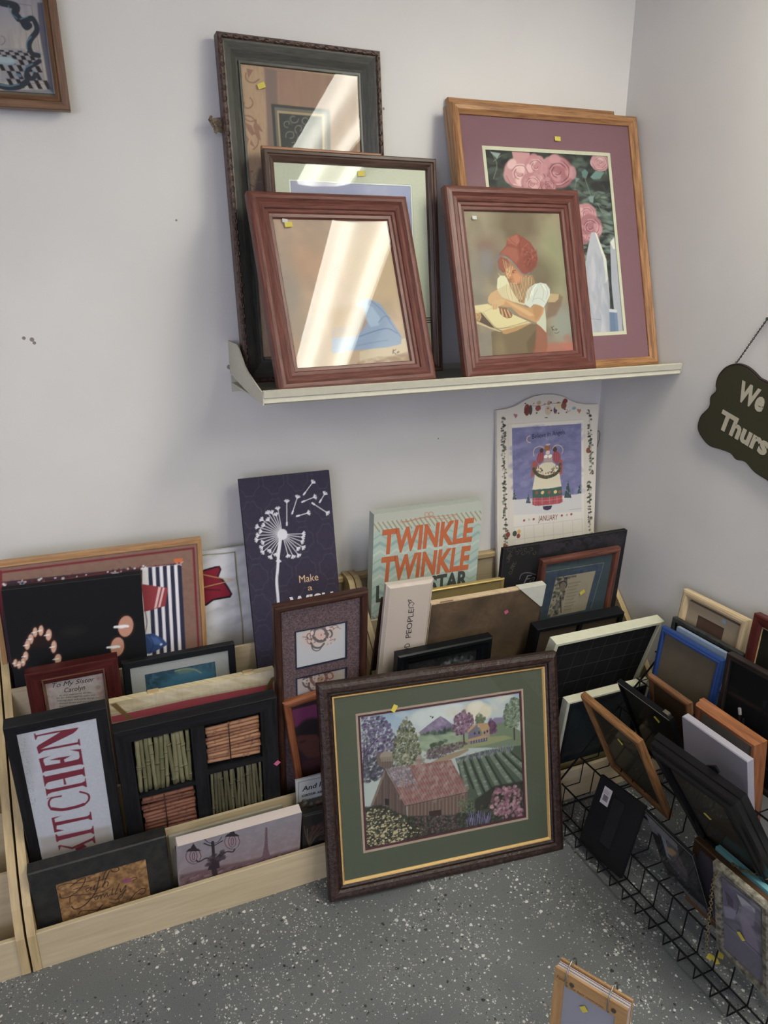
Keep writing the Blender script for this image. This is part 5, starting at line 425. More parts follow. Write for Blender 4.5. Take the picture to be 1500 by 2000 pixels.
'B17a': [1,[["F","adaab0"],["E",[-24,6335],494,361,0,"c0a090",228,0.6],["S",[[178,6290],[115,6150],[-25,6123],[-159,6219],[-208,6377],[-150,6504],[-22,6530],[101,6442],[148,6297]],78,"463a3e",0.85,1],["S",[[-261,6220],[-286,6405],[-212,6545],[-73,6592],[76,6534],[179,6397]],42,"6a5458",0.85,1],["S",[[-207,6584],[-106,6682],[35,6680],[157,6584],[213,6441]],49,"8c5c60",0.85,1],["S",[[72,6036],[-7,5955],[-119,5951],[-220,6019],[-277,6129]],58,"463a3e",0.85,1],["S",[[-206,6317],[-232,6257],[-291,6241],[-350,6277],[-378,6343],[-362,6402],[-313,6426],[-257,6402]],30,"704048",0.85,1],["S",[[-227,6097],[-300,6105],[-358,6161],[-376,6236],[-349,6295]],27,"8c5c60",0.85,1],["S",[[179,6430],[254,6380],[294,6297],[284,6218],[233,6174]],49,"463a3e",0.85,1],["S",[[8,5958],[-47,5879],[-138,5870],[-221,5930],[-259,6025]],35,"4e4446",0.85,1],["S",[[160,6394],[187,6459],[245,6483],[309,6460],[353,6402]],
23,"8c4a48",0.85,1],["S",[[278,6469],[335,6517],[411,6502],[464,6438]],19,"704048",0.85,1],["E",[-15,6293],91,91,0,"c49a98",15,1],["E",[-241,6424],44,63,0,"c8aeb0",9,1],["E",[179,6470],49,68,-30,"c8b0b4",9,1],["E",[187,6147],49,42,0,"c8b0b4",9,1],["E",[-346,6626],27,17,0,"463a3e",6,0.8],["E",[-173,6467],27,17,40,"8a6c70",6,0.8],["E",[2,6306],27,17,80,"5c5054",6,0.8],["E",[179,6142],27,18,120,"b49496",6,0.8],["E",[-267,6123],27,18,160,"463a3e",6,0.8],["E",[-86,6479],27,17,200,"8a6c70",6,0.8],["E",[90,6318],27,17,240,"5c5054",6,0.8],["E",[268,6154],27,18,280,"b49496",6,0.8],["E",[-179,6134],27,17,320,"463a3e",6,0.8],["E",[1,6491],27,17,360,"8a6c70",6,0.8],["E",[178,6330],27,18,400,"5c5054",6,0.8],["E",[-266,6309],27,17,440,"b49496",6,0.8],["E",[-91,6146],27,17,480,"463a3e",6,0.8],["E",[89,6504],27,18,520,"8a6c70",6,0.8],["E",[267,6342],27,17,560,"5c5054",6,0.8],["E",[-179,6321],
27,17,600,"b49496",6,0.8],["E",[-3,6158],27,17,640,"463a3e",6,0.8],["E",[175,5993],27,17,680,"8a6c70",6,0.8],["E",[-265,6493],26,17,720,"5c5054",6,0.8],["E",[-91,6333],27,17,760,"b49496",6,0.8],["E",[85,6170],27,18,800,"463a3e",6,0.8],["E",[264,6005],27,18,840,"8a6c70",6,0.8],["E",[-178,6506],27,17,880,"5c5054",6,0.8],["E",[-3,6345],27,17,920,"b49496",6,0.8],["E",[174,6182],27,17,960,"463a3e",6,0.8],["E",[-271,6162],27,17,1000,"8a6c70",6,0.8],["S",[[-494,6363],[-351,6310],[-424,6267]],19,"6a4044",1,1],["S",[[233,6096],[382,6102],[344,6050]],19,"7c4446",1,1],["S",[[271,6369],[419,6437],[531,6372]],13,"6c4c50",1,1]]],
'B17b': [1,[["F","9f9b9e"],["E",[-72,5056],559,439,0,"a8887c",240,0.6],["S",[[-186,4846],[-280,5004],[-275,5171],[-177,5270],[-33,5258],[89,5144],[134,4982],[82,4848]],78,"5a3430",0.85,1],["S",[[-412,5128],[-410,5263],[-341,5354],[-234,5371],[-126,5312]],72,"463a3e",0.85,1],["S",[[-188,5269],[-102,5357],[22,5354],[133,5266],[187,5131]],60,"7c5448",0.85,1],["S",[[-373,4819],[-469,4890],[-511,5007],[-481,5108],[-396,5144],[-302,5100]],47,"3c3a3c",0.85,1],["S",[[-48,4731],[-115,4659],[-213,4657],[-304,4723],[-354,4829],[-346,4933]],68,"4a3430",0.85,1],["S",[[324,4996],[295,4930],[229,4918],[164,4965],[139,5044],[167,5106],[229,5118],[290,5073],[314,4999]],40,"7c3c34",0.85,1],["S",[[-32,5359],[-8,5418],[47,5437],[105,5408],[141,5348]],32,"443c3e",0.85,1],["S",[[162,5312],[219,5363],[298,5347],[356,5277]],31,"5c5a5c",0.85,1],["P",[[-109,5045],[3,5079],[78,4975],[2,4889],[-129,4924]],
"967458",12,1],["E",[-481,5036],51,31,30,"a0a4a0",10,1],["E",[173,5203],48,28,-30,"b0b0ac",10,1],["E",[-438,5358],29,20,0,"463a3e",6,0.8],["E",[-262,5187],29,20,40,"6e5448",6,0.8],["E",[-84,5013],30,20,80,"4a3c3a",6,0.8],["E",[98,4837],30,20,120,"8c6a5c",6,0.8],["E",[-432,4847],29,19,160,"463a3e",6,0.8],["E",[-246,5278],29,20,200,"6e5448",6,0.8],["E",[-68,5105],30,20,240,"4a3c3a",6,0.8],["E",[113,4930],30,20,280,"8c6a5c",6,0.8],["E",[-416,4940],30,20,320,"463a3e",6,0.8],["E",[-238,4764],30,20,360,"6e5448",6,0.8],["E",[-52,5198],30,20,400,"4a3c3a",6,0.8],["E",[129,5023],30,20,440,"8c6a5c",6,0.8],["E",[-399,5032],29,20,480,"463a3e",6,0.8],["E",[-222,4857],30,20,520,"6e5448",6,0.8],["E",[-41,4680],29,20,560,"4a3c3a",6,0.8],["E",[144,5116],30,20,600,"8c6a5c",6,0.8],["E",[-383,5124],29,20,640,"463a3e",6,0.8],["E",[-206,4950],30,20,680,"6e5448",6,0.8],["E",[-26,4774],31,20,720,"4a3c3a",6,0.8],
["E",[157,4595],31,20,760,"8c6a5c",6,0.8],["E",[-367,5216],29,19,800,"463a3e",6,0.8],["E",[-190,5042],30,20,840,"6e5448",6,0.8],["E",[-10,4867],30,20,880,"4a3c3a",6,0.8],["E",[173,4689],30,20,920,"8c6a5c",6,0.8],["E",[-351,5307],29,19,960,"463a3e",6,0.8],["E",[-174,5135],30,20,1000,"6e5448",6,0.8],["E",[6,4960],30,20,1040,"4a3c3a",6,0.8],["E",[188,4783],30,20,1080,"8c6a5c",6,0.8],["E",[-344,4794],30,20,1120,"463a3e",6,0.8],["E",[-158,5227],30,20,1160,"6e5448",6,0.8]]],
'C1': [1.6,[["F","9fb2a6"],["S",[[-2080,8179],[-1825,8019],[-1577,8165],[-1316,8004],[-1064,8152],[-797,7989],[-542,8138],[-268,7974],[-9,8124],[272,7958],[534,8110],[822,7942],[1088,8096],[1383,7926],[1653,8081],[1955,7909],[2229,8066],[2539,7892]],71,"b3bdb2",0.85,0],["S",[[-2074,7928],[-1818,7766],[-1568,7912],[-1306,7749],[-1053,7896],[-785,7731],[-528,7880],[-253,7713],[7,7864],[289,7695],[552,7847],[841,7676],[1109,7830],[1405,7657],[1677,7812],[1980,7637],[2256,7794],[2568,7618]],49,"8ba29b",0.85,0],["S",[[-2067,7675],[-1810,7510],[-1560,7657],[-1297,7491],[-1043,7639],[-773,7470],[-515,7620],[-239,7450],[22,7601],[306,7429],[571,7581],[861,7407],[1130,7561],[1428,7385],[1701,7541],[2006,7363],[2283,7520],[2596,7340]],93,"7f9c99",0.85,0],["S",[[-2061,7420],[-1803,7253],[-1551,7400],[-1287,7230],[-1032,7379],[-761,7208],[-502,7357],[-224,7184],[38,7335],[323,7161],[589,7313],
[881,7136],[1152,7290],[1451,7112],[1725,7267],[2032,7086],[2310,7243],[2625,7061]],72,"b3bdb2",0.85,0],["S",[[-2055,7163],[-1796,6993],[-1543,7140],[-1277,6968],[-1021,7116],[-748,6942],[-488,7092],[-209,6916],[54,7067],[341,6890],[608,7042],[902,6863],[1173,7017],[1474,6835],[1750,6991],[2058,6807],[2338,6964],[2654,6778]],50,"8ba29b",0.85,0],["S",[[-2049,6903],[-1788,6731],[-1534,6878],[-1267,6703],[-1010,6851],[-736,6675],[-475,6824],[-194,6646],[71,6797],[358,6617],[627,6769],[922,6587],[1195,6741],[1497,6556],[1774,6712],[2084,6525],[2366,6682],[2684,6493]],95,"7f9c99",0.85,0],["S",[[-2043,6642],[-1781,6466],[-1526,6613],[-1257,6436],[-999,6584],[-724,6405],[-461,6555],[-179,6373],[87,6524],[376,6341],[646,6494],[943,6308],[1217,6462],[1521,6274],[1799,6430],[2111,6240],[2394,6397],[2714,6205]],74,"b3bdb2",0.85,0],["S",[[-2036,6377],[-1773,6199],[-1517,6346],[-1247,6166],
[-987,6314],[-711,6132],[-447,6282],[-164,6098],[103,6249],[394,6063],[665,6215],[963,6027],[1239,6181],[1545,5990],[1824,6146],[2138,5953],[2422,6110],[2744,5914]],51,"8ba29b",0.85,0],["S",[[-2030,6111],[-1765,5930],[-1508,6077],[-1237,5894],[-976,6042],[-698,5857],[-433,6007],[-149,5820],[120,5971],[412,5782],[685,5934],[985,5743],[1261,5897],[1569,5703],[1850,5859],[2165,5662],[2451,5820],[2774,5621]],97,"7f9c99",0.85,0],["S",[[-2023,5842],[-1758,5658],[-1499,5805],[-1227,5619],[-965,5768],[-685,5580],[-419,5730],[-133,5539],[137,5691],[430,5498],[705,5651],[1006,5456],[1284,5610],[1593,5413],[1875,5569],[2193,5369],[2479,5527],[2805,5324]],75,"b3bdb2",0.85,0],["S",[[-2017,5571],[-1750,5384],[-1490,5531],[-1217,5342],[-953,5491],[-673,5299],[-405,5450],[-117,5256],[154,5408],[449,5212],[724,5365],[1027,5166],[1307,5321],[1617,5120],[1901,5276],[2220,5073],[2509,5231],[2836,5025]],
52,"8ba29b",0.85,0],["S",[[-2010,5297],[-1742,5107],[-1481,5254],[-1206,5062],[-941,5211],[-659,5017],[-391,5167],[-102,4970],[171,5122],[468,4923],[744,5076],[1049,4874],[1330,5029],[1642,4825],[1928,4981],[2248,4774],[2538,4932],[2867,4723]],99,"7f9c99",0.85,0],["S",[[-2003,5021],[-1734,4828],[-1472,4975],[-1196,4780],[-930,4929],[-646,4731],[-376,4882],[-86,4682],[188,4833],[486,4631],[765,4784],[1071,4579],[1353,4734],[1667,4526],[1954,4683],[2276,4472],[2568,4630],[2899,4417]],77,"b3bdb2",0.85,0],["P",[[-1901,8591],[1894,8560],[1884,8333],[-1910,8313]],"a9ada0",16,1],["P",[[-1893,8321],[1860,8262],[1805,7836],[-280,7987],[-1532,8154],[-1881,7885]],"b0b2a0",22,1],["S",[[-1784,8296],[-1588,8008]],38,"857f66",0.9,1],["S",[[-1641,8294],[-1444,8005]],38,"857f66",0.9,1],["S",[[-1498,8291],[-1299,8002]],38,"857f66",0.9,1],["S",[[-1354,8289],[-1153,7999]],39,"857f66",0.9,1],
["S",[[-1209,8286],[-1007,7995]],39,"857f66",0.9,1],["S",[[-1064,8284],[-859,7992]],39,"857f66",0.9,1],["S",[[-918,8281],[-711,7989]],39,"857f66",0.9,1],["S",[[-771,8279],[-562,7985]],40,"857f66",0.9,1],["S",[[-623,8276],[-413,7982]],40,"857f66",0.9,1],["S",[[-474,8273],[-262,7979]],39,"857f66",0.9,1],["S",[[-325,8271],[-111,7975]],40,"857f66",0.9,1],["S",[[-174,8268],[41,7972]],40,"857f66",0.9,1],["S",[[-23,8266],[194,7968]],40,"857f66",0.9,1],["S",[[129,8263],[348,7965]],40,"857f66",0.9,1],["S",[[281,8260],[503,7961]],40,"857f66",0.9,1],["S",[[435,8258],[658,7958]],41,"857f66",0.9,1],["S",[[589,8255],[815,7954]],41,"857f66",0.9,1],["S",[[745,8252],[972,7951]],41,"857f66",0.9,1],["S",[[901,8250],[1130,7947]],41,"857f66",0.9,1],["S",[[1058,8247],[1289,7944]],41,"857f66",0.9,1],["S",[[1216,8244],[1449,7940]],41,"857f66",0.9,1],["S",[[1375,8242],[1610,7936]],41,"857f66",0.9,1],
["S",[[1534,8239],[1772,7933]],42,"857f66",0.9,1],["S",[[1695,8236],[1934,7929]],42,"857f66",0.9,1],["S",[[-1897,5317],[-1661,5091]],41,"857f66",0.9,1],["S",[[-1748,5306],[-1510,5079]],41,"857f66",0.9,1],["S",[[-1598,5295],[-1358,5068]],41,"857f66",0.9,1],["S",[[-1447,5284],[-1206,5056]],42,"857f66",0.9,1],["S",[[-1296,5273],[-1053,5044]],42,"857f66",0.9,1],["S",[[-1143,5262],[-898,5033]],42,"857f66",0.9,1],["S",[[-990,5251],[-743,5021]],42,"857f66",0.9,1],["S",[[-836,5239],[-587,5009]],42,"857f66",0.9,1],["S",[[-681,5228],[-430,4997]],42,"857f66",0.9,1],["S",[[-949,8225],[-523,8224],[-65,8277],[348,8241],[914,8237]],17,"b06a48",1,1],["S",[[-862,8175],[-411,8265],[-34,8256]],17,"b06a48",1,1],["S",[[-6,8269],[473,8135],[886,8212]],17,"b06a48",1,1],["S",[[-28,8344],[-46,8299],[-94,8286],[-145,8312],[-168,8362],[-150,8407],[-102,8420],[-51,8394],[-28,8344]],17,"b06a48",1,1],
["S",[[118,8337],[100,8292],[52,8278],[1,8304],[-23,8355],[-5,8400],[44,8413],[95,8387],[118,8337]],17,"b06a48",1,1],["T","TWINKLE",[-1503,7303],[1522,7302],[-1557,8059],"b55c2e",0.04,0.06],["T","TWINKLE",[-1514,6421],[1475,6373],[-1579,7202],"b55c2e",0.04,0.06],["T","LITTLE STAR",[-1635,5771],[1459,5796],[-1652,6306],"40443e",0.04,0]]],
'C2': [1.5,[["F","1d1b1e"],["D",[[-942,7145],[-130,7101],[2170,7041],[2214,6571],[107,6618],[-902,6845]],60,102,["2c282d","352f36","28252a"],0.6,1.6,0,1],["S",[[-619,6950],[-653,6875],[-737,6859],[-820,6903],[-858,6975],[-840,7033],[-783,7049]],27,"38333a",0.7,1],["S",[[-271,6862],[-366,6855],[-454,6910],[-488,6990],[-460,7050],[-393,7060],[-330,7025]],28,"38333a",0.7,1],["S",[[6,6853],[-84,6920],[-113,7008],[-73,7067],[4,7071],[72,7026],[98,6964]],28,"38333a",0.7,1],["S",[[289,6933],[269,7027],[321,7084],[408,7079],[481,7025],[502,6956],[470,6912]],28,"38333a",0.7,1],["S",[[657,7047],[723,7101],[820,7086],[895,7021],[911,6946],[868,6902],[799,6907]],28,"38333a",0.7,1],["S",[[1132,7117],[1240,7091],[1315,7014],[1323,6934],[1268,6892],[1190,6906],[1134,6957]],29,"38333a",0.7,1],["S",[[1667,7093],[1741,7005],[1739,6921],[1671,6883],[1584,6906],[1526,6967],[1522,7028]],29,"38333a",0.7,1],
["S",[[2172,6994],[2158,6907],[2077,6875],[1981,6908],[1923,6979],[1927,7045],[1980,7072]],29,"38333a",0.7,1],["S",[[-2079,7130],[-2097,7093],[-2136,7085],[-2175,7104],[-2193,7137],[-2187,7164],[-2165,7173]],11,"5c5444",0.9,1],["S",[[-2006,6903],[-2047,6889],[-2091,6908],[-2115,6943],[-2112,6975],[-2088,6989],[-2060,6981]],11,"5c5444",0.9,1],["S",[[-2008,6941],[-2057,6957],[-2086,6995],[-2086,7031],[-2062,7050],[-2030,7044],[-2009,7023]],11,"5c5444",0.9,1],["S",[[-2109,6831],[-2145,6870],[-2149,6912],[-2125,6935],[-2089,6932],[-2062,6910],[-2055,6884]],11,"5c5444",0.9,1],["S",[[-2002,7084],[-2011,7130],[-1988,7159],[-1949,7159],[-1917,7137],[-1906,7107],[-1916,7086]],11,"5c5444",0.9,1],["S",[[-2185,6844],[-2164,6879],[-2122,6883],[-2085,6861],[-2069,6827],[-2078,6801],[-2102,6794]],11,"5c5444",0.9,1],["S",[[-1889,7029],[-1845,7039],[-1802,7017],[-1780,6981],[-1787,6950],[-1813,6938],
[-1841,6948]],11,"5c5444",0.9,1],["S",[[-2159,6833],[-2111,6813],[-2084,6774],[-2088,6738],[-2115,6722],[-2147,6731],[-2167,6754]],11,"5c5444",0.9,1],["S",[[-1718,7135],[-1685,7094],[-1684,7053],[-1711,7032],[-1747,7038],[-1773,7062],[-1778,7089]],11,"5c5444",0.9,1],["S",[[-1827,6682],[-1822,6636],[-1849,6609],[-1889,6612],[-1920,6638],[-1929,6668],[-1916,6688]],11,"5c5444",0.9,1],["S",[[-1553,6924],[-1579,6892],[-1622,6891],[-1659,6916],[-1672,6951],[-1661,6975],[-1635,6980]],11,"5c5444",0.9,1],["S",[[-1857,6542],[-1903,6537],[-1945,6562],[-1963,6600],[-1953,6630],[-1926,6638],[-1898,6626]],12,"5c5444",0.9,1],["S",[[-1521,6982],[-1568,7005],[-1593,7046],[-1586,7081],[-1557,7094],[-1525,7083],[-1506,7059]],11,"5c5444",0.9,1],["S",[[-1965,6485],[-1995,6528],[-1992,6568],[-1962,6586],[-1926,6577],[-1902,6551],[-1899,6524]],11,"5c5444",0.9,1],["S",[[-1482,6900],[-1483,6945],[-1453,6968],
[-1412,6962],[-1382,6935],[-1376,6904],[-1391,6886]],11,"5c5444",0.9,1],["S",[[-2030,6503],[-2001,6531],[-1957,6528],[-1922,6500],[-1911,6465],[-1926,6442],[-1952,6440]],12,"5c5444",0.9,1],["S",[[-1380,7078],[-1332,7079],[-1291,7052],[-1275,7013],[-1288,6985],[-1317,6979],[-1344,6993]],11,"5c5444",0.9,1],["S",[[-1992,6479],[-1946,6452],[-1925,6410],[-1936,6376],[-1966,6366],[-1998,6380],[-2015,6405]],11,"5c5444",0.9,1],["S",[[-1173,6932],[-1146,6887],[-1153,6848],[-1185,6833],[-1222,6845],[-1245,6872],[-1245,6898]],12,"5c5444",0.9,1],["S",[[-1941,6358],[-1945,6313],[-1977,6293],[-2018,6303],[-2045,6333],[-2049,6363],[-2032,6380]],11,"5c5444",0.9,1],["T","Family",[-1478,5891],[-197,5866],[-1571,6170],"6e6c70",0,0.3],["S",[[-1638,6068],[-1578,6227],[-1342,6237],[-1047,6121]],23,"6e6c70",1,1]]],
'C3': [1.1,[["F","35424a"],["S",[[-1242,6365],[968,6327],[758,4706]],12,"7f8880",1,0],["D",[[-1155,6313],[807,6284],[976,6061],[-957,6051]],60,62,["2a3450","3c4668","2e3c48"],0.6,1,0,1],["D",[[569,6208],[873,6157],[714,4714],[529,4791]],50,66,["2a3450","3c4668","2e3c48"],0.6,1,0,1],["D",[[-1191,6016],[-875,6036],[-858,4865],[-1056,4825]],50,63,["2a3450","303a50","2e3c48"],0.6,1,0,1],["P",[[-796,6099],[692,6090],[539,4688],[-930,4688]],"8c7f6c",12,1],["N","8c7f6c",0,20,1,0.5,0.9,0],["D",[[-763,6093],[-389,6027],[-366,5636],[-507,4715],[-897,4714]],150,48,["22262c","3c3c3c","54504a","1c2024","62604e"],0.7,1,0,1],["E",[-484,5735],97,170,0,"6a5c50",24,1],["S",[[-606,5750],[-637,5848],[-596,5919],[-503,5927],[-405,5869],[-352,5773],[-370,5688]],32,"1e2228",1,1],["S",[[-532,5394],[-413,4776]],33,"1a1c22",1,1],["T","Footprints",[-547,5997],[-36,5996],[-583,6099],"25232a",0.02,0],
["S",[[-303,5799],[-106,5799],[165,5789]],18,"4a4038",0.75,1],["S",[[-304,5683],[-102,5682],[100,5684]],18,"4a4038",0.75,1],["S",[[-306,5566],[-99,5564],[35,5578]],18,"4a4038",0.75,1],["S",[[-307,5449],[-96,5445],[124,5444]],18,"4a4038",0.75,1],["S",[[-309,5332],[-93,5327],[59,5338]],19,"4a4038",0.75,1],["S",[[-310,5214],[-89,5207],[-6,5231]],19,"4a4038",0.75,1],["S",[[-311,5095],[-86,5087],[84,5095]],18,"4a4038",0.75,1],["S",[[-313,4976],[-83,4967],[18,4988]],19,"4a4038",0.75,1],["S",[[-314,4857],[-80,4846],[-48,4880]],19,"4a4038",0.75,1],["S",[[-294,5747],[-139,5750],[89,5748]],12,"5a5046",0.6,1],["S",[[-296,5631],[-136,5633],[24,5643]],12,"5a5046",0.6,1],["S",[[-297,5514],[-132,5515],[62,5518]],12,"5a5046",0.6,1],["S",[[-299,5397],[-129,5396],[-3,5412]],12,"5a5046",0.6,1],["S",[[-300,5279],[-126,5278],[35,5287]],12,"5a5046",0.6,1],["S",[[-301,5161],[-123,5158],[-31,5180]],
12,"5a5046",0.6,1],["S",[[-303,5042],[-120,5038],[7,5054]],12,"5a5046",0.6,1],["S",[[-304,4923],[-116,4918],[-59,4946]],13,"5a5046",0.6,1],["S",[[-306,4803],[-113,4797],[-21,4819]],13,"5a5046",0.6,1]]],
'BIG': [1.05,[["F","4a4a42"],["G",[96,4910],"8fa2b8",[48,3926],"a9b2b0"],["D",[[-2262,4591],[2243,4574],[2234,3886],[-709,4045],[-1448,4161]],160,150,["a3b4c4","b8c0c4","8ba4c0","c8c4b8"],0.5,2.2,-6,3],["D",[[-837,4464],[-309,4458],[-76,4532],[464,4526],[373,4245],[-553,4130]],60,123,["c8cccc","bcc4c8"],0.6,1.6,0,1],["D",[[655,4424],[1051,4477],[1281,4294],[1152,4089],[759,4149]],40,114,["d0c6ae","c4b8a0","d8d0c0"],0.7,1.4,0,1],["D",[[151,4462],[461,4453],[452,4270],[66,4291]],20,90,["c8c0ac","c4c4c0"],0.6,1,0,1],["P",[[-713,3973],[-518,4088],[-322,4204],[-86,4322],[62,4218],[247,4043],[315,3847],[-640,3907]],"7d6c8c",19,1],["P",[[-86,4322],[21,4169],[-100,4060],[-212,4114]],"988ba6",30,0.8],["P",[[1222,3891],[1469,4041],[1791,4011],[1781,3805],[1259,3811]],"7d6c8c",27,0.9],["D",[[-559,4022],[-89,4278],[245,4006],[276,3853]],60,34,["6c5c80","94869c","8a7c98"],0.5,2,-20,1],
["P",[[-676,3949],[279,3908],[353,3841],[1785,3880],[2219,3547],[2280,3041],[1193,3258],[-735,3539]],"6e7c64",29,1],["D",[[-672,3875],[241,3933],[313,3811],[-381,3792],[-664,3812]],120,44,["3c4a44","50605a","33403c","606c60"],0.8,0.6,0,1],["P",[[-692,3787],[351,3786],[779,3737],[810,3545],[-131,3439],[-551,3435],[-698,3533]],"82937c",30,1],["P",[[-358,3477],[420,3608],[1768,3504],[1967,3397],[1197,3333],[328,3326],[-368,3294]],"8b8e64",30,1],["D",[[-645,3816],[273,3780],[420,3608],[-587,3478]],80,51,["8fa088","7a8c74","98a48a"],0.5,3,-8,1],["P",[[-415,3119],[-63,3243],[327,3289],[642,3330],[678,3268],[399,3166],[6,3084],[-151,3037]],"94826a",23,1],["D",[[-511,3465],[28,3524],[494,3522],[648,3460],[328,3326],[-220,3196],[-523,3247]],300,29,["5c4a58","6e5668","4a4248","7c6470","444a40"],0.8,1,0,1],["D",[[-429,3598],[112,3658],[31,3597],[-358,3477]],40,41,["3e4a3a","4c5844"],0.8,1,0,1],
["P",[[279,3112],[1150,3190],[2284,3155],[2283,2160],[2258,1084],[330,1758],[377,2723]],"4b5548",23,1],["S",[[412,3033],[485,2638],[589,2236]],99,"6e7a6c",0.8,1],["S",[[505,3018],[617,2615],[762,2204]],53,"2c342c",0.8,1],["E",[396,3036],38,27,0,"7e8a80",11,0.6],["E",[443,2943],41,27,0,"5c6858",11,0.6],["E",[455,2856],43,27,0,"8a9490",11,0.6],["E",[467,2769],46,27,0,"7e8a80",11,0.6],["E",[479,2682],48,27,0,"5c6858",11,0.6],["E",[526,2589],52,27,0,"8a9490",12,0.6],["E",[538,2501],53,27,0,"7e8a80",11,0.6],["E",[550,2414],56,27,0,"5c6858",11,0.6],["E",[562,2326],59,27,0,"8a9490",11,0.6],["S",[[608,3037],[773,2475],[971,1902]],103,"6e7a6c",0.8,1],["S",[[702,3022],[907,2451],[1145,1870]],54,"2c342c",0.8,1],["E",[592,3040],38,27,0,"7e8a80",11,0.6],["E",[660,2910],41,27,0,"5c6858",11,0.6],["E",[692,2786],43,27,0,"8a9490",11,0.6],["E",[724,2662],46,27,0,"7e8a80",11,0.6],["E",[757,2537],
48,27,0,"5c6858",11,0.6],["E",[824,2406],51,27,0,"8a9490",12,0.6],["E",[857,2281],53,27,0,"7e8a80",11,0.6],["E",[889,2156],57,27,0,"5c6858",12,0.6],["E",[922,2031],60,27,0,"8a9490",12,0.6],["S",[[825,3038],[1038,2409],[1285,1768]],107,"6e7a6c",0.8,1],["S",[[919,3022],[1173,2385],[1462,1735]],54,"2c342c",0.8,1],["E",[809,3041],39,27,0,"7e8a80",12,0.6],["E",[888,2896],41,27,0,"5c6858",11,0.6],["E",[930,2758],44,27,0,"8a9490",12,0.6],["E",[973,2618],46,27,0,"7e8a80",12,0.6],["E",[1017,2479],48,27,0,"5c6858",11,0.6],["E",[1095,2333],51,27,0,"8a9490",12,0.6],["E",[1139,2193],55,27,0,"7e8a80",12,0.6],["E",[1182,2052],57,27,0,"5c6858",12,0.6],["E",[1226,1912],60,27,0,"8a9490",12,0.6],["S",[[1062,3017],[1357,2362],[1687,1693]],112,"6e7a6c",0.8,1],["S",[[1157,3001],[1493,2338],[1866,1660]],54,"2c342c",0.8,1],["E",[1047,3020],39,27,0,"7e8a80",12,0.6],["E",[1143,2870],42,27,0,"5c6858",12,0.6],
["E",[1204,2725],44,27,0,"8a9490",12,0.6],["E",[1265,2580],46,27,0,"7e8a80",12,0.6],["E",[1326,2435],50,27,0,"5c6858",12,0.6],["E",[1424,2283],52,27,0,"8a9490",12,0.6],["E",[1485,2137],55,27,0,"7e8a80",12,0.6],["E",[1547,1990],57,27,0,"5c6858",12,0.6],["E",[1609,1843],60,27,0,"8a9490",12,0.6],["S",[[1323,3030],[1673,2430],[2062,1815]],117,"6e7a6c",0.8,1],["S",[[1419,3014],[1811,2406],[2242,1782]],55,"2c342c",0.8,1],["E",[1307,3032],39,27,0,"7e8a80",12,0.6],["E",[1416,2894],41,27,0,"5c6858",12,0.6],["E",[1489,2762],44,27,0,"8a9490",12,0.6],["E",[1563,2630],47,27,0,"7e8a80",12,0.6],["E",[1636,2496],49,27,0,"5c6858",12,0.6],["E",[1747,2357],52,27,0,"8a9490",12,0.6],["E",[1821,2223],56,28,0,"7e8a80",12,0.6],["E",[1896,2088],57,27,0,"5c6858",12,0.6],["E",[1970,1954],61,28,0,"8a9490",12,0.6],["S",[[1564,3027],[1944,2554],[2362,2069]],121,"6e7a6c",0.8,1],["S",[[1661,3011],[2082,2530],
[2544,2036]],55,"2c342c",0.8,1],["E",[1548,3030],40,28,0,"7e8a80",12,0.6],["E",[1664,2920],42,27,0,"5c6858",12,0.6],["E",[1744,2816],44,27,0,"8a9490",12,0.6],["E",[1824,2711],46,27,0,"7e8a80",12,0.6],["E",[1904,2607],50,27,0,"5c6858",12,0.6],["E",[2021,2495],53,28,0,"8a9490",12,0.6],["E",[2102,2390],56,28,0,"7e8a80",12,0.6],["E",[2183,2284],58,28,0,"5c6858",12,0.6],["E",[2264,2178],61,28,0,"8a9490",12,0.6],["S",[[1808,3024],[2114,2697],[2457,2360]],124,"6e7a6c",0.8,1],["S",[[1905,3008],[2253,2673],[2639,2328]],54,"2c342c",0.8,1],["E",[1792,3027],39,27,0,"7e8a80",12,0.6],["E",[1891,2949],42,27,0,"5c6858",12,0.6],["E",[1955,2877],44,27,0,"8a9490",12,0.6],["E",[2019,2805],47,27,0,"7e8a80",12,0.6],["E",[2082,2733],50,28,0,"5c6858",12,0.6],["E",[2183,2654],53,28,0,"8a9490",12,0.6],["E",[2247,2581],55,28,0,"7e8a80",12,0.6],["E",[2312,2509],58,28,0,"5c6858",12,0.6],["E",[2376,2436],
61,28,0,"8a9490",12,0.6],["D",[[279,3112],[1150,3190],[2001,3240],[1994,3089],[1183,3034],[312,2995]],240,19,["6a6484","84809a","8c9484","5c5870"],0.8,0.5,0,1],["S",[[-2280,2971],[-2209,3603],[-2012,3893]],39,"463a38",1,1],["D",[[-2225,4603],[-1683,4574],[-1443,4268],[-1311,3959],[-1367,3607],[-1744,3453],[-2252,3468]],600,29,["4e4262","64567a","3e3450","78688c","54466a"],0.85,1.2,30,2],["S",[[-2252,3468],[-1976,3887],[-1747,4065]],21,"3a3040",1,1],["S",[[-2205,3674],[-2185,4028]],21,"3a3040",1,1],["D",[[-2249,3539],[-1408,3541],[-1427,3182],[-1884,2901],[-2284,2900]],300,33,["3c3a48","4c4a5c","343440","565068"],0.85,1.2,30,3],["S",[[-1058,3119],[-1029,3660]],40,"463a38",1,1],["D",[[-1026,4439],[-852,4177],[-722,3792],[-666,3418],[-795,3110],[-1353,3170],[-1485,3482],[-1348,3965],[-1222,4234]],760,26,["5f5f48","7a7858","4a4c3a","8c8a68","686a54","3c4030"],0.85,1.2,30,4],
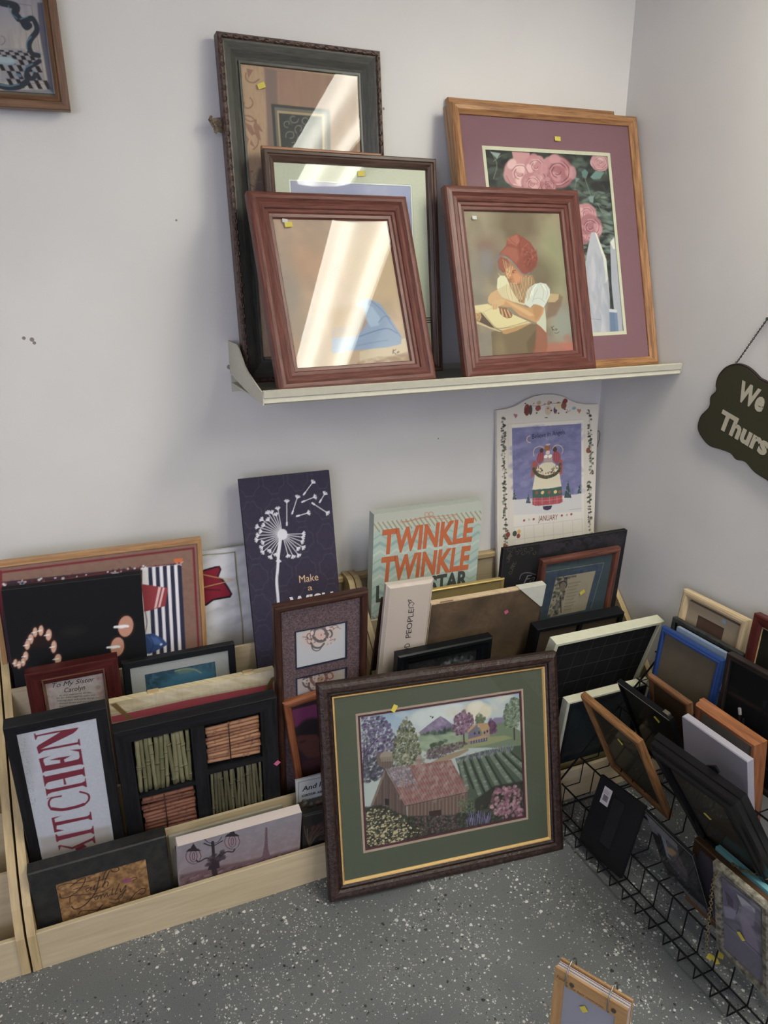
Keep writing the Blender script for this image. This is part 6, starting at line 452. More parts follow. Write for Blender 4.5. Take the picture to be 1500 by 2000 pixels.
["D",[[-1338,3457],[-590,3405],[-526,3174],[-759,3067],[-1390,3176]],110,37,["c0b8a0","8c8c74","3c4434","4c5240"],0.6,1,0,1],["S",[[551,3476],[549,3847]],41,"463a38",1,1],["D",[[575,4399],[803,4235],[850,3986],[662,3755],[347,3713],[241,3933],[294,4220]],400,27,["6a4660","845a74","54384e","94708a"],0.85,1.2,30,5],["D",[[1348,4022],[1499,3811],[1471,3627],[1270,3621],[1221,3854]],90,39,["64405a","543450","78506c"],0.85,1.2,30,6],["D",[[1000,4224],[1191,4083],[1145,3941],[907,3940],[896,4128]],70,34,["5c6850","48543c","6c7858"],0.85,1.2,30,7],["S",[[2026,3349],[2030,3917]],43,"463a38",1,1],["D",[[2016,4524],[2236,4416],[2237,3962],[2142,3673],[1778,3730],[1733,4076],[1805,4329]],480,28,["5c6a58","74846c","48543f","8a947c"],0.85,1.2,30,8],["P",[[681,3752],[788,3921],[947,3953],[1049,3582],[673,3567]],"70687c",8,1],["P",[[767,3906],[928,3963],[946,3934],[681,3752],[664,3792]],"b08c62",8,1],
["P",[[948,3960],[1244,3933],[1316,3764],[1075,3709]],"ae8a60",8,1],["P",[[1075,3709],[1297,3786],[1305,3503],[1092,3481]],"98826e",8,1],["P",[[653,3571],[1090,3613],[1247,3550],[709,3506]],"b08a62",8,1],["P",[[690,3509],[1226,3535],[1221,3434],[706,3432]],"58546c",8,1],["E",[868,3704],27,39,0,"3a3848",8,1],["E",[995,3703],27,39,0,"3a3848",8,1],["E",[1153,3678],27,39,0,"3a3848",8,1],["E",[1234,3702],27,38,0,"3a3848",8,1],["S",[[718,3441],[721,3508]],11,"b0aab0",1,1],["S",[[793,3444],[796,3510]],11,"b0aab0",1,1],["S",[[868,3446],[871,3513]],11,"b0aab0",1,1],["S",[[943,3449],[947,3516]],12,"b0aab0",1,1],["S",[[1019,3452],[1022,3519]],11,"b0aab0",1,1],["S",[[1095,3455],[1098,3521]],12,"b0aab0",1,1],["S",[[1171,3457],[1174,3524]],11,"b0aab0",1,1],["P",[[-1885,3549],[-1845,3614],[-1463,3551],[-1456,3187],[-1686,3173],[-1863,3293]],"6c5c54",11,1],["E",[-1631,3506],163,123,0,"94887a",14,1],
["P",[[-1778,3495],[-1449,3458],[-1449,3331],[-1767,3367]],"85786a",11,1],["S",[[-1727,3432],[-1728,3198]],11,"4a3e3a",0.7,1],["S",[[-1661,3421],[-1663,3187]],11,"4a3e3a",0.7,1],["S",[[-1596,3410],[-1597,3176]],11,"4a3e3a",0.7,1],["S",[[-1530,3399],[-1531,3164]],11,"4a3e3a",0.7,1],["S",[[-1464,3388],[-1466,3153]],11,"4a3e3a",0.7,1],["P",[[-804,3295],[-743,3376],[-653,3287],[-682,3091],[-814,3106]],"8c7570",11,1],["P",[[-831,3281],[-731,3392],[-636,3259]],"a08c84",11,1],["P",[[-1686,3173],[-1148,2111],[-1147,1780],[-1570,1898],[-2104,2218]],"5c4a46",11,1],["P",[[-2120,2257],[-1727,3090],[-1669,3134],[-1695,3012],[-2048,2244]],"7c6a64",11,1],["S",[[-2032,2331],[-2040,2188]],14,"6e5c56",0.7,1],["S",[[-1966,2469],[-1983,2163]],14,"463834",0.7,1],["S",[[-1900,2607],[-1926,2137]],14,"7c6a62",0.7,1],["S",[[-1834,2746],[-1869,2112]],14,"6e5c56",0.7,1],["S",[[-1768,2884],[-1811,2087]],
15,"463834",0.7,1],["S",[[-1701,3023],[-1754,2061]],14,"7c6a62",0.7,1],["S",[[-1644,2984],[-1696,2035]],14,"6e5c56",0.7,1],["S",[[-1591,2879],[-1638,2010]],14,"463834",0.7,1],["S",[[-1538,2774],[-1580,1984]],15,"7c6a62",0.7,1],["S",[[-1484,2668],[-1522,1959]],15,"6e5c56",0.7,1],["S",[[-1430,2563],[-1464,1933]],14,"463834",0.7,1],["S",[[-1377,2457],[-1406,1907]],15,"7c6a62",0.7,1],["S",[[-1323,2350],[-1348,1881]],15,"6e5c56",0.7,1],["S",[[-1268,2244],[-1289,1855]],15,"463834",0.7,1],["S",[[-1214,2137],[-1230,1833]],15,"7c6a62",0.7,1],["S",[[-1160,2030],[-1171,1821]],15,"6e5c56",0.7,1],["P",[[-1729,2384],[-1612,2351],[-1621,2182],[-1730,2213]],"2a2428",7,1],["P",[[-1130,2107],[584,2124],[536,1531],[164,1565],[-1129,1758]],"6e5850",11,1],["S",[[-1113,2075],[-1128,1776]],15,"84706a",0.75,1],["S",[[-1064,2075],[-1079,1789]],15,"54423e",0.75,1],["S",[[-1015,2076],[-1029,1802]],
15,"8f7c70",0.75,1],["S",[[-966,2076],[-979,1814]],15,"4a3a38",0.75,1],["S",[[-916,2076],[-934,1739]],15,"84706a",0.75,1],["S",[[-867,2077],[-884,1752]],15,"54423e",0.75,1],["S",[[-818,2077],[-834,1764]],15,"8f7c70",0.75,1],["S",[[-769,2077],[-784,1777]],15,"4a3a38",0.75,1],["S",[[-719,2078],[-739,1701]],15,"84706a",0.75,1],["S",[[-670,2078],[-689,1714]],15,"54423e",0.75,1],["S",[[-620,2078],[-638,1726]],15,"8f7c70",0.75,1],["S",[[-571,2079],[-588,1739]],15,"4a3a38",0.75,1],["S",[[-521,2079],[-542,1663]],15,"84706a",0.75,1],["S",[[-471,2079],[-492,1676]],15,"54423e",0.75,1],["S",[[-421,2080],[-441,1689]],15,"8f7c70",0.75,1],["S",[[-372,2080],[-391,1701]],15,"4a3a38",0.75,1],["S",[[-322,2080],[-345,1625]],15,"84706a",0.75,1],["S",[[-272,2081],[-294,1638]],15,"54423e",0.75,1],["S",[[-221,2081],[-243,1650]],15,"8f7c70",0.75,1],["S",[[-171,2081],[-192,1663]],15,"4a3a38",0.75,1],
["S",[[-121,2082],[-146,1587]],15,"84706a",0.75,1],["S",[[-71,2082],[-95,1599]],15,"54423e",0.75,1],["S",[[-20,2082],[-44,1612]],15,"8f7c70",0.75,1],["S",[[30,2083],[8,1625]],15,"4a3a38",0.75,1],["S",[[81,2083],[54,1548]],15,"84706a",0.75,1],["S",[[131,2084],[106,1561]],15,"54423e",0.75,1],["S",[[182,2084],[157,1573]],15,"8f7c70",0.75,1],["S",[[233,2084],[209,1586]],15,"4a3a38",0.75,1],["S",[[284,2085],[256,1509]],15,"84706a",0.75,1],["S",[[335,2085],[307,1522]],15,"54423e",0.75,1],["S",[[386,2085],[359,1535]],15,"8f7c70",0.75,1],["S",[[437,2086],[411,1547]],15,"4a3a38",0.75,1],["S",[[488,2086],[458,1470]],15,"84706a",0.75,1],["S",[[539,2086],[510,1483]],15,"54423e",0.75,1],["P",[[-538,1811],[-193,1801],[-194,1540],[-530,1605]],"3c2826",15,1],["P",[[-1657,3157],[161,3094],[605,2139],[-1169,2078]],"8a6664",7,1],["P",[[-1657,3157],[-1019,3134],[-789,2485],[-1368,2554]],"74707e",58,0.85],
["P",[[-1032,3135],[161,3094],[198,3016],[-993,3050]],"8c504c",18,0.7],["P",[[-953,2964],[235,2936],[271,2857],[-914,2878]],"8c504c",18,0.7],["P",[[-875,2792],[308,2778],[345,2699],[-836,2706]],"8c504c",18,0.7],["P",[[-1414,2621],[382,2619],[419,2539],[-1374,2531]],"8c504c",19,0.7],["P",[[-1333,2440],[456,2460],[493,2380],[-1292,2350]],"8c504c",18,0.7],["P",[[-1251,2260],[530,2300],[567,2219],[-1210,2169]],"8c504c",19,0.7],["S",[[-1652,3146],[-1179,2100]],11,"a59090",0.45,1],["S",[[-1615,3145],[-1142,2101]],11,"6c4a4a",0.45,1],["S",[[-1579,3144],[-1106,2102]],11,"b0a09c",0.45,1],["S",[[-1542,3143],[-1070,2103]],11,"7c5856",0.45,1],["S",[[-1505,3141],[-1034,2105]],11,"a59090",0.45,1],["S",[[-1467,3140],[-998,2106]],11,"6c4a4a",0.45,1],["S",[[-1430,3139],[-962,2107]],11,"b0a09c",0.45,1],["S",[[-1393,3138],[-925,2108]],11,"7c5856",0.45,1],["S",[[-1356,3136],[-889,2109]],11,"a59090",0.45,1],
["S",[[-1319,3135],[-853,2111]],11,"6c4a4a",0.45,1],["S",[[-1282,3134],[-816,2112]],11,"b0a09c",0.45,1],["S",[[-1244,3133],[-780,2113]],11,"7c5856",0.45,1],["S",[[-1207,3131],[-743,2114]],11,"a59090",0.45,1],["S",[[-1169,3130],[-707,2115]],11,"6c4a4a",0.45,1],["S",[[-1132,3129],[-670,2117]],11,"b0a09c",0.45,1],["S",[[-1095,3128],[-634,2118]],11,"7c5856",0.45,1],["S",[[-1057,3126],[-597,2119]],11,"a59090",0.45,1],["S",[[-1020,3125],[-560,2120]],11,"6c4a4a",0.45,1],["S",[[-982,3124],[-524,2121]],11,"b0a09c",0.45,1],["S",[[-944,3122],[-487,2123]],11,"7c5856",0.45,1],["S",[[-907,3121],[-450,2124]],11,"a59090",0.45,1],["S",[[-869,3120],[-413,2125]],11,"6c4a4a",0.45,1],["S",[[-831,3119],[-377,2126]],11,"b0a09c",0.45,1],["S",[[-793,3117],[-340,2128]],11,"7c5856",0.45,1],["S",[[-755,3116],[-303,2129]],11,"a59090",0.45,1],["S",[[-718,3115],[-266,2130]],11,"6c4a4a",0.45,1],["S",[[-680,3114],
[-229,2131]],11,"b0a09c",0.45,1],["S",[[-642,3112],[-192,2132]],11,"7c5856",0.45,1],["S",[[-604,3111],[-155,2134]],11,"a59090",0.45,1],["S",[[-566,3110],[-117,2135]],11,"6c4a4a",0.45,1],["S",[[-527,3108],[-80,2136]],11,"b0a09c",0.45,1],["S",[[-489,3107],[-43,2137]],11,"7c5856",0.45,1],["S",[[-451,3106],[-6,2139]],11,"a59090",0.45,1],["S",[[-413,3105],[31,2140]],11,"6c4a4a",0.45,1],["S",[[-375,3103],[69,2141]],11,"b0a09c",0.45,1],["S",[[-336,3102],[106,2142]],11,"7c5856",0.45,1],["S",[[-298,3101],[144,2143]],11,"a59090",0.45,1],["S",[[-259,3099],[181,2145]],11,"6c4a4a",0.45,1],["S",[[-221,3098],[219,2146]],11,"b0a09c",0.45,1],["S",[[-183,3097],[256,2147]],11,"7c5856",0.45,1],["S",[[-144,3095],[294,2148]],11,"a59090",0.45,1],["S",[[-105,3094],[331,2150]],11,"6c4a4a",0.45,1],["S",[[-67,3093],[369,2151]],11,"b0a09c",0.45,1],["S",[[-28,3092],[407,2152]],11,"7c5856",0.45,1],["S",[[11,3090],
[444,2153]],11,"a59090",0.45,1],["S",[[49,3089],[482,2155]],11,"6c4a4a",0.45,1],["S",[[88,3088],[520,2156]],11,"b0a09c",0.45,1],["S",[[127,3086],[558,2157]],11,"7c5856",0.45,1],["D",[[-1581,3064],[-985,3070],[-857,2645],[-1312,2544]],60,22,["b4b0b8","9c98a8"],0.7,1,0,1],["D",[[-1657,3157],[161,3094],[605,2139],[-1169,2078]],160,40,["9c7a74","744a48","b09890","886460"],0.4,2,60,1],["S",[[-1169,2078],[604,2132]],15,"3c2c2c",1,1],["P",[[-2284,2252],[-1847,2242],[-1491,1993],[-1127,1795],[165,1583],[565,1714],[730,1871],[1384,2168],[2303,2156],[2273,965],[-2278,1056]],"34342e",50,1],["D",[[-2284,2252],[-1811,2217],[-1419,1942],[-979,1748],[320,1535],[1244,1738],[2303,2156],[2275,1004],[-2293,1113]],1300,29,["2c3028","3f4438","4c4c3c","26281f","505644","3a3234"],0.7,1.4,30,11],["D",[[-2252,2174],[-1814,2163],[-1275,1841],[-1143,1485],[-1243,1025],[-2292,1131]],
300,18,["b0a07c","c4b48c","a08c6a","8c8468","d0c298"],0.85,1.3,10,12],["D",[[-2260,1705],[-987,1602],[-623,1271],[-1609,1174],[-2236,1156]],80,21,["c9b487","d8c79c","b89a6c"],0.9,1.3,0,15],["D",[[-979,1748],[244,1587],[303,1199],[-778,1227]],220,23,["6c4a52","845c64","54404a","4a4c44"],0.7,1,0,13],["D",[[1381,2092],[2112,2037],[2199,1173],[1504,1230],[1197,1594]],210,43,["8c5c70","a87488","6e4858","b88c98"],0.8,1,0,14],["D",[[262,1958],[773,1939],[795,1557],[321,1572]],200,23,["5c6650","6e7860","48523e"],0.7,1,0,1],["S",[[540,1190],[524,1367]],23,"6a648c",0.8,1],["S",[[687,1211],[684,1385]],24,"807aa0",0.8,1],["S",[[835,1231],[844,1404]],23,"56507a",0.8,1],["S",[[984,1251],[1004,1422]],23,"6a648c",0.8,1],["S",[[1134,1271],[1166,1440]],23,"807aa0",0.8,1],["S",[[610,1422],[595,1599]],23,"56507a",0.8,1],["S",[[745,1180],[742,1355]],23,"6a648c",0.8,1],["S",[[894,1200],[902,1373]],
23,"807aa0",0.8,1],["S",[[1043,1221],[1063,1392]],24,"56507a",0.8,1],["S",[[1193,1241],[1225,1410]],24,"6a648c",0.8,1],["S",[[668,1392],[653,1569]],23,"807aa0",0.8,1],["S",[[804,1150],[800,1325]],23,"56507a",0.8,1],["S",[[952,1170],[961,1343]],23,"6a648c",0.8,1],["S",[[1102,1190],[1122,1361]],24,"807aa0",0.8,1],["S",[[578,1341],[610,1509]],23,"56507a",0.8,1],["S",[[726,1362],[711,1539]],24,"6a648c",0.8,1],["S",[[874,1382],[871,1557]],23,"807aa0",0.8,1],["S",[[1011,1139],[1019,1313]],23,"56507a",0.8,1],["S",[[1161,1160],[1181,1331]],24,"6a648c",0.8,1],["S",[[636,1311],[668,1479]],23,"807aa0",0.8,1],["S",[[784,1332],[769,1509]],23,"56507a",0.8,1],["S",[[933,1352],[929,1527]],23,"6a648c",0.8,1],["S",[[1070,1109],[1078,1282]],24,"807aa0",0.8,1],["S",[[547,1261],[567,1431]],23,"56507a",0.8,1],["S",[[695,1281],[726,1449]],23,"6a648c",0.8,1],["S",[[843,1301],[827,1479]],23,"807aa0",0.8,1],
["S",[[992,1322],[988,1497]],23,"56507a",0.8,1],["S",[[1129,1078],[1137,1252]],24,"6a648c",0.8,1],["S",[[605,1230],[625,1400]],23,"807aa0",0.8,1],["S",[[753,1251],[785,1419]],23,"56507a",0.8,1],["S",[[901,1271],[886,1449]],24,"6a648c",0.8,1],["S",[[1050,1291],[1046,1467]],23,"807aa0",0.8,1],["S",[[1200,1312],[1208,1486]],24,"56507a",0.8,1],["S",[[663,1200],[683,1370]],23,"6a648c",0.8,1],["E",[-305,4318],33,19,-40,"222222",11,1],["E",[-352,4355],26,15,0,"222222",11,1]]],
'C9': [1.2,[["F","1c1f24"],["D",[[-942,4491],[930,4562],[1037,4287],[-855,4307]],70,87,["3c4048","2a2c34","50545c","888c94","14161a"],0.7,1,0,1],["D",[[-951,4655],[922,4646],[940,4456],[-870,4555]],50,47,["2a2c30","101216"],0.8,1,0,1]]],
'D16': [1.1,[["F","6c6878"],["D",[[-578,2396],[465,2477],[502,1045],[-512,1042]],160,124,["5a5466","7c7688","4a4454","8c8894"],0.5,1.6,0,1],["P",[[-139,2258],[49,2293],[310,2282],[321,2168],[-10,2041]],"a09ea8",35,1],["P",[[-529,2186],[-358,2260],[-139,2258],[-92,1987],[-183,1630],[-469,1459]],"5c5470",49,0.8],["P",[[-448,2073],[-229,1974],[-236,1722],[-376,1689]],"3c3444",37,0.8],["P",[[-495,1532],[-293,1678],[-153,1728],[-217,1395],[-449,1212]],"8c86a0",44,0.8],["P",[[18,2102],[232,2263],[307,2090],[276,1737],[61,1566],[-43,1780]],"847c92",53,0.8],["P",[[-99,1721],[66,1832],[325,1532],[424,1020],[48,953]],"8a7c94",62,0.7],["S",[[-141,2193],[-92,1987],[-156,1627]],30,"4a4252",0.8,1],["S",[[-578,2396],[-633,2083],[-585,1031],[502,1029]],25,"3c3a44",1,0],["S",[[-578,2396],[464,2461],[515,1044]],25,"3c3a44",1,0]]],
'D14': [1.2,[["F","14141a"],["P",[[-751,2598],[240,2567],[166,2086],[-458,2145],[-465,1976],[-834,1813]],"6c6a74",14,1],["P",[[-350,2174],[193,2281],[193,928],[83,712],[-375,919]],"46444e",28,1],["P",[[-334,2174],[-203,2168],[-227,1418],[-251,1242],[-377,1206]],"7c8494",29,1],["P",[[-256,1798],[-23,2027],[136,2022],[-129,1555],[-245,1488]],"9a7448",57,1],["D",[[-327,1277],[245,2083],[236,1138],[16,710]],60,69,["4a4048","5c5058","38303a"],0.8,1,0,1],["S",[[312,2178],[283,1208],[294,788]],7,"6a6870",0.8,0],["S",[[372,2227],[322,1180],[330,775]],7,"6a6870",0.8,0],["S",[[432,2276],[361,1153],[365,762]],7,"6a6870",0.8,0],["S",[[491,2324],[400,1125],[401,748]],7,"6a6870",0.8,0],["S",[[550,2371],[439,1098],[437,735]],7,"6a6870",0.8,0],["S",[[608,2419],[477,1071],[472,722]],7,"6a6870",0.8,0],["S",[[665,2465],[516,1044],[508,709]],7,"6a6870",0.8,0],["S",[[-825,1778],[-866,1059],[-619,165]],
15,"8c8a94",1,0],["P",[[85,164],[588,335],[618,156],[655,12],[-386,-206],[-249,259]],"605c66",20,1]]]}

def pose(k):
    x, y, z, w, h, ya, le, ro = FIT[k]
    return (Matrix.Translation((x, y, z)) @ Matrix.Rotation(math.radians(ya), 4, 'Z') @ Matrix.Rotation(math.radians(-le), 4, 'X') @ Matrix.Rotation(math.radians(ro), 4, 'Y')), w, h

# ------------------------------------------------------------------ the room
def wallmat():
    m, t, p = nt('painted_wall'); p.inputs['Roughness'].default_value = .75; p.inputs['Specular IOR Level'].default_value = .25
    co = N(t, 'ShaderNodeTexCoord'); a = N(t, 'ShaderNodeTexNoise', Scale=2.2, Detail=5); b = N(t, 'ShaderNodeTexNoise', Scale=140, Detail=3)
    c = N(t, 'ShaderNodeTexNoise', Scale=11, Detail=6, Roughness=.7)
    for n in (a, b, c): t.links.new(co.outputs['Object'], n.inputs['Vector'])
    base = ramp(t, a.outputs['Fac'], [(.35, (.64, .62, .60)), (.65, (.69, .675, .65))])
    mx = N(t, 'ShaderNodeMix', data_type='RGBA'); mx.inputs['B'].default_value = (.42, .38, .35, 1)
    t.links.new(base, mx.inputs['A']); t.links.new(ramp(t, c.outputs['Fac'], [(.76, (0, 0, 0)), (.84, (.5, .5, .5))]), mx.inputs['Factor']); prev = mx.outputs['Result']
    # nail holes, scuffs and dried specks where they are on this wall
    for (x, y, z), r in SPOTS:
        d = N(t, 'ShaderNodeVectorMath', operation='DISTANCE'); d.inputs[1].default_value = (x, y, z); t.links.new(co.outputs['Object'], d.inputs[0])
        n2 = N(t, 'ShaderNodeMath', operation='LESS_THAN'); n2.inputs[1].default_value = r; t.links.new(d.outputs['Value'], n2.inputs[0])
        m2 = N(t, 'ShaderNodeMix', data_type='RGBA'); m2.inputs['B'].default_value = (.25, .21, .19, 1); t.links.new(prev, m2.inputs['A']); t.links.new(n2.outputs[0], m2.inputs['Factor']); prev = m2.outputs['Result']
    t.links.new(prev, p.inputs['Base Color']); bump(t, p, b.outputs['Fac'], .25, .001); return m
SPOTS = [((-1.706, 0, 1.383), .004), ((-1.689, 0, 1.379), .005), ((-1.685, 0, 1.371), .004), ((-.78, 0, 1.93), .003), ((-1.225, 0, 1.29), .006), ((-1.212, 0, 1.289), .005), ((-.60, 0, 1.04), .002), ((-1.33, 0, 1.65), .0025)]
WALL = wallmat()
def slab(n, a, b, m): return struct(n, MB().box(*a, *b), m)
slab('wall_back', (-5.5, 0, 0), (.1, .1, 2.52), WALL); slab('wall_right', (0, -5.5, 0), (.1, 0, 2.52), WALL)
slab('wall_left', (-5.6, -5.5, 0), (-5.5, .1, 2.52), WALL); slab('wall_front', (-5.6, -5.6, 0), (.1, -5.5, 2.52), WALL)
def floormat():
    m, t, p = nt('flake_epoxy_floor'); p.inputs['Roughness'].default_value = .42
    co = N(t, 'ShaderNodeTexCoord'); a = N(t, 'ShaderNodeTexNoise', Scale=3, Detail=6); t.links.new(co.outputs['Object'], a.inputs['Vector'])
    f = N(t, 'ShaderNodeTexNoise', Scale=420, Detail=2); t.links.new(co.outputs['Object'], f.inputs['Vector'])
    c1 = ramp(t, a.outputs['Fac'], [(.3, (.108, .116, .120)), (.7, (.146, .154, .158))]); prev = c1
    mf = N(t, 'ShaderNodeMix', data_type='RGBA', blend_type='MULTIPLY'); mf.inputs['Factor'].default_value = 1; t.links.new(prev, mf.inputs['A']); t.links.new(ramp(t, f.outputs['Fac'], [(.3, (.75, .75, .75)), (.7, (1.25, 1.25, 1.22))]), mf.inputs['B']); prev = mf.outputs['Result']
    den = N(t, 'ShaderNodeTexNoise', Scale=6, Detail=2); t.links.new(co.outputs['Object'], den.inputs['Vector'])
    wn = N(t, 'ShaderNodeTexNoise', Scale=260); t.links.new(co.outputs['Object'], wn.inputs['Vector'])
    wv = N(t, 'ShaderNodeVectorMath', operation='MULTIPLY_ADD'); wv.inputs[1].default_value = (.006, .006, 0); t.links.new(wn.outputs['Color'], wv.inputs[0]); t.links.new(co.outputs['Object'], wv.inputs[2])
    for sc, thr, cols, rad in ((55, .13, [(.62, .61, .58), (.50, .50, .47), (.02, .02, .022)], .16), (110, .17, [(.60, .59, .55), (.03, .03, .03), (.34, .31, .26)], .22), (230, .2, [(.50, .50, .48), (.04, .04, .04), (.4, .39, .35)], .27)):
        v = N(t, 'ShaderNodeTexVoronoi', Scale=sc, voronoi_dimensions='2D'); t.links.new(wv.outputs[0], v.inputs['Vector'])
        sep = N(t, 'ShaderNodeSeparateColor'); t.links.new(v.outputs['Color'], sep.inputs[0])
        # keep a share of the cells, more where flakes were cast thicker
        lt = N(t, 'ShaderNodeMath', operation='MULTIPLY_ADD'); lt.inputs[1].default_value = .9; lt.inputs[2].default_value = thr-.45; t.links.new(den.outputs['Fac'], lt.inputs[0])
        k = N(t, 'ShaderNodeMath', operation='LESS_THAN'); t.links.new(sep.outputs[0], k.inputs[0]); t.links.new(lt.outputs[0], k.inputs[1])
        rr = N(t, 'ShaderNodeMath', operation='MULTIPLY'); rr.inputs[1].default_value = rad*1.7; t.links.new(sep.outputs[2], rr.inputs[0])
        d = N(t, 'ShaderNodeMath', operation='LESS_THAN'); t.links.new(v.outputs['Distance'], d.inputs[0]); t.links.new(rr.outputs[0], d.inputs[1])
        mm = N(t, 'ShaderNodeMath', operation='MULTIPLY'); t.links.new(k.outputs[0], mm.inputs[0]); t.links.new(d.outputs[0], mm.inputs[1])
        cr = N(t, 'ShaderNodeValToRGB'); cr.color_ramp.interpolation = 'CONSTANT'; e = cr.color_ramp.elements; e.new(.5)
        for q, pos, c in zip(e, (0, .5, .78), (cols[0], cols[2] if sc == 230 else cols[1], cols[1] if sc == 230 else cols[2])): q.position = pos; q.color = (*c, 1)
        t.links.new(sep.outputs[1], cr.inputs[0])
        m3 = N(t, 'ShaderNodeMix', data_type='RGBA'); t.links.new(prev, m3.inputs['A']); t.links.new(cr.outputs[0], m3.inputs['B']); t.links.new(mm.outputs[0], m3.inputs['Factor']); prev = m3.outputs['Result']
    t.links.new(prev, p.inputs['Base Color']); bump(t, p, f.outputs['Fac'], .12, .001); return m
slab('floor', (-5.6, -5.6, -.1), (.1, .1, 0), floormat())
slab('ceiling', (-5.6, -5.6, 2.52), (.1, .1, 2.6), plain('d8d4c8', .9, nb=.3, sc=90))

# fluorescent wraparound fixtures: two tubes behind a prismatic diffuser
def lensmat(power):
    m, t, p = nt('prismatic_diffuser'); t.nodes.remove(p)
    co = N(t, 'ShaderNodeTexCoord'); sp = N(t, 'ShaderNodeSeparateXYZ'); t.links.new(co.outputs['Object'], sp.inputs[0])
    ab = N(t, 'ShaderNodeMath', operation='ABSOLUTE'); t.links.new(sp.outputs[0], ab.inputs[0])
    r = ramp(t, ab.outputs[0], [(0, (.44, .41, .34)), (.04, (.55, .52, .43)), (.075, (1.0, .97, .84)), (.10, (1.0, .97, .84)), (.13, (.66, .66, .58)), (.15, (.80, .80, .72))])
    ck = N(t, 'ShaderNodeTexVoronoi', Scale=230); t.links.new(co.outputs['Object'], ck.inputs['Vector'])
    mx = N(t, 'ShaderNodeMix', data_type='RGBA', blend_type='MULTIPLY'); mx.inputs['Factor'].default_value = 1
    t.links.new(r, mx.inputs['A']); t.links.new(ramp(t, ck.outputs['Distance'], [(.2, (1.12, 1.12, 1.12)), (.7, (.8, .8, .8))]), mx.inputs['B'])
    em = N(t, 'ShaderNodeEmission', Strength=power); t.links.new(mx.outputs['Result'], em.inputs[0]); t.links.new(em.outputs[0], t.nodes['Material Output'].inputs[0]); return m
LENS, LENS2 = lensmat(LAMP), lensmat(LAMP2); WHITE_METAL = plain('cfccc0', .5)
def fixture(x, y, label, rot=0, lens=None):
    r = empty('ceiling_light', Matrix.Translation((x, y, 2.52)) @ Matrix.Rotation(math.radians(rot), 4, 'Z'), label, 'ceiling light', 'fluorescent fixtures on the ceiling')
    MB().box(-.155, -.61, -.03, .155, .61, 0, bev=.004).build('housing', WHITE_METAL, r)
    pr = [(-.148, -.031), (-.148, -.055), (-.135, -.078), (-.07, -.088), (.07, -.088), (.135, -.078), (.148, -.055), (.148, -.031)]
    MB().prism(pr, -.60, .60, 'y').build('diffuser', lens or LENS2, r)
    for s in (-1, 1):
        MB().prism([(a*1.03, b*1.02-.001) for a, b in pr], s*.60, s*.615, 'y').build('end_cap', WHITE_METAL, r)
        MB().box(s*.149, -.6, -.075, s*.160, .6, -.03).build('side_rail', WHITE_METAL, r)
    return r
fixture(-.265, -1.47, 'white fluorescent light fixture with ribbed diffuser on the ceiling near the corner', 7, LENS)
fixture(-.45, -3.0, 'fluorescent light fixture on the ceiling farther along the right wall', 0, LENS)
fixture(-3.4, -1.39, 'fluorescent light fixture on the ceiling at the left of the room')
fixture(-3.4, -3.6, 'fluorescent light fixture on the ceiling at the far left rear')
fixture(-1.9, -3.9, 'fluorescent light fixture on the ceiling between two others behind the viewer')

# ------------------------------------------------------------------ record-style wooden bins
GB = 1.75   # albedo gain used when judging print colours low in the corner
PLY = wood('a39170', 'b09f7e', 1.5, .5, 5, 60, .08); PLYE = wood('9a8358', 'b09868', 1.5, .5, 7, 90, .1)
def bin_(x0, x1, label, div=((-.150, .548), (-.292, .30), (-.403, .222))):
    r = empty('display_bin', Matrix.Translation((x0, 0, 0)), label, 'display bin', 'plywood display bins along the back wall'); W = x1-x0
    prof = [(-.005, 0), (-.005, .655), (-.045, .655), (-.062, .650), (-.075, .638), (-.088, .612), (-.12, .575), (-.23, .46), (-.34, .345), (-.43, .235), (-.465, .17), (-.487, .105), (-.487, .004), (-.483, 0)]
    for a in (0, W-.018): MB().prism(prof, a, a+.018, 'x').build('side_panel', PLYE, r)
    MB().box(.018, -.483, 0, W-.018, -.471, .105, bev=.001).build('front_panel', PLY, r)
    MB().box(.018, -.47, .002, W-.018, -.018, .013).build('base', PLY, r)
    MB().box(.018, -.017, 0, W-.018, -.006, .63).build('back_panel', PLY, r)
    MB().box(.018, -.029, .628, W-.018, -.002, .648, bev=.004).build('top_rail', PLYE, r)
    for y, h in div: MB().box(.018, y, .013, W-.018, y+.009, h).build('divider', PLY, r)
    return r
bin_(-2.83, -1.871, 'plywood display bin at the left edge of the photo, its compartments empty')
bin_(-1.866, -.907, 'plywood display bin holding the dandelion canvas and the kitchen sign')
bin_(-.904, -.004, 'plywood display bin in the corner, behind the large barn picture', ((-.150, .548), (-.403, .12)))

# ------------------------------------------------------------------ white metal ledge
SH = plain('bdb9a6', .45, g=1.25, nb=.05)
r = empty('wall_shelf', Matrix.Translation((-1.222, 0, 1.255)), 'white metal ledge shelf on the back wall carrying seven framed pictures', 'shelf')
MB().box(0, -.332, -.009, 1.216, -.002, -.005).build('tray', SH, r)
MB().prism([(-.330, -.010), (-.340, -.010), (-.345, -.006), (-.343, .004), (-.347, .006), (-.350, .021), (-.342, .023), (-.338, .021), (-.330, .002)], 0, 1.216, 'x').build('front_lip', SH, r)
MB().box(0, -.004, -.03, 1.216, 0, .012).build('back_flange', SH, r)
wing = [(-.347, .020), (-.331, .020), (-.267, .034), (-.209, .048), (-.179, .059), (-.151, .077), (-.122, .096), (-.10, .103), (-.0, .103), (0, .02), (-.056, .012), (-.198, -.002), (-.345, -.010)]
MB().prism(wing, -.002, .001, 'x').build('end_wing', SH, r)
MB().prism([(y, z*.4) for y, z in wing], 1.2155, 1.218, 'x').build('end_wing', SH, r)

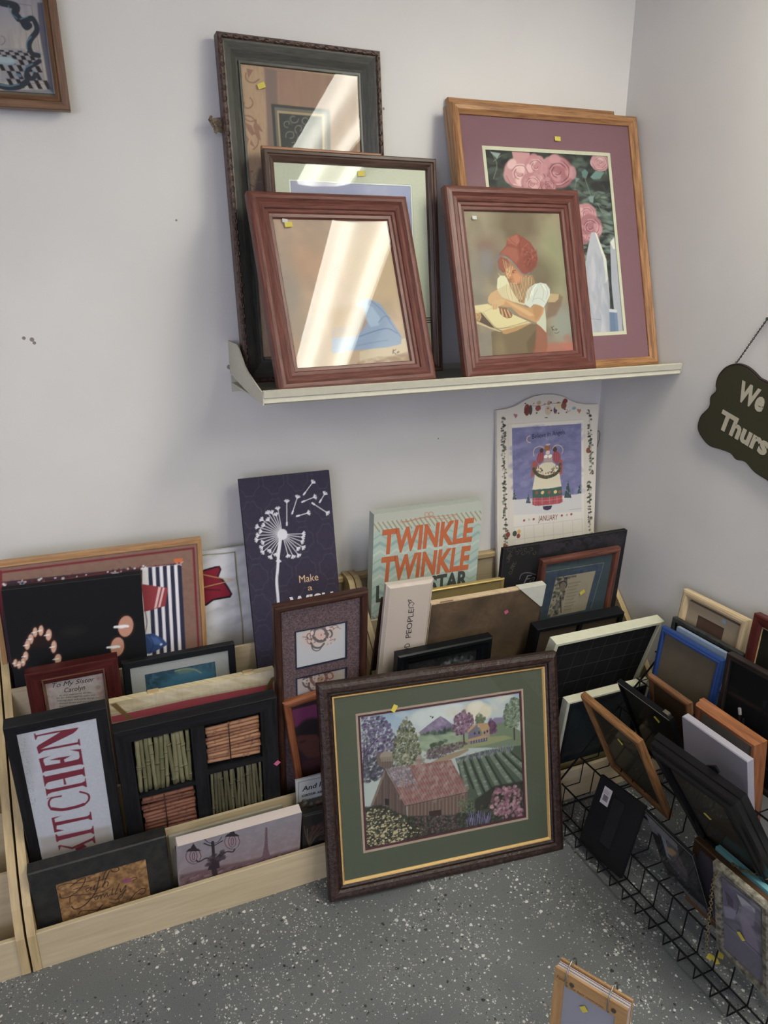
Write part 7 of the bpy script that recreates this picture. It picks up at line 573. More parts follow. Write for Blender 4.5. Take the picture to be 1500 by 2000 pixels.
# ------------------------------------------------------------------ picture helpers
PR = printmat(.8); PC = printmat(.85, 'painted_canvas', .1); CARD = plain('6b5b45', .8, g=1.2)
def flat(w, d, b=.0015): return [(0, d), (0, b), (b, 0), (w-b, 0), (w, b), (w, d)]
def rnd(w, d): return [(0, d), (0, .006), (.002, .002), (w*.3, 0), (w*.6, 0), (w*.85, .003), (w*.95, .008), (w, .010), (w, d)]
def art(par, name, key, rect, y, g, bd=.0012, mat=None, pname='print', back='888888'):
    res, ops = ARTS[key]; p = Painter(*rect, res, g); p.run(ops); mb = MB(); p.into(mb, y)
    mb.box(rect[0], y+.0002, rect[1], rect[2], y+.0002+bd, rect[3], 0, lin(back)); return mb.build(pname, mat or PR, par)
def glass(par, rect, y): return MB().box(rect[0], y, rect[1], rect[2], y+.002, rect[3]).build('glass', glassmat(), par)
def ring(mb, o, i, y, d=.0015, mat=0, col=(1, 1, 1)):
    for a in ((o[0], i[3], o[2], o[3]), (o[0], o[1], o[2], i[1]), (o[0], i[1], i[0], i[3]), (i[2], i[1], o[2], i[3])): mb.box(a[0], y, a[1], a[2], y+d, a[3], mat, col)
    return mb
def matboard(par, o, i, y, h, g, liner=None, lw=.008, name='mat'):
    m = ring(MB(), o, i, y).build(name, plain(h, .9, g=g, nb=.03, sc=200), par)
    if liner: ring(MB(), i, (i[0]+lw, i[1]+lw, i[2]-lw, i[3]-lw), y+.0012).build('inner_mat', plain(liner, .9, g=g), par)
    return m
YEL = plain('c2b012', .6, g=1.3); PINK = plain('c0507c', .6, g=1.3)
def sticker(par, x, z, y, rot=0, m=None, w=.019, h=.012, label=None):
    a = math.radians(rot); c, s = math.cos(a), math.sin(a); mb = MB()
    P = [(x+u*c-v*s, yy, z+u*s+v*c) for yy in (y, y-.0005) for u, v in ((-w/2, -h/2), (w/2, -h/2), (w/2, h/2), (-w/2, h/2))]
    mb.add(P, [(0, 1, 2, 3), (7, 6, 5, 4), (0, 4, 5, 1), (1, 5, 6, 2), (2, 6, 7, 3), (3, 7, 4, 0)])
    par = next((c for c in par.children if c.name.startswith('glass')), par)
    o = mb.build('price_sticker', m or YEL, par)
    if label: o['label'] = label
    return o
def back(par, rect, y, m=None, name='backing'): return MB().box(rect[0], y, rect[1], rect[2], y+.002, rect[3]).build(name, m or CARD, par)
def start(k, name, label, cat='framed picture', group=None):
    M, w, h = pose(k); return empty(name, M, label, cat, group), w/2, h
def frame(par, w, h, prof, m, x=0, z=0, name='frame'): return MB().mould(-w+x, z, w+x, h, prof).build(name, m, par)
GS = 1.3

# ------------------------------------------------------------------ pictures on the ledge
r, w, h = start('S1', 'framed_picture', 'tallest framed picture on the ledge, dark frame with a carved scroll edge')
frame(r, w, h, [(.012, .03), (.012, .003), (.016, .004), (.030, .010), (.043, .018), (.050, .021), (.050, .017), (.055, .017), (.057, .030)], wood('34342f', '4a4a42', GS, .4, 20, 300, .03))
CV = carved('1c1210', '6a4c3c', GS, 150, .8)
mb = MB().mould(-w, 0, w, h, [(0, .03), (0, .002), (.004, -.002), (.009, -.002), (.013, .004), (.013, .03)])
def scrolls(mb, w, h, t, step, r0):
    for (a, b, L) in (((-w+t, t), (w-t, t), 0), ((w-t, t), (w-t, h-t), 0), ((w-t, h-t), (-w+t, h-t), 0), ((-w+t, h-t), (-w+t, t), 0)):
        n = int(math.dist(a, b)/step)
        for i in range(n):
            cx = a[0]+(b[0]-a[0])*(i+.5)/n; cz = a[1]+(b[1]-a[1])*(i+.5)/n; ux = (b[0]-a[0])/math.dist(a, b); uz = (b[1]-a[1])/math.dist(a, b)
            P = []
            for k in range(10):
                q = k/9*5.2; rr = r0*(1-k/11); u = rr*math.cos(q)*1.7+(k-4)*step*.03; v = rr*math.sin(q); P.append((cx+u*ux-v*uz, -.003, cz+u*uz+v*ux))
            mb.tube(P, r0*.28, 5)
    return mb
scrolls(mb, w, h, .0065, .024, .0055).build('carved_edge', CV, r)
mb = MB(); R = random.Random(2)
for i in range(7): mb.tube([(-.20-.004*i, .026, .600+.002*i), (-.216-.003*i, .022, .594+.003*i), (-.222-.001*i, .026, .585+.006*i)], .0035, 5)
mb.prism([(-.205, .620), (-.236, .614), (-.228, .600), (-.217, .590), (-.205, .586)], .022, .028, 'y').build('corner_ornament', carved('4a3c2e', '8a7458', GS, 200), r)
art(r, 'print', 'S1', (-.1570, .0635, .1510, .7405), .024, GS); glass(r, (-.157, .063, .151, .741), .019); sticker(r, -.103, .695, .0185, 22)
back(r, (-w+.014, .01, w-.014, h-.01), .027)

r, w, h = start('S2b', 'framed_picture', 'thin orange-brown wooden frame showing only its top edge behind the cream-matted picture')
frame(r, w, h, flat(.02, .014, .002), wood('84522e', '9c683c', GS, .45)); back(r, (-w+.01, .01, w-.01, h-.01), .008)
r, w, h = start('S2', 'framed_picture', 'dark brown ridged frame with pale cream mat and lavender print, middle row of the ledge')
frame(r, w, h, [(0, .024), (0, .004), (.003, .001), (.009, 0), (.011, .004), (.014, .005), (.017, .003), (.021, .006), (.024, .008), (.027, .014), (.027, .024)], wood('35231c', '5c4234', GS, .4))
o = (-w+.026, .026, w-.026, h-.026); matboard(r, o, (-.167, .075, .162, .4745), .015, 'b9bca6', 1.35, 'd5d8cc', .0035)
art(r, 'print', 'S2', (-.166, .076, .161, .474), .0175, GS); glass(r, o, .0125); sticker(r, .021, .4945, .012, 3)
for i in range(3): MB().box(.183, .0142, .128+i*.006, .205, .0149, .1305+i*.006).build('mat_stripe', plain('2a3038', .8), r)
back(r, (-w+.01, .01, w-.01, h-.01), .021)

STEP = [(0, .026), (0, .006), (.004, .002), (.010, .0005), (.017, 0), (.021, .004), (.024, .007), (.031, .005), (.036, .008), (.038, .012), (.045, .011), (.048, .015), (.055, .016), (.0575, .020), (.0575, .026)]
RED = wood('4c241b', '723c30', GS, .42, 14, 260, .25)
r, w, h = start('S3', 'framed_picture', 'red-brown stepped wooden frame with a faded print of blue jeans, left on the ledge')
frame(r, w, h, STEP, RED); a = (-.1525, .035, .1525, .4215)
art(r, 'print', 'S3', a, .0235, GS); glass(r, a, .019); sticker(r, -.1135, .401, .0185, 4); sticker(r, -.121, .410, .0182, -6, plain('b8b8b0', .6, g=1.3), .013, .009, 'torn white sticker'); back(r, (-w+.01, .01, w-.01, h-.01), .0255)
r, w, h = start('S5', 'framed_picture', 'red-brown stepped wooden frame with a print of a girl in a red bonnet')
frame(r, w, h, STEP, RED); a = (-.1525, .0375, .1525, .4325)
art(r, 'print', 'S5', a, .0235, GS); glass(r, a, .019); sticker(r, -.122, .4125, .0185, 0, plain('b8b8b0', .6, g=1.3), .013, .009, 'white sticker'); back(r, (-w+.01, .01, w-.01, h-.01), .0255)
OAK = wood('7c4f26', 'b27f48', GS, .38, 10, 200, .2)
r, w, h = start('S4b', 'framed_picture', 'oak frame hidden behind the rose picture, only its top edge showing')
frame(r, w, h, flat(.022, .016, .002), OAK); back(r, (-w+.01, .01, w-.01, h-.01), .008)
r, w, h = start('S4', 'framed_picture', 'large oak frame with mauve mat around pink roses and a white picket fence')
MB().mould(-.288, 0, w, h, [(0, .044), (0, .010), (.004, .003), (.010, 0), (.018, .002), (.023, .008), (.027, .012), (.027, .030), (.02, .044)]).build('frame', OAK, r)
o = (-.263, .026, .298, .690); i = (-.200, .096, .2245, .613); matboard(r, o, i, .017, '7e5560', 1.35, 'c6c3a8', .010)
art(r, 'print', 'S4', (-.192, .104, .2165, .605), .021, GS); glass(r, o, .0135); sticker(r, .043, .6405, .013, -2); back(r, (-.27, .01, .305, .70), .03)

# ------------------------------------------------------------------ on the walls
r, w, h = start('W1', 'framed_picture', 'brown wooden frame with blue-grey scrollwork print cut off at the top left corner')
frame(r, w, h, [(0, .022), (0, .004), (.002, 0), (.016, .001), (.018, .006), (.021, .004), (.027, .010), (.027, .022)], wood('57381f', '7a5534', 1.3, .4))
a = (-w+.026, .034, w-.026, h-.02); art(r, 'print', 'W1', a, .016, 1.15); glass(r, a, .012); back(r, (-w+.01, .01, w-.01, h-.01), .019)

r, w, h = start('W2', 'wall_calendar', 'white wooden calendar board with arched top and ivy border showing an angel and January', 'calendar')
res, ops = ARTS['W2']; p = Painter(-w, 0, w, .71, res, 1.75); p.run(ops)
top = [(-.1991, .6723), (-.1543, .6733), (-.122, .6798), (-.0895, .6934), (-.0568, .7029), (-.0236, .7054), (.0168, .7024), (.0512, .6927), (.0791, .6786), (.1074, .6658), (.1428, .6588), (.1856, .6552)]
k = w/.193
tx = np.array([q[0] for q in top]); tz = np.array([q[1] for q in top]); mb = MB()
gx, gz = np.meshgrid(p.X*U, p.Z*U); lim = np.interp(gx, tx, tz); gz = gz*lim/.71   # rows end at the arch
uz = np.clip(((gz/U-p.r[1])/(p.r[3]-p.r[1])*(p.nz-1)).round().astype(int), 0, p.nz-1)
colr = p.I[uz, np.arange(p.nx)[None].repeat(p.nz, 0)]
V = np.stack([gx.ravel(), np.zeros(gx.size), gz.ravel()], 1); idx = (np.arange(p.nz-1)[:, None]*p.nx+np.arange(p.nx-1)[None]).ravel()
mb.add(V, np.stack([idx, idx+1, idx+p.nx+1, idx+p.nx], 1).tolist(), 0, colr.reshape(-1, 3))
for o in p.texts: mb.text(o[1], *[tuple(np.array(q)*U) for q in o[2:5]], lin(o[5], 1.6), 0, 0)
mb.build('calendar_face', PR, r)
MB().prism([(-w, 0)]+[(max(-w, x), z) for x, z in top]+[(w, .6552), (w, 0)], .0004, .012, 'y').build('board', plain('c3beb4', .6, g=1.6), r)
MB().tube([(.19, .006, .50), (.198, .004, .512), (.204, .002, .535), (.206, .002, .556), (.199, .002, .566), (.194, .004, .560)], .0009, 5).build('wire_hook', plain('3a3430', .4), r)

# hanging shop sign on the right wall: outline mirrored about its own tilted axis
ca, sa = math.cos(math.radians(14.5)), math.sin(math.radians(14.5)); N0 = (.54, 1.2)
def S_(y, z): u, v = -y-N0[0], z-N0[1]; return (u*ca-v*sa, u*sa+v*ca)
OUT = [S_(*q) for q in [(-.618, 1.272), (-.590, 1.289), (-.565, 1.298), (-.539, 1.299), (-.509, 1.286), (-.489, 1.262), (-.484, 1.236), (-.488, 1.221), (-.472, 1.201), (-.472, 1.174), (-.447, 1.144), (-.441, 1.112), (-.457, 1.089), (-.49, 1.069), (-.53, 1.067), (-.565, 1.064), (-.586, 1.052), (-.616, 1.052), (-.649, 1.033), (-.690, 1.022)]]
cxm = min(q[0] for q in OUT)+.275; OUT2 = OUT+[(2*cxm-x, z) for x, z in OUT[::-1]]
def fine(P, c=True):
    A = catmull(list(P)+[P[0]]); return [tuple(q) for q in A[:-1]]
OUT2 = fine(OUT2)
ms = Matrix.Translation((-.006, -N0[0], N0[1])) @ Matrix.Rotation(math.radians(-90), 4, 'Z') @ Matrix.Rotation(math.radians(14.5), 4, 'Y')
r = empty('hanging_sign', ms, 'dark green scalloped wooden sign with white lettering hung by a chain on the right wall', 'sign')
MB().prism([(x, z) for x, z in OUT2], -.006, .004, 'y').build('board_edge', plain('2a1e1c', .5, g=1.2), r)
cc = np.mean(OUT2, 0); mb = MB().prism([(cc[0]+(x-cc[0])*.985, cc[1]+(z-cc[1])*.975) for x, z in OUT2], -.0075, -.006, 'y', 0, lin('3c3a24', 1.15))
CR = lin('bcb49c', 1.2)
p0, p1, pt = S_(-.558, 1.212), S_(-.648, 1.189), S_(-.571, 1.260); mb.text('We C', p0, (p0[0]+.142, p1[1]), pt, CR, .05, 0, -.0082)
p0, p1, pt = S_(-.509, 1.128), S_(-.681, 1.070), S_(-.512, 1.176); mb.text('Thurs', p0, (p0[0]+.172, p0[1]-.002), (pt[0], p0[1]+.050), CR, .045, 0, -.0082)
mb.build('sign_face', PR, r)
hk = S_(-.541, 1.296); nl = S_(-.613, 1.417); hk2 = (2*cxm-hk[0], hk[1])
def chain(P, rl, rw, mat, name, par):
    P = [Vector(q) for q in P]; mb = MB(); L = [0]
    for i in range(1, len(P)): L.append(L[-1]+(P[i]-P[i-1]).length)
    n = max(2, int(L[-1]/(rl*1.45)))
    for k in range(n):
        s = (k+.5)/n*L[-1]; i = max(j for j in range(len(L)-1) if L[j] <= s); t = (s-L[i])/(L[i+1]-L[i]); c = P[i].lerp(P[i+1], t); d = (P[i+1]-P[i]).normalized()
        o = d.orthogonal().normalized(); o = o if k % 2 else d.cross(o)
        mb.tube([c+d*math.cos(q*math.pi/4)*rl+o*math.sin(q*math.pi/4)*rl*.55 for q in range(8)], rw, 4, closed=True)
    return mb.build(name, mat, par, True)
BLK = plain('17161a', .35, g=1.2)
for q in (hk, hk2): chain([(q[0], -.008, q[1]), (nl[0], -.002, nl[1])], .0032, .0009, BLK, 'chain', r)
MB().tube([(nl[0], -.004, nl[1]), (nl[0], .006, nl[1])], .004, 8).build('nail', plain('5a6460', .4, .6), r)
MB().tube([(hk[0]+.004*math.cos(t*.785), -.008, hk[1]+.006+.004*math.sin(t*.785)) for t in range(8)], .0008, 5, closed=True).build('hanger_ring', plain('b0aca0', .3, .8), r)

# ------------------------------------------------------------------ left bin
def canvas(k, name, label, rect_art, g, depth, side, cat='canvas print', key=None, sg=None, mat=None):
    r, w, h = start(k, name, label, cat)
    art(r, 'print', key or k, (-w, 0, w, h), 0, g, .0003, mat or PC, 'printed_face')
    MB().box(-w, .0006, 0, w, depth, h, bev=.0008).build('canvas_edge', plain(side, .85, g=sg or g, nb=.1, sc=300), r); return r, w, h
r, w, h = start('B1', 'framed_picture', 'wide light wood frame around a brown board with red border and blue striped patch')
frame(r, w, h, flat(.012, .022, .001), wood('8a6236', 'b0824e', 1.6, .45)); art(r, 'print', 'B1', (-w+.012, .012, w-.012, h-.012), .004, GB, back='50402e')
r, w, h = start('B3', 'quilted_panel', 'white satin panel with a dark red applique flower, beside the dandelion canvas', 'fabric panel')
art(r, 'print', 'B3', (-w, 0, w, h), 0, GB, .0003, PC, 'stitched_face'); MB().box(-w, .0006, 0, w, .012, h, bev=.004).build('panel_edge', plain('a5a5a5', .8, g=GB), r)
canvas('B2', 'canvas_print', 'tall dark purple canvas with a white dandelion and the words Make a Wish', 0, 1.45, .02, '383246')
canvas('B4', 'canvas_print', 'black canvas with glowing orange candle flames, at the left end of the bin', 0, 1.6, .022, '1c1d22')
r, w, h = start('B17', 'framed_picture', 'dark brown frame with speckled plum mat around two small drawings, beside the barn picture')
frame(r, w, h, rnd(.020, .024), wood('24130f', '41261c', 1.7, .35)); o = (-w+.019, .019, w-.019, h-.02)
m = MB(); A1 = (-.0715, .5440, .0705, .6585); A2 = (-.0715, .40, .0705, .520); A3 = (-.0715, .14, .0705, .38)
for a in ((o[0], A1[3], o[2], o[3]), (o[0], A2[3], o[2], A1[1]), (o[0], o[1], o[2], A3[1]), (o[0], A3[3], o[2], A2[1])): m.box(a[0], .012, a[1], a[2], .0135, a[3])
for a in (A1, A2, A3): m.box(o[0], .012, a[1], a[0], .0135, a[3]); m.box(a[2], .012, a[1], o[2], .0135, a[3])
mm = carved('3c2a30', '6c545a', 1.6, 260, .05, .9); m.build('mat', mm, r)
for q, key in ((A1, 'B17a'), (A2, 'B17b')):
    ring(MB(), q, (q[0]+.005, q[1]+.005, q[2]-.005, q[3]-.005), .0132).build('inner_mat', plain('262a3c', .9, g=1.5), r); art(r, 'print', key, q, .0152, 1.65)
ring(MB(), A3, (A3[0]+.005, A3[1]+.005, A3[2]-.005, A3[3]-.005), .0132).build('inner_mat', plain('262a3c', .9, g=1.5), r); back(r, A3, .0152, plain('adaab0', .9, g=1.5))
glass(r, o, .009); back(r, (-w+.005, .005, w-.005, h-.005), .021)
r, w, h = start('B5', 'memory_plaque', 'dark red wooden plaque reading To My Sister Carolyn, standing behind the kitchen sign', 'plaque')
frame(r, w, h, [(0, .032), (0, .002), (.002, 0), (.032, 0), (.033, .003), (.036, .003), (.038, .006), (.040, .010), (.040, .032)], wood('2e0f0f', '481a18', 1.8, .3))
frame(r, w-.034, h-.022, [(0, .01), (0, -.001), (.003, -.001), (.0045, .004), (.006, .01)], wood('4a3024', '66462f', 1.6, .4), z=.034, name='inner_frame')
art(r, 'print', 'B5', (-w+.0385, .045, w-.0385, h-.0265), .010, 1.75); back(r, (-w+.01, .01, w-.01, h-.01), .022)
r, w, h = start('B6', 'framed_picture', 'black frame with white mat and a blue planet print, behind the rope-tied wooden sign')
frame(r, w, h, flat(.018, .02, .002), plain('15171a', .4, g=1.7)); o = (-w+.017, .017, w-.017, h-.0165); i = (-.091, .20, .089, .526)
matboard(r, o, i, .006, '8c8c8c', 1.8); art(r, 'print', 'B6', i, .008, 1.7); glass(r, o, .0035); back(r, (-w+.01, .01, w-.01, h-.01), .012)
r, w, h = start('B7', 'wooden_sign', 'pale wooden box sign with a red stripe and rope knots, above the bamboo panel', 'sign')
art(r, 'print', 'B7', (-w, 0, w, h), 0, 1.65, .0003, None, 'painted_face'); MB().box(-w, .0006, 0, w, .022, h).build('box', wood('a4946c', 'c0b48e', 1.7, .6), r)
for x, z in ((-.1225, .455), (.1216, .4678)):
    R = random.Random(int(abs(x*1e4))); mb = MB()
    for q in range(9): t = R.uniform(-.9, .9); L = R.uniform(.014, .03); mb.tube([(x, -.004, z+.006), (x+.004*t, -.010, z), (x+.012*t+.004, -.008, z-L)], .0013, 4)
    mb.tube([(x+.006*math.cos(k), -.005, z+.004*math.sin(k)) for k in range(0, 7)], .003, 6); mb.build('rope_knot', carved('4a3a28', '86705a', 1.7, 300), r)
for x in (-.10, .135): MB().box(x-.012, .008, h-.0005, x+.014, .02, h+.004).build('cleat', PLYE, r)
r, w, h = start('B8', 'wooden_sign', 'black framed upright sign reading KITCHEN in tall red letters', 'sign')
BW = wood('0c0c0e', '1b1b1e', 1.6, .5, 8, 200, .25)
frame(r, w, h, flat(.0235, .034, .0015), BW); art(r, 'print', 'B8', (-w+.023, .023, w-.0225, h-.0205), .002, 1.5); back(r, (-w+.01, .01, w-.01, h-.01), .02)
r, w, h = start('B9', 'bamboo_panel', 'black panel frame with four squares of bamboo sticks, centre of the left bin', 'wall panel')
BF = wood('0c0c0e', '1b1b1e', 1.6, .5, 8, 200, .2)
frame(r, w, h, flat(.036, .034, .001), BF); MB().box(-w+.03, .020, .03, w-.03, .024, h-.03).build('recess_board', plain('111114', .7, g=1.4), r)
mb = MB(); mb.box(-.02, .001, .03, .012, .02, h-.03); mb.box(-w+.03, .0012, .312, -.02, .02, .322); mb.box(.012, .0012, .333, w-.03, .02, .348); mb.box(-w+.03, .0014, .10, w-.03, .02, .12)
mb.box(.148, .001, .1, w-.03, .02, h-.03); mb.build('cross_bars', BF, r)
def sticks(x0, z0, x1, z1, vert, n, h1, h2, seed):
    R = random.Random(seed); mb = MB()
    for i in range(n):
        t = (i+.5)/n; a = R.uniform(-.004, .004); rad = (x1-x0 if vert else z1-z0)/n*.52*R.uniform(.85, 1.1)
        if vert: A = Vector((x0+(x1-x0)*t+a, .010, z0+R.uniform(-.004, .004))); B = Vector((x0+(x1-x0)*t-a, .010, z1+R.uniform(-.003, .003)))
        else: A = Vector((x0+R.uniform(-.002, .003), .010, z0+(z1-z0)*t+a)); B = Vector((x1+R.uniform(-.003, .002), .010, z0+(z1-z0)*t-a))
        k = [0]+sorted(R.uniform(.1, .9) for _ in range(2))+[1]; P = []; c = lin(h1, 1.6) if R.random() < .5 else lin(h2, 1.6)
        mb.tube([A.lerp(B, q/8)+Vector((R.uniform(-.0006, .0006), 0, R.uniform(-.0006, .0006))) for q in range(9)], rad, 7, 0, c)
        for q in k[1:-1]: m_ = A.lerp(B, q); d = (B-A).normalized()*.002; mb.tube([m_-d, m_, m_+d], rad*1.28, 7, 0, tuple(x*.75 for x in c))
    if not vert:
        for q in (.42, .58)[:1]: x = x0+(x1-x0)*q; mb.tube([(x, .003, z0), (x, .003, z1)], .0012, 5, 0, lin('2c1c18', 1.2))
    mb.build('bamboo_square', printmat(.5, 'bamboo'), r, True)
sticks(-.150, .326, -.024, .482, 1, 12, '5c5a3c', '6c6848', 1); sticks(.014, .360, .146, .474, 0, 11, '7c5238', '8e6444', 2)
sticks(-.150, .128, -.024, .305, 0, 15, '5c3424', '704430', 3); sticks(.014, .13, .146, .328, 1, 16, '47442f', '57533a', 4)
sticker(r, .1845, .317, -.0005, 40, PINK, .014, .012)
r, w, h = start('B10', 'wooden_sign', 'black wooden block sign with gold script Faith Family, front of the left bin', 'sign')
frame(r, w, h, flat(.054, .034, .003), carved('111214', '24231f', 1.5, 60, .15, .55)); art(r, 'print', 'B10', (-w+.053, .02, w-.05, h-.0385), .0015, 1.6); back(r, (-w+.01, .005, w-.01, h-.01), .01)
r, w, h = canvas('B11', 'canvas_print', 'grey and pink canvas with ornate street lamp and distant tower, front of the left bin', 0, 1.55, .028, 'b3a6a0')
r, w, h = start('B14', 'greeting_plaque', 'white card plaque with black handwriting And lo, partly hidden by the barn picture', 'plaque')
art(r, 'print', 'B14', (-w, 0, w, h), 0, 1.6); MB().box(-w, .0015, 0, w, .006, h, bev=.001).build('board', plain('909090', .6, g=1.5), r)
r, w, h = start('B15', 'framed_picture', 'reddish orange wood frame with dark magenta portrait print, left of the barn picture')
frame(r, w, h, rnd(.022, .018), wood('5c2c14', '8c4e24', 1.6, .4)); art(r, 'print', 'B15', (-w+.021, .02, w-.02, h-.021), .010, 1.5); back(r, (-w+.01, .01, w-.01, h-.01), .014)
canvas('B16', 'canvas_print', 'small dark canvas with brown reeds at the right end of the left bin', 0, 1.4, .02, '2c2a26')
# slabs standing behind the lamp canvas
def slabthing(name, label, cat, x, y, z, ya, le, w, h, d, m):
    o = MB().box(-w/2, 0, 0, w/2, d, h, bev=.001).build(name, m)
    o.matrix_world = Matrix.Translation((x, y, z)) @ Matrix.Rotation(math.radians(ya), 4, 'Z') @ Matrix.Rotation(math.radians(-le), 4, 'X'); return tag(o, label, cat)
slabthing('canvas_print', 'thin cream canvas edge just behind the left end of the street lamp canvas', 'canvas print', -1.39, -.4135, .014, 0, 0, .29, .195, .008, plain('8a8474', .8, g=1.5))
slabthing('picture_frame', 'thin navy black frame edge squeezed behind the street lamp canvas', 'picture frame', -1.38, -.4205, .014, 0, 0, .285, .165, .006, plain('101626', .4, g=1.4))

# ------------------------------------------------------------------ right bin
r, w, h = canvas('C1', 'canvas_print', 'pale green canvas reading Twinkle Twinkle Little Star in orange capitals', 0, 1.45, .034, 'a9b1a6')
r, w, h = canvas('C2', 'canvas_print', 'wide black board with chalky scrolls and Family script, below the calendar', 0, 1.3, .016, '1c1a1d')
r, w, h = start('C3', 'framed_picture', 'reddish brown frame with teal mat around a Footprints verse on tan paper')
frame(r, w, h, rnd(.020, .02), wood('3a1e16', '6a3a2a', 1.6, .35)); a = (-w+.019, .019, w-.019, h-.0195); art(r, 'print', 'C3', a, .013, 1.55); glass(r, a, .010); sticker(r, .027, .5405, .0095, 30); back(r, (-w+.01, .01, w-.01, h-.01), .016)
r, w, h = start('C4', 'double_frame', 'deep black frame with two openings, in front of the Footprints picture', 'picture frame')
frame(r, w, h, flat(.014, .038, .002), plain('101214', .45, g=1.6)); MB().box(-.006, .001, .014, .006, .030, h-.014).build('centre_bar', plain('101214', .45, g=1.6), r); back(r, (-w+.012, .012, w-.012, h-.012), .012, plain('4a3c30', .8, g=1.5)); 
r, w, h = start('C6', 'framed_picture', 'slim gold frame seen edge-on behind the brown backed picture', 'picture frame')
frame(r, w, h, [(0, .014), (0, .003), (.003, 0), (.006, .002), (.009, .004), (.012, .010), (.012, .014)], plain('a08a48', .4, .35, 1.6)); back(r, (-w+.01, .01, w-.01, h-.01), .008, plain('7c6c3c', .7, g=1.5))
r, w, h = start('C5', 'framed_picture', 'framed picture turned round, brown backing board with one white paper corner', 'framed picture')
MB().box(-w, .003, 0, w, .02, h, bev=.001).build('frame', wood('a8906c', 'c0a884', 1.6, .5), r); MB().box(-w+.002, 0, .002, w-.002, .0029, h-.005).build('backing', carved('40311f', '5c4830', 1.5, 12, .03, .75), r)
MB().prism([(.098, h+.002), (w+.002, h+.002), (w+.002, h-.074), (w-.004, h-.074)], -.0022, .021, 'y').build('corner_protector', plain('a8a89c', .7, g=1.7), r)
MB().box(-.16, .001, h-.001, -.12, .004, h+.0015).build('torn_paper', plain('8c6c4c', .8, g=1.5), r); sticker(r, .066, .558, -.0003, 30, PINK, .012, .012)
r, w, h = start('C8', 'picture_frame', 'thin dark brown frame leaning left behind the white PEOPLE plank', 'picture frame')
frame(r, w, h, flat(.016, .010, .001), wood('22130f', '38221a', 1.6, .4)); back(r, (-w+.01, .01, w-.01, h-.01), .005, plain('2c1c16', .8, g=1.4))
r, w, h = start('C7', 'wooden_sign', 'cream white plank sign with black serif lettering PEOPLE running upward', 'sign')
MB().mould(-w, 0, w, h, [(0, .018), (0, .006), (.003, .005), (.010, 0), (.012, 0), (.012, .018)]).build('bevelled_edge', plain('aea193', .55, g=1.6), r)
mb = MB().box(-w+.012, 0, .012, w-.012, .016, h-.012, 0, lin('aa9c90', 1.6)); K = lin('26242a', 1.1)
mb.text('PEOPLE', (.0175, .542), (.0175, .6356), (0, .542), K, 0, 0, -.0006); mb.text('GOOD', (.0175, .462), (.0175, .523), (0, .462), K, 0, 0, -.0006)
mb.tube([(.016, -.0004, .640), (.003, -.0004, .641), (-.001, -.0004, .652), (.008, -.0004, .660), (.016, -.0004, .653), (.011, -.0004, .646)], .0009, 4, 0, K); mb.tube([(.003, -.0004, .655), (-.004, -.0004, .668), (.006, -.0004, .664)], .0012, 4, 0, K)
mb.build('plank', PR, r)
r, w, h = start('C9', 'picture_frame', 'glossy black frame around a dark relief, directly behind the barn picture', 'framed picture')
frame(r, w, h, [(0, .03), (0, .004), (.004, 0), (.012, 0), (.016, .005), (.022, .008), (.030, .008), (.034, .012), (.040, .014), (.040, .03)], plain('101316', .28, g=1.5)); art(r, 'print', 'C9', (-w+.038, .04, w-.038, h-.038), .018, 1.4, pname='relief'); back(r, (-w+.01, .01, w-.01, h-.01), .026)
WHT = plain('b4b39c', .5, g=1.6)
r, w, h = start('C10', 'grid_board', 'black ruled board in a white frame, leaning forward in the corner', 'board')
frame(r, w, h, flat(.012, .032, .002), WHT); mb = MB().box(-w+.011, .010, .011, w-.011, .014, h-.011, 0, lin('101114', 1.3)); gc = lin('35363a', 1.3)
for q in range(-3, 4): mb.box(q*.052-.0006, .0094, .012, q*.052+.0006, .010, h-.012, 0, gc)
for q in range(1, 9): mb.box(-w+.012, .0092, h-q*.062, w-.012, .0098, h-q*.062+.0012, 0, gc)
mb.build('ruled_face', PR, r)
r, w, h = start('C11', 'picture_frame', 'low white frame with dark glass at the front of the corner bin', 'picture frame')
frame(r, w, h, flat(.010, .026, .002), WHT); frame(r, w-.010, h-.012, flat(.010, .012, .001), plain('17191c', .4, g=1.4), z=.012, name='inner_frame'); MB().box(-w+.011, .009, .062, w-.011, .02, .084).build('bottom_rail', wood('6a5c34', '8c7c4c', 1.4, .5), r); o = (-w+.018, .084, w-.018, h-.02); back(r, o, .010, plain('1c2226', .6, g=1.4)); glass(r, o, .006)

# ------------------------------------------------------------------ the barn picture on the floor
r, w, h = start('BIG', 'framed_picture', 'large barn and lavender landscape in embossed dark brown frame, standing on the floor')
frame(r, w, h, [(0, .028), (0, .008), (.004, .003), (.012, 0), (.022, .001), (.027, .005), (.028, .009), (.031, .007), (.036, .010), (.0375, .014), (.0375, .028)], carved('1c0e0b', '3c2218', 1.2, 130, .9, .42))
frame(r, w-.037, h-.0375, [(0, .020), (0, .009), (.003, .0095), (.0075, .0165), (.0075, .020)], plain('d0a862', .35, .45, 1.5, nb=.05), z=.0375, name='gold_liner')
o = (-w+.044, .0445, w-.044, h-.0445); i = (-.2385, .1055, .2335, .4735); matboard(r, o, i, .014, '4a5040', 1.3)
ring(MB(), i, (i[0]+.006, i[1]+.006, i[2]-.006, i[3]-.006), .0152).build('cream_mat', plain('a08878', .9, g=1.4), r)
i = (i[0]+.006, i[1]+.006, i[2]-.006, i[3]-.006); ring(MB(), i, (i[0]+.0055, i[1]+.0055, i[2]-.0055, i[3]-.0055), .0158).build('maroon_mat', plain('4e2c34', .9, g=1.4), r)
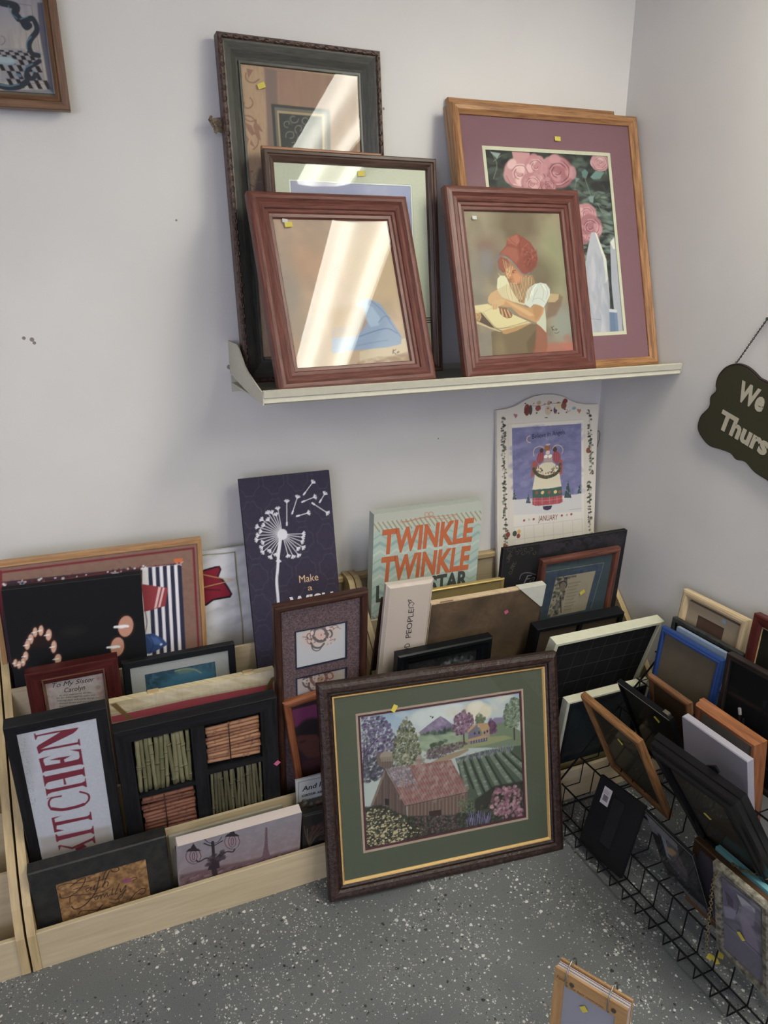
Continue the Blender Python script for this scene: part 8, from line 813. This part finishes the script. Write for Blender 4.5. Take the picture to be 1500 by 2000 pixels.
art(r, 'print', 'BIG', i, .0176, 1.22); glass(r, o, .0115); sticker(r, -.136, .474, .011, 58); back(r, (-w+.01, .01, w-.01, h-.01), .024)

# ------------------------------------------------------------------ wire rack stepped up to the right wall
WIRE = plain('121114', .35, g=1.2)
r = empty('wire_rack', Matrix.Translation((0, 0, 0)), 'black stepped wire display rack on the floor along the right wall', 'wire rack')
NS = 7; XS = [-.484+.06*i for i in range(NS+1)]; ZS = [.004+.075*i for i in range(NS+1)]
prof = [(-.484, .042), (-.484, .004), (-.425, .004)]
for i in range(1, NS): prof += [(-.420+.06*(i-1)+.002, ZS[i]), (-.420+.06*i-.006, ZS[i])]
prof += [(-.06, ZS[NS-1])]
for k in range(28):
    y = -.512-.0486*k; MB().tube([(a, y, b) for a, b in prof], .0019, 5).build('cross_wire', WIRE, r)
for x, z in [(-.486, .043), (-.425, .002)]+[(-.422+.06*(i-1), ZS[i]+.004) for i in range(1, NS)]: MB().tube([(x, -.50, z), (x, -1.84, z)], .0026 if z > .01 else .0018, 6).build('rail', WIRE, r)
for y in (-.503, -1.838):
    MB().tube([(-.486, y, .043), (-.06, y, .49)], .0032, 6).build('end_brace', WIRE, r); MB().tube([(-.486, y, .043), (-.486, y, .004), (-.02, y, .004), (-.02, y, .49), (-.06, y, .49)], .003, 6).build('end_frame', WIRE, r)

# ------------------------------------------------------------------ frames on the rack
GR = 1.2
def rackframe(k, label, prof_, fm, iw, bm=None, gl=1, name='picture_frame', yb=.010, cat='picture frame'):
    r, w, h = start(k, name, label, cat); frame(r, w, h, prof_, fm); o = (-w+iw, iw, w-iw, h-iw)
    if bm: back(r, o, yb, bm)
    if gl: glass(r, o, yb-.004)
    return r, w, h
BKR = plain('4a4236', .8, g=GR); BK = plain('131315', .35, g=GR)
r, w, h = start('D1', 'picture_frame', 'wide pale birch frame with cream mat against the right wall, back of the rack', 'picture frame')
frame(r, w, h, rnd(.022, .02), wood('a08a64', 'bda680', 1.5, .5)); o = (-w+.021, .021, w-.021, h-.029); i = (-.051, .045, .042, .1515); matboard(r, o, i, .012, '8c7c64', 1.55); back(r, i, .014, plain('4e3626', .8, g=1.5)); sticker(r, .0365, .1695, .0115, 0, plain('7c98a8', .6, g=1.5), .013, .010, 'pale blue sticker')
back(r, (-w+.01, .01, w-.01, h-.01), .017)
r, w, h = start('D2', 'picture_frame', 'dark red frame with beaded gold inner edge at the right side of the photo', 'picture frame')
frame(r, w, h, [(0, .024), (0, .003), (.004, 0), (.020, .002), (.028, .009), (.028, .024)], wood('3a1410', '571f18', 1.5, .35)); mb = MB()
for q in range(60):
    t = q/60
    for p_ in ((-w+.029, .03+t*(h-.06)), (-w+.029+t*(2*w-.058), h-.029)): mb.box(p_[0]-.0012, .006, p_[1]-.0012, p_[0]+.0012, .009, p_[1]+.0012, 0, lin('a08a5a', 1.5), bev=.0006)
mb.build('beaded_edge', PR, r); back(r, (-w+.027, .027, w-.027, h-.027), .012, plain('231f18', .7, g=1.4)); glass(r, (-w+.03, .03, w-.03, h-.03), .009)
r, w, h = rackframe('D3', 'narrow black marbled frame behind the blue frame', flat(.012, .016), carved('16181a', '3a3c3a', 1.4, 70, .1, .5), .011, BKR)
r, w, h = start('D3b', 'acrylic_frame', 'clear acrylic frame with bluish edges just behind the blue frame', 'picture frame')
mb = MB().box(-w, 0, 0, w, .012, h, bev=.001).build('acrylic_block', plain('7c90a8', .12, g=1.3), r)
r, w, h = start('D4', 'picture_frame', 'bright blue frame with plain brown backing, upright on the rack', 'picture frame')
frame(r, w, h, [(0, .018), (0, .006), (.003, .003), (.008, .002), (.010, 0), (.014, 0), (.0165, .004), (.0165, .018)], plain('1a3c7a', .4, g=1.3, var=.08)); back(r, (-w+.016, .016, w-.016, h-.016), .008, plain('5a4f3e', .85, g=1.35, nb=.05, var=.08, sc=25))
r, w, h = rackframe('D5', 'large black frame with dark glass at the right of the blue frame', flat(.013, .02), wood('1a1413', '302824', 1.4, .4), .012, plain('121315', .6, g=1.3))
r, w, h = start('D6', 'picture_frame', 'oak frame with brown paper backing and metal hanger, below the blue frame', 'picture frame')
OAK2 = wood('55351c', '8a5c34', GR, .4, 10, 200, .2)
frame(r, w, h, rnd(.020, .016), OAK2); back(r, (-w+.018, .018, w-.018, h-.018), .006, plain('453120', .8, g=1.5)); MB().tube([(-.078+.006*math.cos(t), .004, .215+.009*math.sin(t)) for t in range(1, 6)], .0012, 5).build('hanger', plain('a09a88', .4, .7), r)
r, w, h = start('D7', 'picture_frame', 'slim black frame with a silver top line, just behind the honey oak frame', 'picture frame')
frame(r, w, h, flat(.009, .014, .001), BK); MB().box(-w+.002, -.0008, h-.0035, w-.002, .0005, h-.0015).build('silver_line', plain('b0a8a0', .3, .6), r); o = (-w+.008, .008, w-.008, h-.008); glass(r, o, .004); back(r, o, .008, plain('2a2724', .8, g=1.3)); sticker(r, .033, .226, .0035, -35)
MB().box(w-.03, .006, h-.004, w-.012, .016, h+.004).build('metal_clip', plain('8a8474', .35, .8), r)
r, w, h = start('D8', 'picture_frame', 'honey oak frame leaning forward at the left end of the rack, glass over brown', 'picture frame')
frame(r, w, h, rnd(.017, .02), wood('5f3a18', '9c6c38', GR, .4, 10, 200, .2)); o = (-w+.016, .016, w-.016, h-.016); glass(r, o, .008); back(r, o, .012, plain('3a3226', .8, g=1.4)); sticker(r, .006, .211, .0075, -35)
r, w, h = start('D9', 'picture_frame', 'orange pine frame with ridged top behind the blank white canvas', 'picture frame')
frame(r, w, h, [(0, .034), (0, .020), (.003, .017), (.004, .006), (.007, .001), (.014, .0), (.019, .005), (.019, .034)], wood('7a4420', 'a8683a', GR, .4)); back(r, (-w+.018, .018, w-.018, h-.018), .012, plain('6c645c', .7, g=1.4))
mb = MB(); mb.box(.01, .036, h-.05, .016, .040, h+.022); mb.box(.022, .036, h-.05, .026, .040, h+.012); mb.build('easel_leg', BK, r); MB().tube([(.013, .038, h+.018), (.010, .038, h+.034)], .004, 8).build('silver_tip', plain('b8b8b8', .3, .6), r)
r, w, h = start('D10', 'blank_canvas', 'blank white stretched canvas leaning forward in the middle of the rack', 'canvas')
MB().box(-w, 0, 0, w, .019, h, bev=.0022).build('canvas', plain('8c8894', .9, g=1.45, nb=.1, sc=400), r)
r, w, h = start('D11', 'picture_frame', 'thick glossy black frame leaning steeply forward below the blank canvas', 'picture frame')
frame(r, w, h, [(0, .046), (0, .030), (.003, .028), (.003, .016), (.006, .012), (.012, .008), (.013, .002), (.018, 0), (.030, .002), (.034, .008), (.034, .046)], plain('141315', .22, g=1.4)); o = (-w+.033, .033, w-.033, h-.033); glass(r, o, .010); back(r, o, .014, plain('3e362c', .8, g=1.4)); sticker(r, -.016, .207, .0095, -40)
MB().prism([(-.004, .26), (.010, .385), (.046, .42), (.050, .40), (.034, .375), (.030, .26)], .047, .051, 'y').build('easel_leg', BK, r)
r, w, h = start('D13', 'easel_frame', 'back of a small black easel frame with white barcode label, nearest the barn picture', 'picture frame')
MB().box(-w, 0, 0, w, .010, h, bev=.0012).build('back_board', plain('141417', .8, g=1.3, nb=.05), r)
MB().box(-.014, -.004, .045, .024, -.0005, h-.03, bev=.0008).build('easel_leg', plain('1a1a1e', .7, g=1.4), r)
mb = MB().box(-.055, -.0012, .138, -.0265, -.0003, .185, 0, lin('b0aab0', 1.4)); R = random.Random(4); x = -.049
while x < -.032: q = R.uniform(.0006, .0016); mb.box(x, -.0015, .148, x+q, -.0012, .164, 0, lin('242228')); x += q+R.uniform(.0006, .0014)
for q in range(3): mb.box(-.051, -.0015, .168+q*.004, -.033, -.0012, .169+q*.004, 0, lin('6c6870'))
mb.build('barcode_label', PR, r)
r, w, h = start('D14', 'framed_picture', 'black glossy glass plaque with silver bands and a small dark photo, low on the rack')
art(r, 'print', 'D14', (-w, 0, w, h), .0, 1.35, .0004, None, 'printed_face'); MB().box(-w, .0006, 0, w, .008, h, bev=.001).build('back_board', BK, r); glass(r, (-w+.001, .001, w-.001, h-.001), -.0025)
r, w, h = start('D15', 'picture_frame', 'brown wooden frame standing behind the silver photo frame, seen from above', 'picture frame')
frame(r, w, h, flat(.016, .018, .002), wood('3e2a16', '66482a', GR, .4)); back(r, (-w+.015, .01, w-.015, h-.015), .006, plain('54505c', .8, g=1.3))
r, w, h = start('D16', 'framed_picture', 'pewter frame with a purple toned photo of two children, at the bottom right')
MB().mould(-w, 0, w, h, [(0, .016), (0, .004), (.004, 0), (.014, .001), (.018, .005), (.019, .016)]).build('frame', carved('3c382e', '8a8474', 1.3, 90, .7, .4), r); o = (-w+.018, .018, w-.018, h-.018); art(r, 'print', 'D16', o, .009, 1.35); glass(r, o, .006); back(r, (-w+.01, .01, w-.01, h-.01), .012); sticker(r, -.002, .112, .0055, -40)
r, w, h = start('D17', 'picture_frame', 'light aqua blue frame edge behind the brown wooden frame, bottom right', 'picture frame')
frame(r, w, h, flat(.012, .014, .001), plain('5ea0ac', .55, g=1.5)); back(r, (-w+.011, .011, w-.011, h-.011), .006, plain('1c1a1c', .8, g=1.3))
r, w, h = start('D18', 'picture_frame', 'small yellowish tan frame with cream mat near the right edge, behind the aqua frame', 'picture frame')
frame(r, w, h, flat(.010, .012, .001), wood('6c6438', '8c8250', GR, .5)); back(r, (-w+.009, .009, w-.009, h-.009), .004, plain('9c8a68', .8, g=1.4))
M = Matrix.Translation((-.262, -1.135, .155)) @ Matrix.Rotation(math.radians(-90), 4, 'Z')
r = empty('picture_frame', M, 'second small tan frame, lying in front of the yellowish tan frame at the right edge', 'picture frame'); M2 = M
MB().mould(-.09, 0, .09, .075, flat(.010, .010, .001)).build('frame', wood('5e4c34', '80684a', GR, .5), r); back(r, (-.081, .009, .081, .066), .004, plain('8c7a60', .8, g=1.4))
r = empty('picture_frame', Matrix.Translation((-.20, -1.17, .235)) @ Matrix.Rotation(math.radians(-90), 4, 'Z') @ Matrix.Rotation(math.radians(2), 4, 'X'), 'tall black frame with a white mat cut off by the right edge of the photo', 'picture frame')
MB().mould(-.15, 0, .15, .22, flat(.020, .02, .002)).build('frame', BK, r); back(r, (-.131, .019, .131, .201), .006, plain('9a98a2', .8, g=1.5), 'mat')

GOLD = plain('8c7a54', .35, .7, 1.5)
def thingchain(P, label):
    o = chain(P, .0062, .0011, GOLD, 'chain_necklace', None); return tag(o, label, 'necklace chain')
thingchain([(-.492, -1.120, .338), (-.490, -1.112, .318), (-.486, -1.106, .292), (-.482, -1.103, .267), (-.478, -1.101, .239), (-.475, -1.101, .211), (-.472, -1.099, .185), (-.470, -1.098, .161), (-.468, -1.099, .140), (-.466, -1.099, .119), (-.465, -1.101, .093)], 'gold link chain hanging down over the left side of the pewter photo frame')
thingchain([(-.382, -1.066, .268), (-.382, -1.062, .262), (-.382, -1.074, .267), (-.384, -1.088, .271), (-.382, -1.100, .276), (-.372, -1.115, .276), (-.366, -1.140, .286)], 'gold link chain draped over the aqua frame')
for k, ((x, y), a) in enumerate((((-.403, -1.066), 20), ((-.399, -1.079), 70), ((-.378, -1.074), 35))):
    o = MB().box(-.009, -.006, 0, .009, .006, .0006).build('price_sticker', YEL); o.matrix_world = Matrix.Translation((x, y, .0003+.0007*k)) @ Matrix.Rotation(math.radians(a), 4, 'Z')
    tag(o, ['yellow price sticker fallen on the floor under the rack, nearest the aisle', 'yellow price sticker on the floor under the rack, between two others', 'yellow price sticker on the floor under the rack, nearest the wall'][k], 'sticker', 'yellow stickers on the floor')
# ------------------------------------------------------------------ flip frame on the floor in front
r, w, h = start('E1', 'flip_photo_album', 'tan wooden flip photo frame with two silver rings standing on the floor', 'photo album')
TAN = wood('8c6638', 'a47c48', 1.5, .5, 5, 90, .1)
mb = ring(MB(), (-w, 0, w, h), (-.054, .045, .054, h-.032), 0, .005); mb.build('front_cover', TAN, r)
mb = MB().box(-.056, .0035, .043, .056, .0045, h-.030, 0, lin('8a8896', 1.5)); mb.build('photo_sheet', PR, r); glass(r, (-.055, .044, .055, h-.031), .0012)
T_ = MB(); bc = lin('6c4a26', 1.3); T_.text('Family', (-.070, .176), (-.046, .176), (-.070, .185), bc, 0, .2, -.0006); T_.text('the best memories', (-.040, .171), (.030, .171), (-.040, .177), bc, 0, .2, -.0006); T_.build('lettering', PR, r)
for q in range(5): MB().box(-w+.001, .007+q*.0032, .003, w-.001, .009+q*.0032, h-.002-.001*(q % 2)).build('page', plain(['9c9092', 'aaa09c'][q % 2], .7, g=1.5), r)
MB().box(-w, .024, 0, w, .029, h+.002).build('back_cover', TAN, r)
for x in (-.047, .040):
    MB().tube([(x, .014+.024*math.cos(t), h-.006+.030*math.sin(t)) for t in [math.radians(-60+i*20) for i in range(16)]], .0017, 7, closed=False).build('ring', plain('9c9a94', .25, .9, 1.3), r, True)
    MB().tube([(x+.010, .0, h-.019), (x+.010, -.002, h-.019)], .005, 8).build('grommet', plain('6c665c', .35, .8), r)
sticker(r, -.008, .141, -.0002, 45, None, .014, .012)
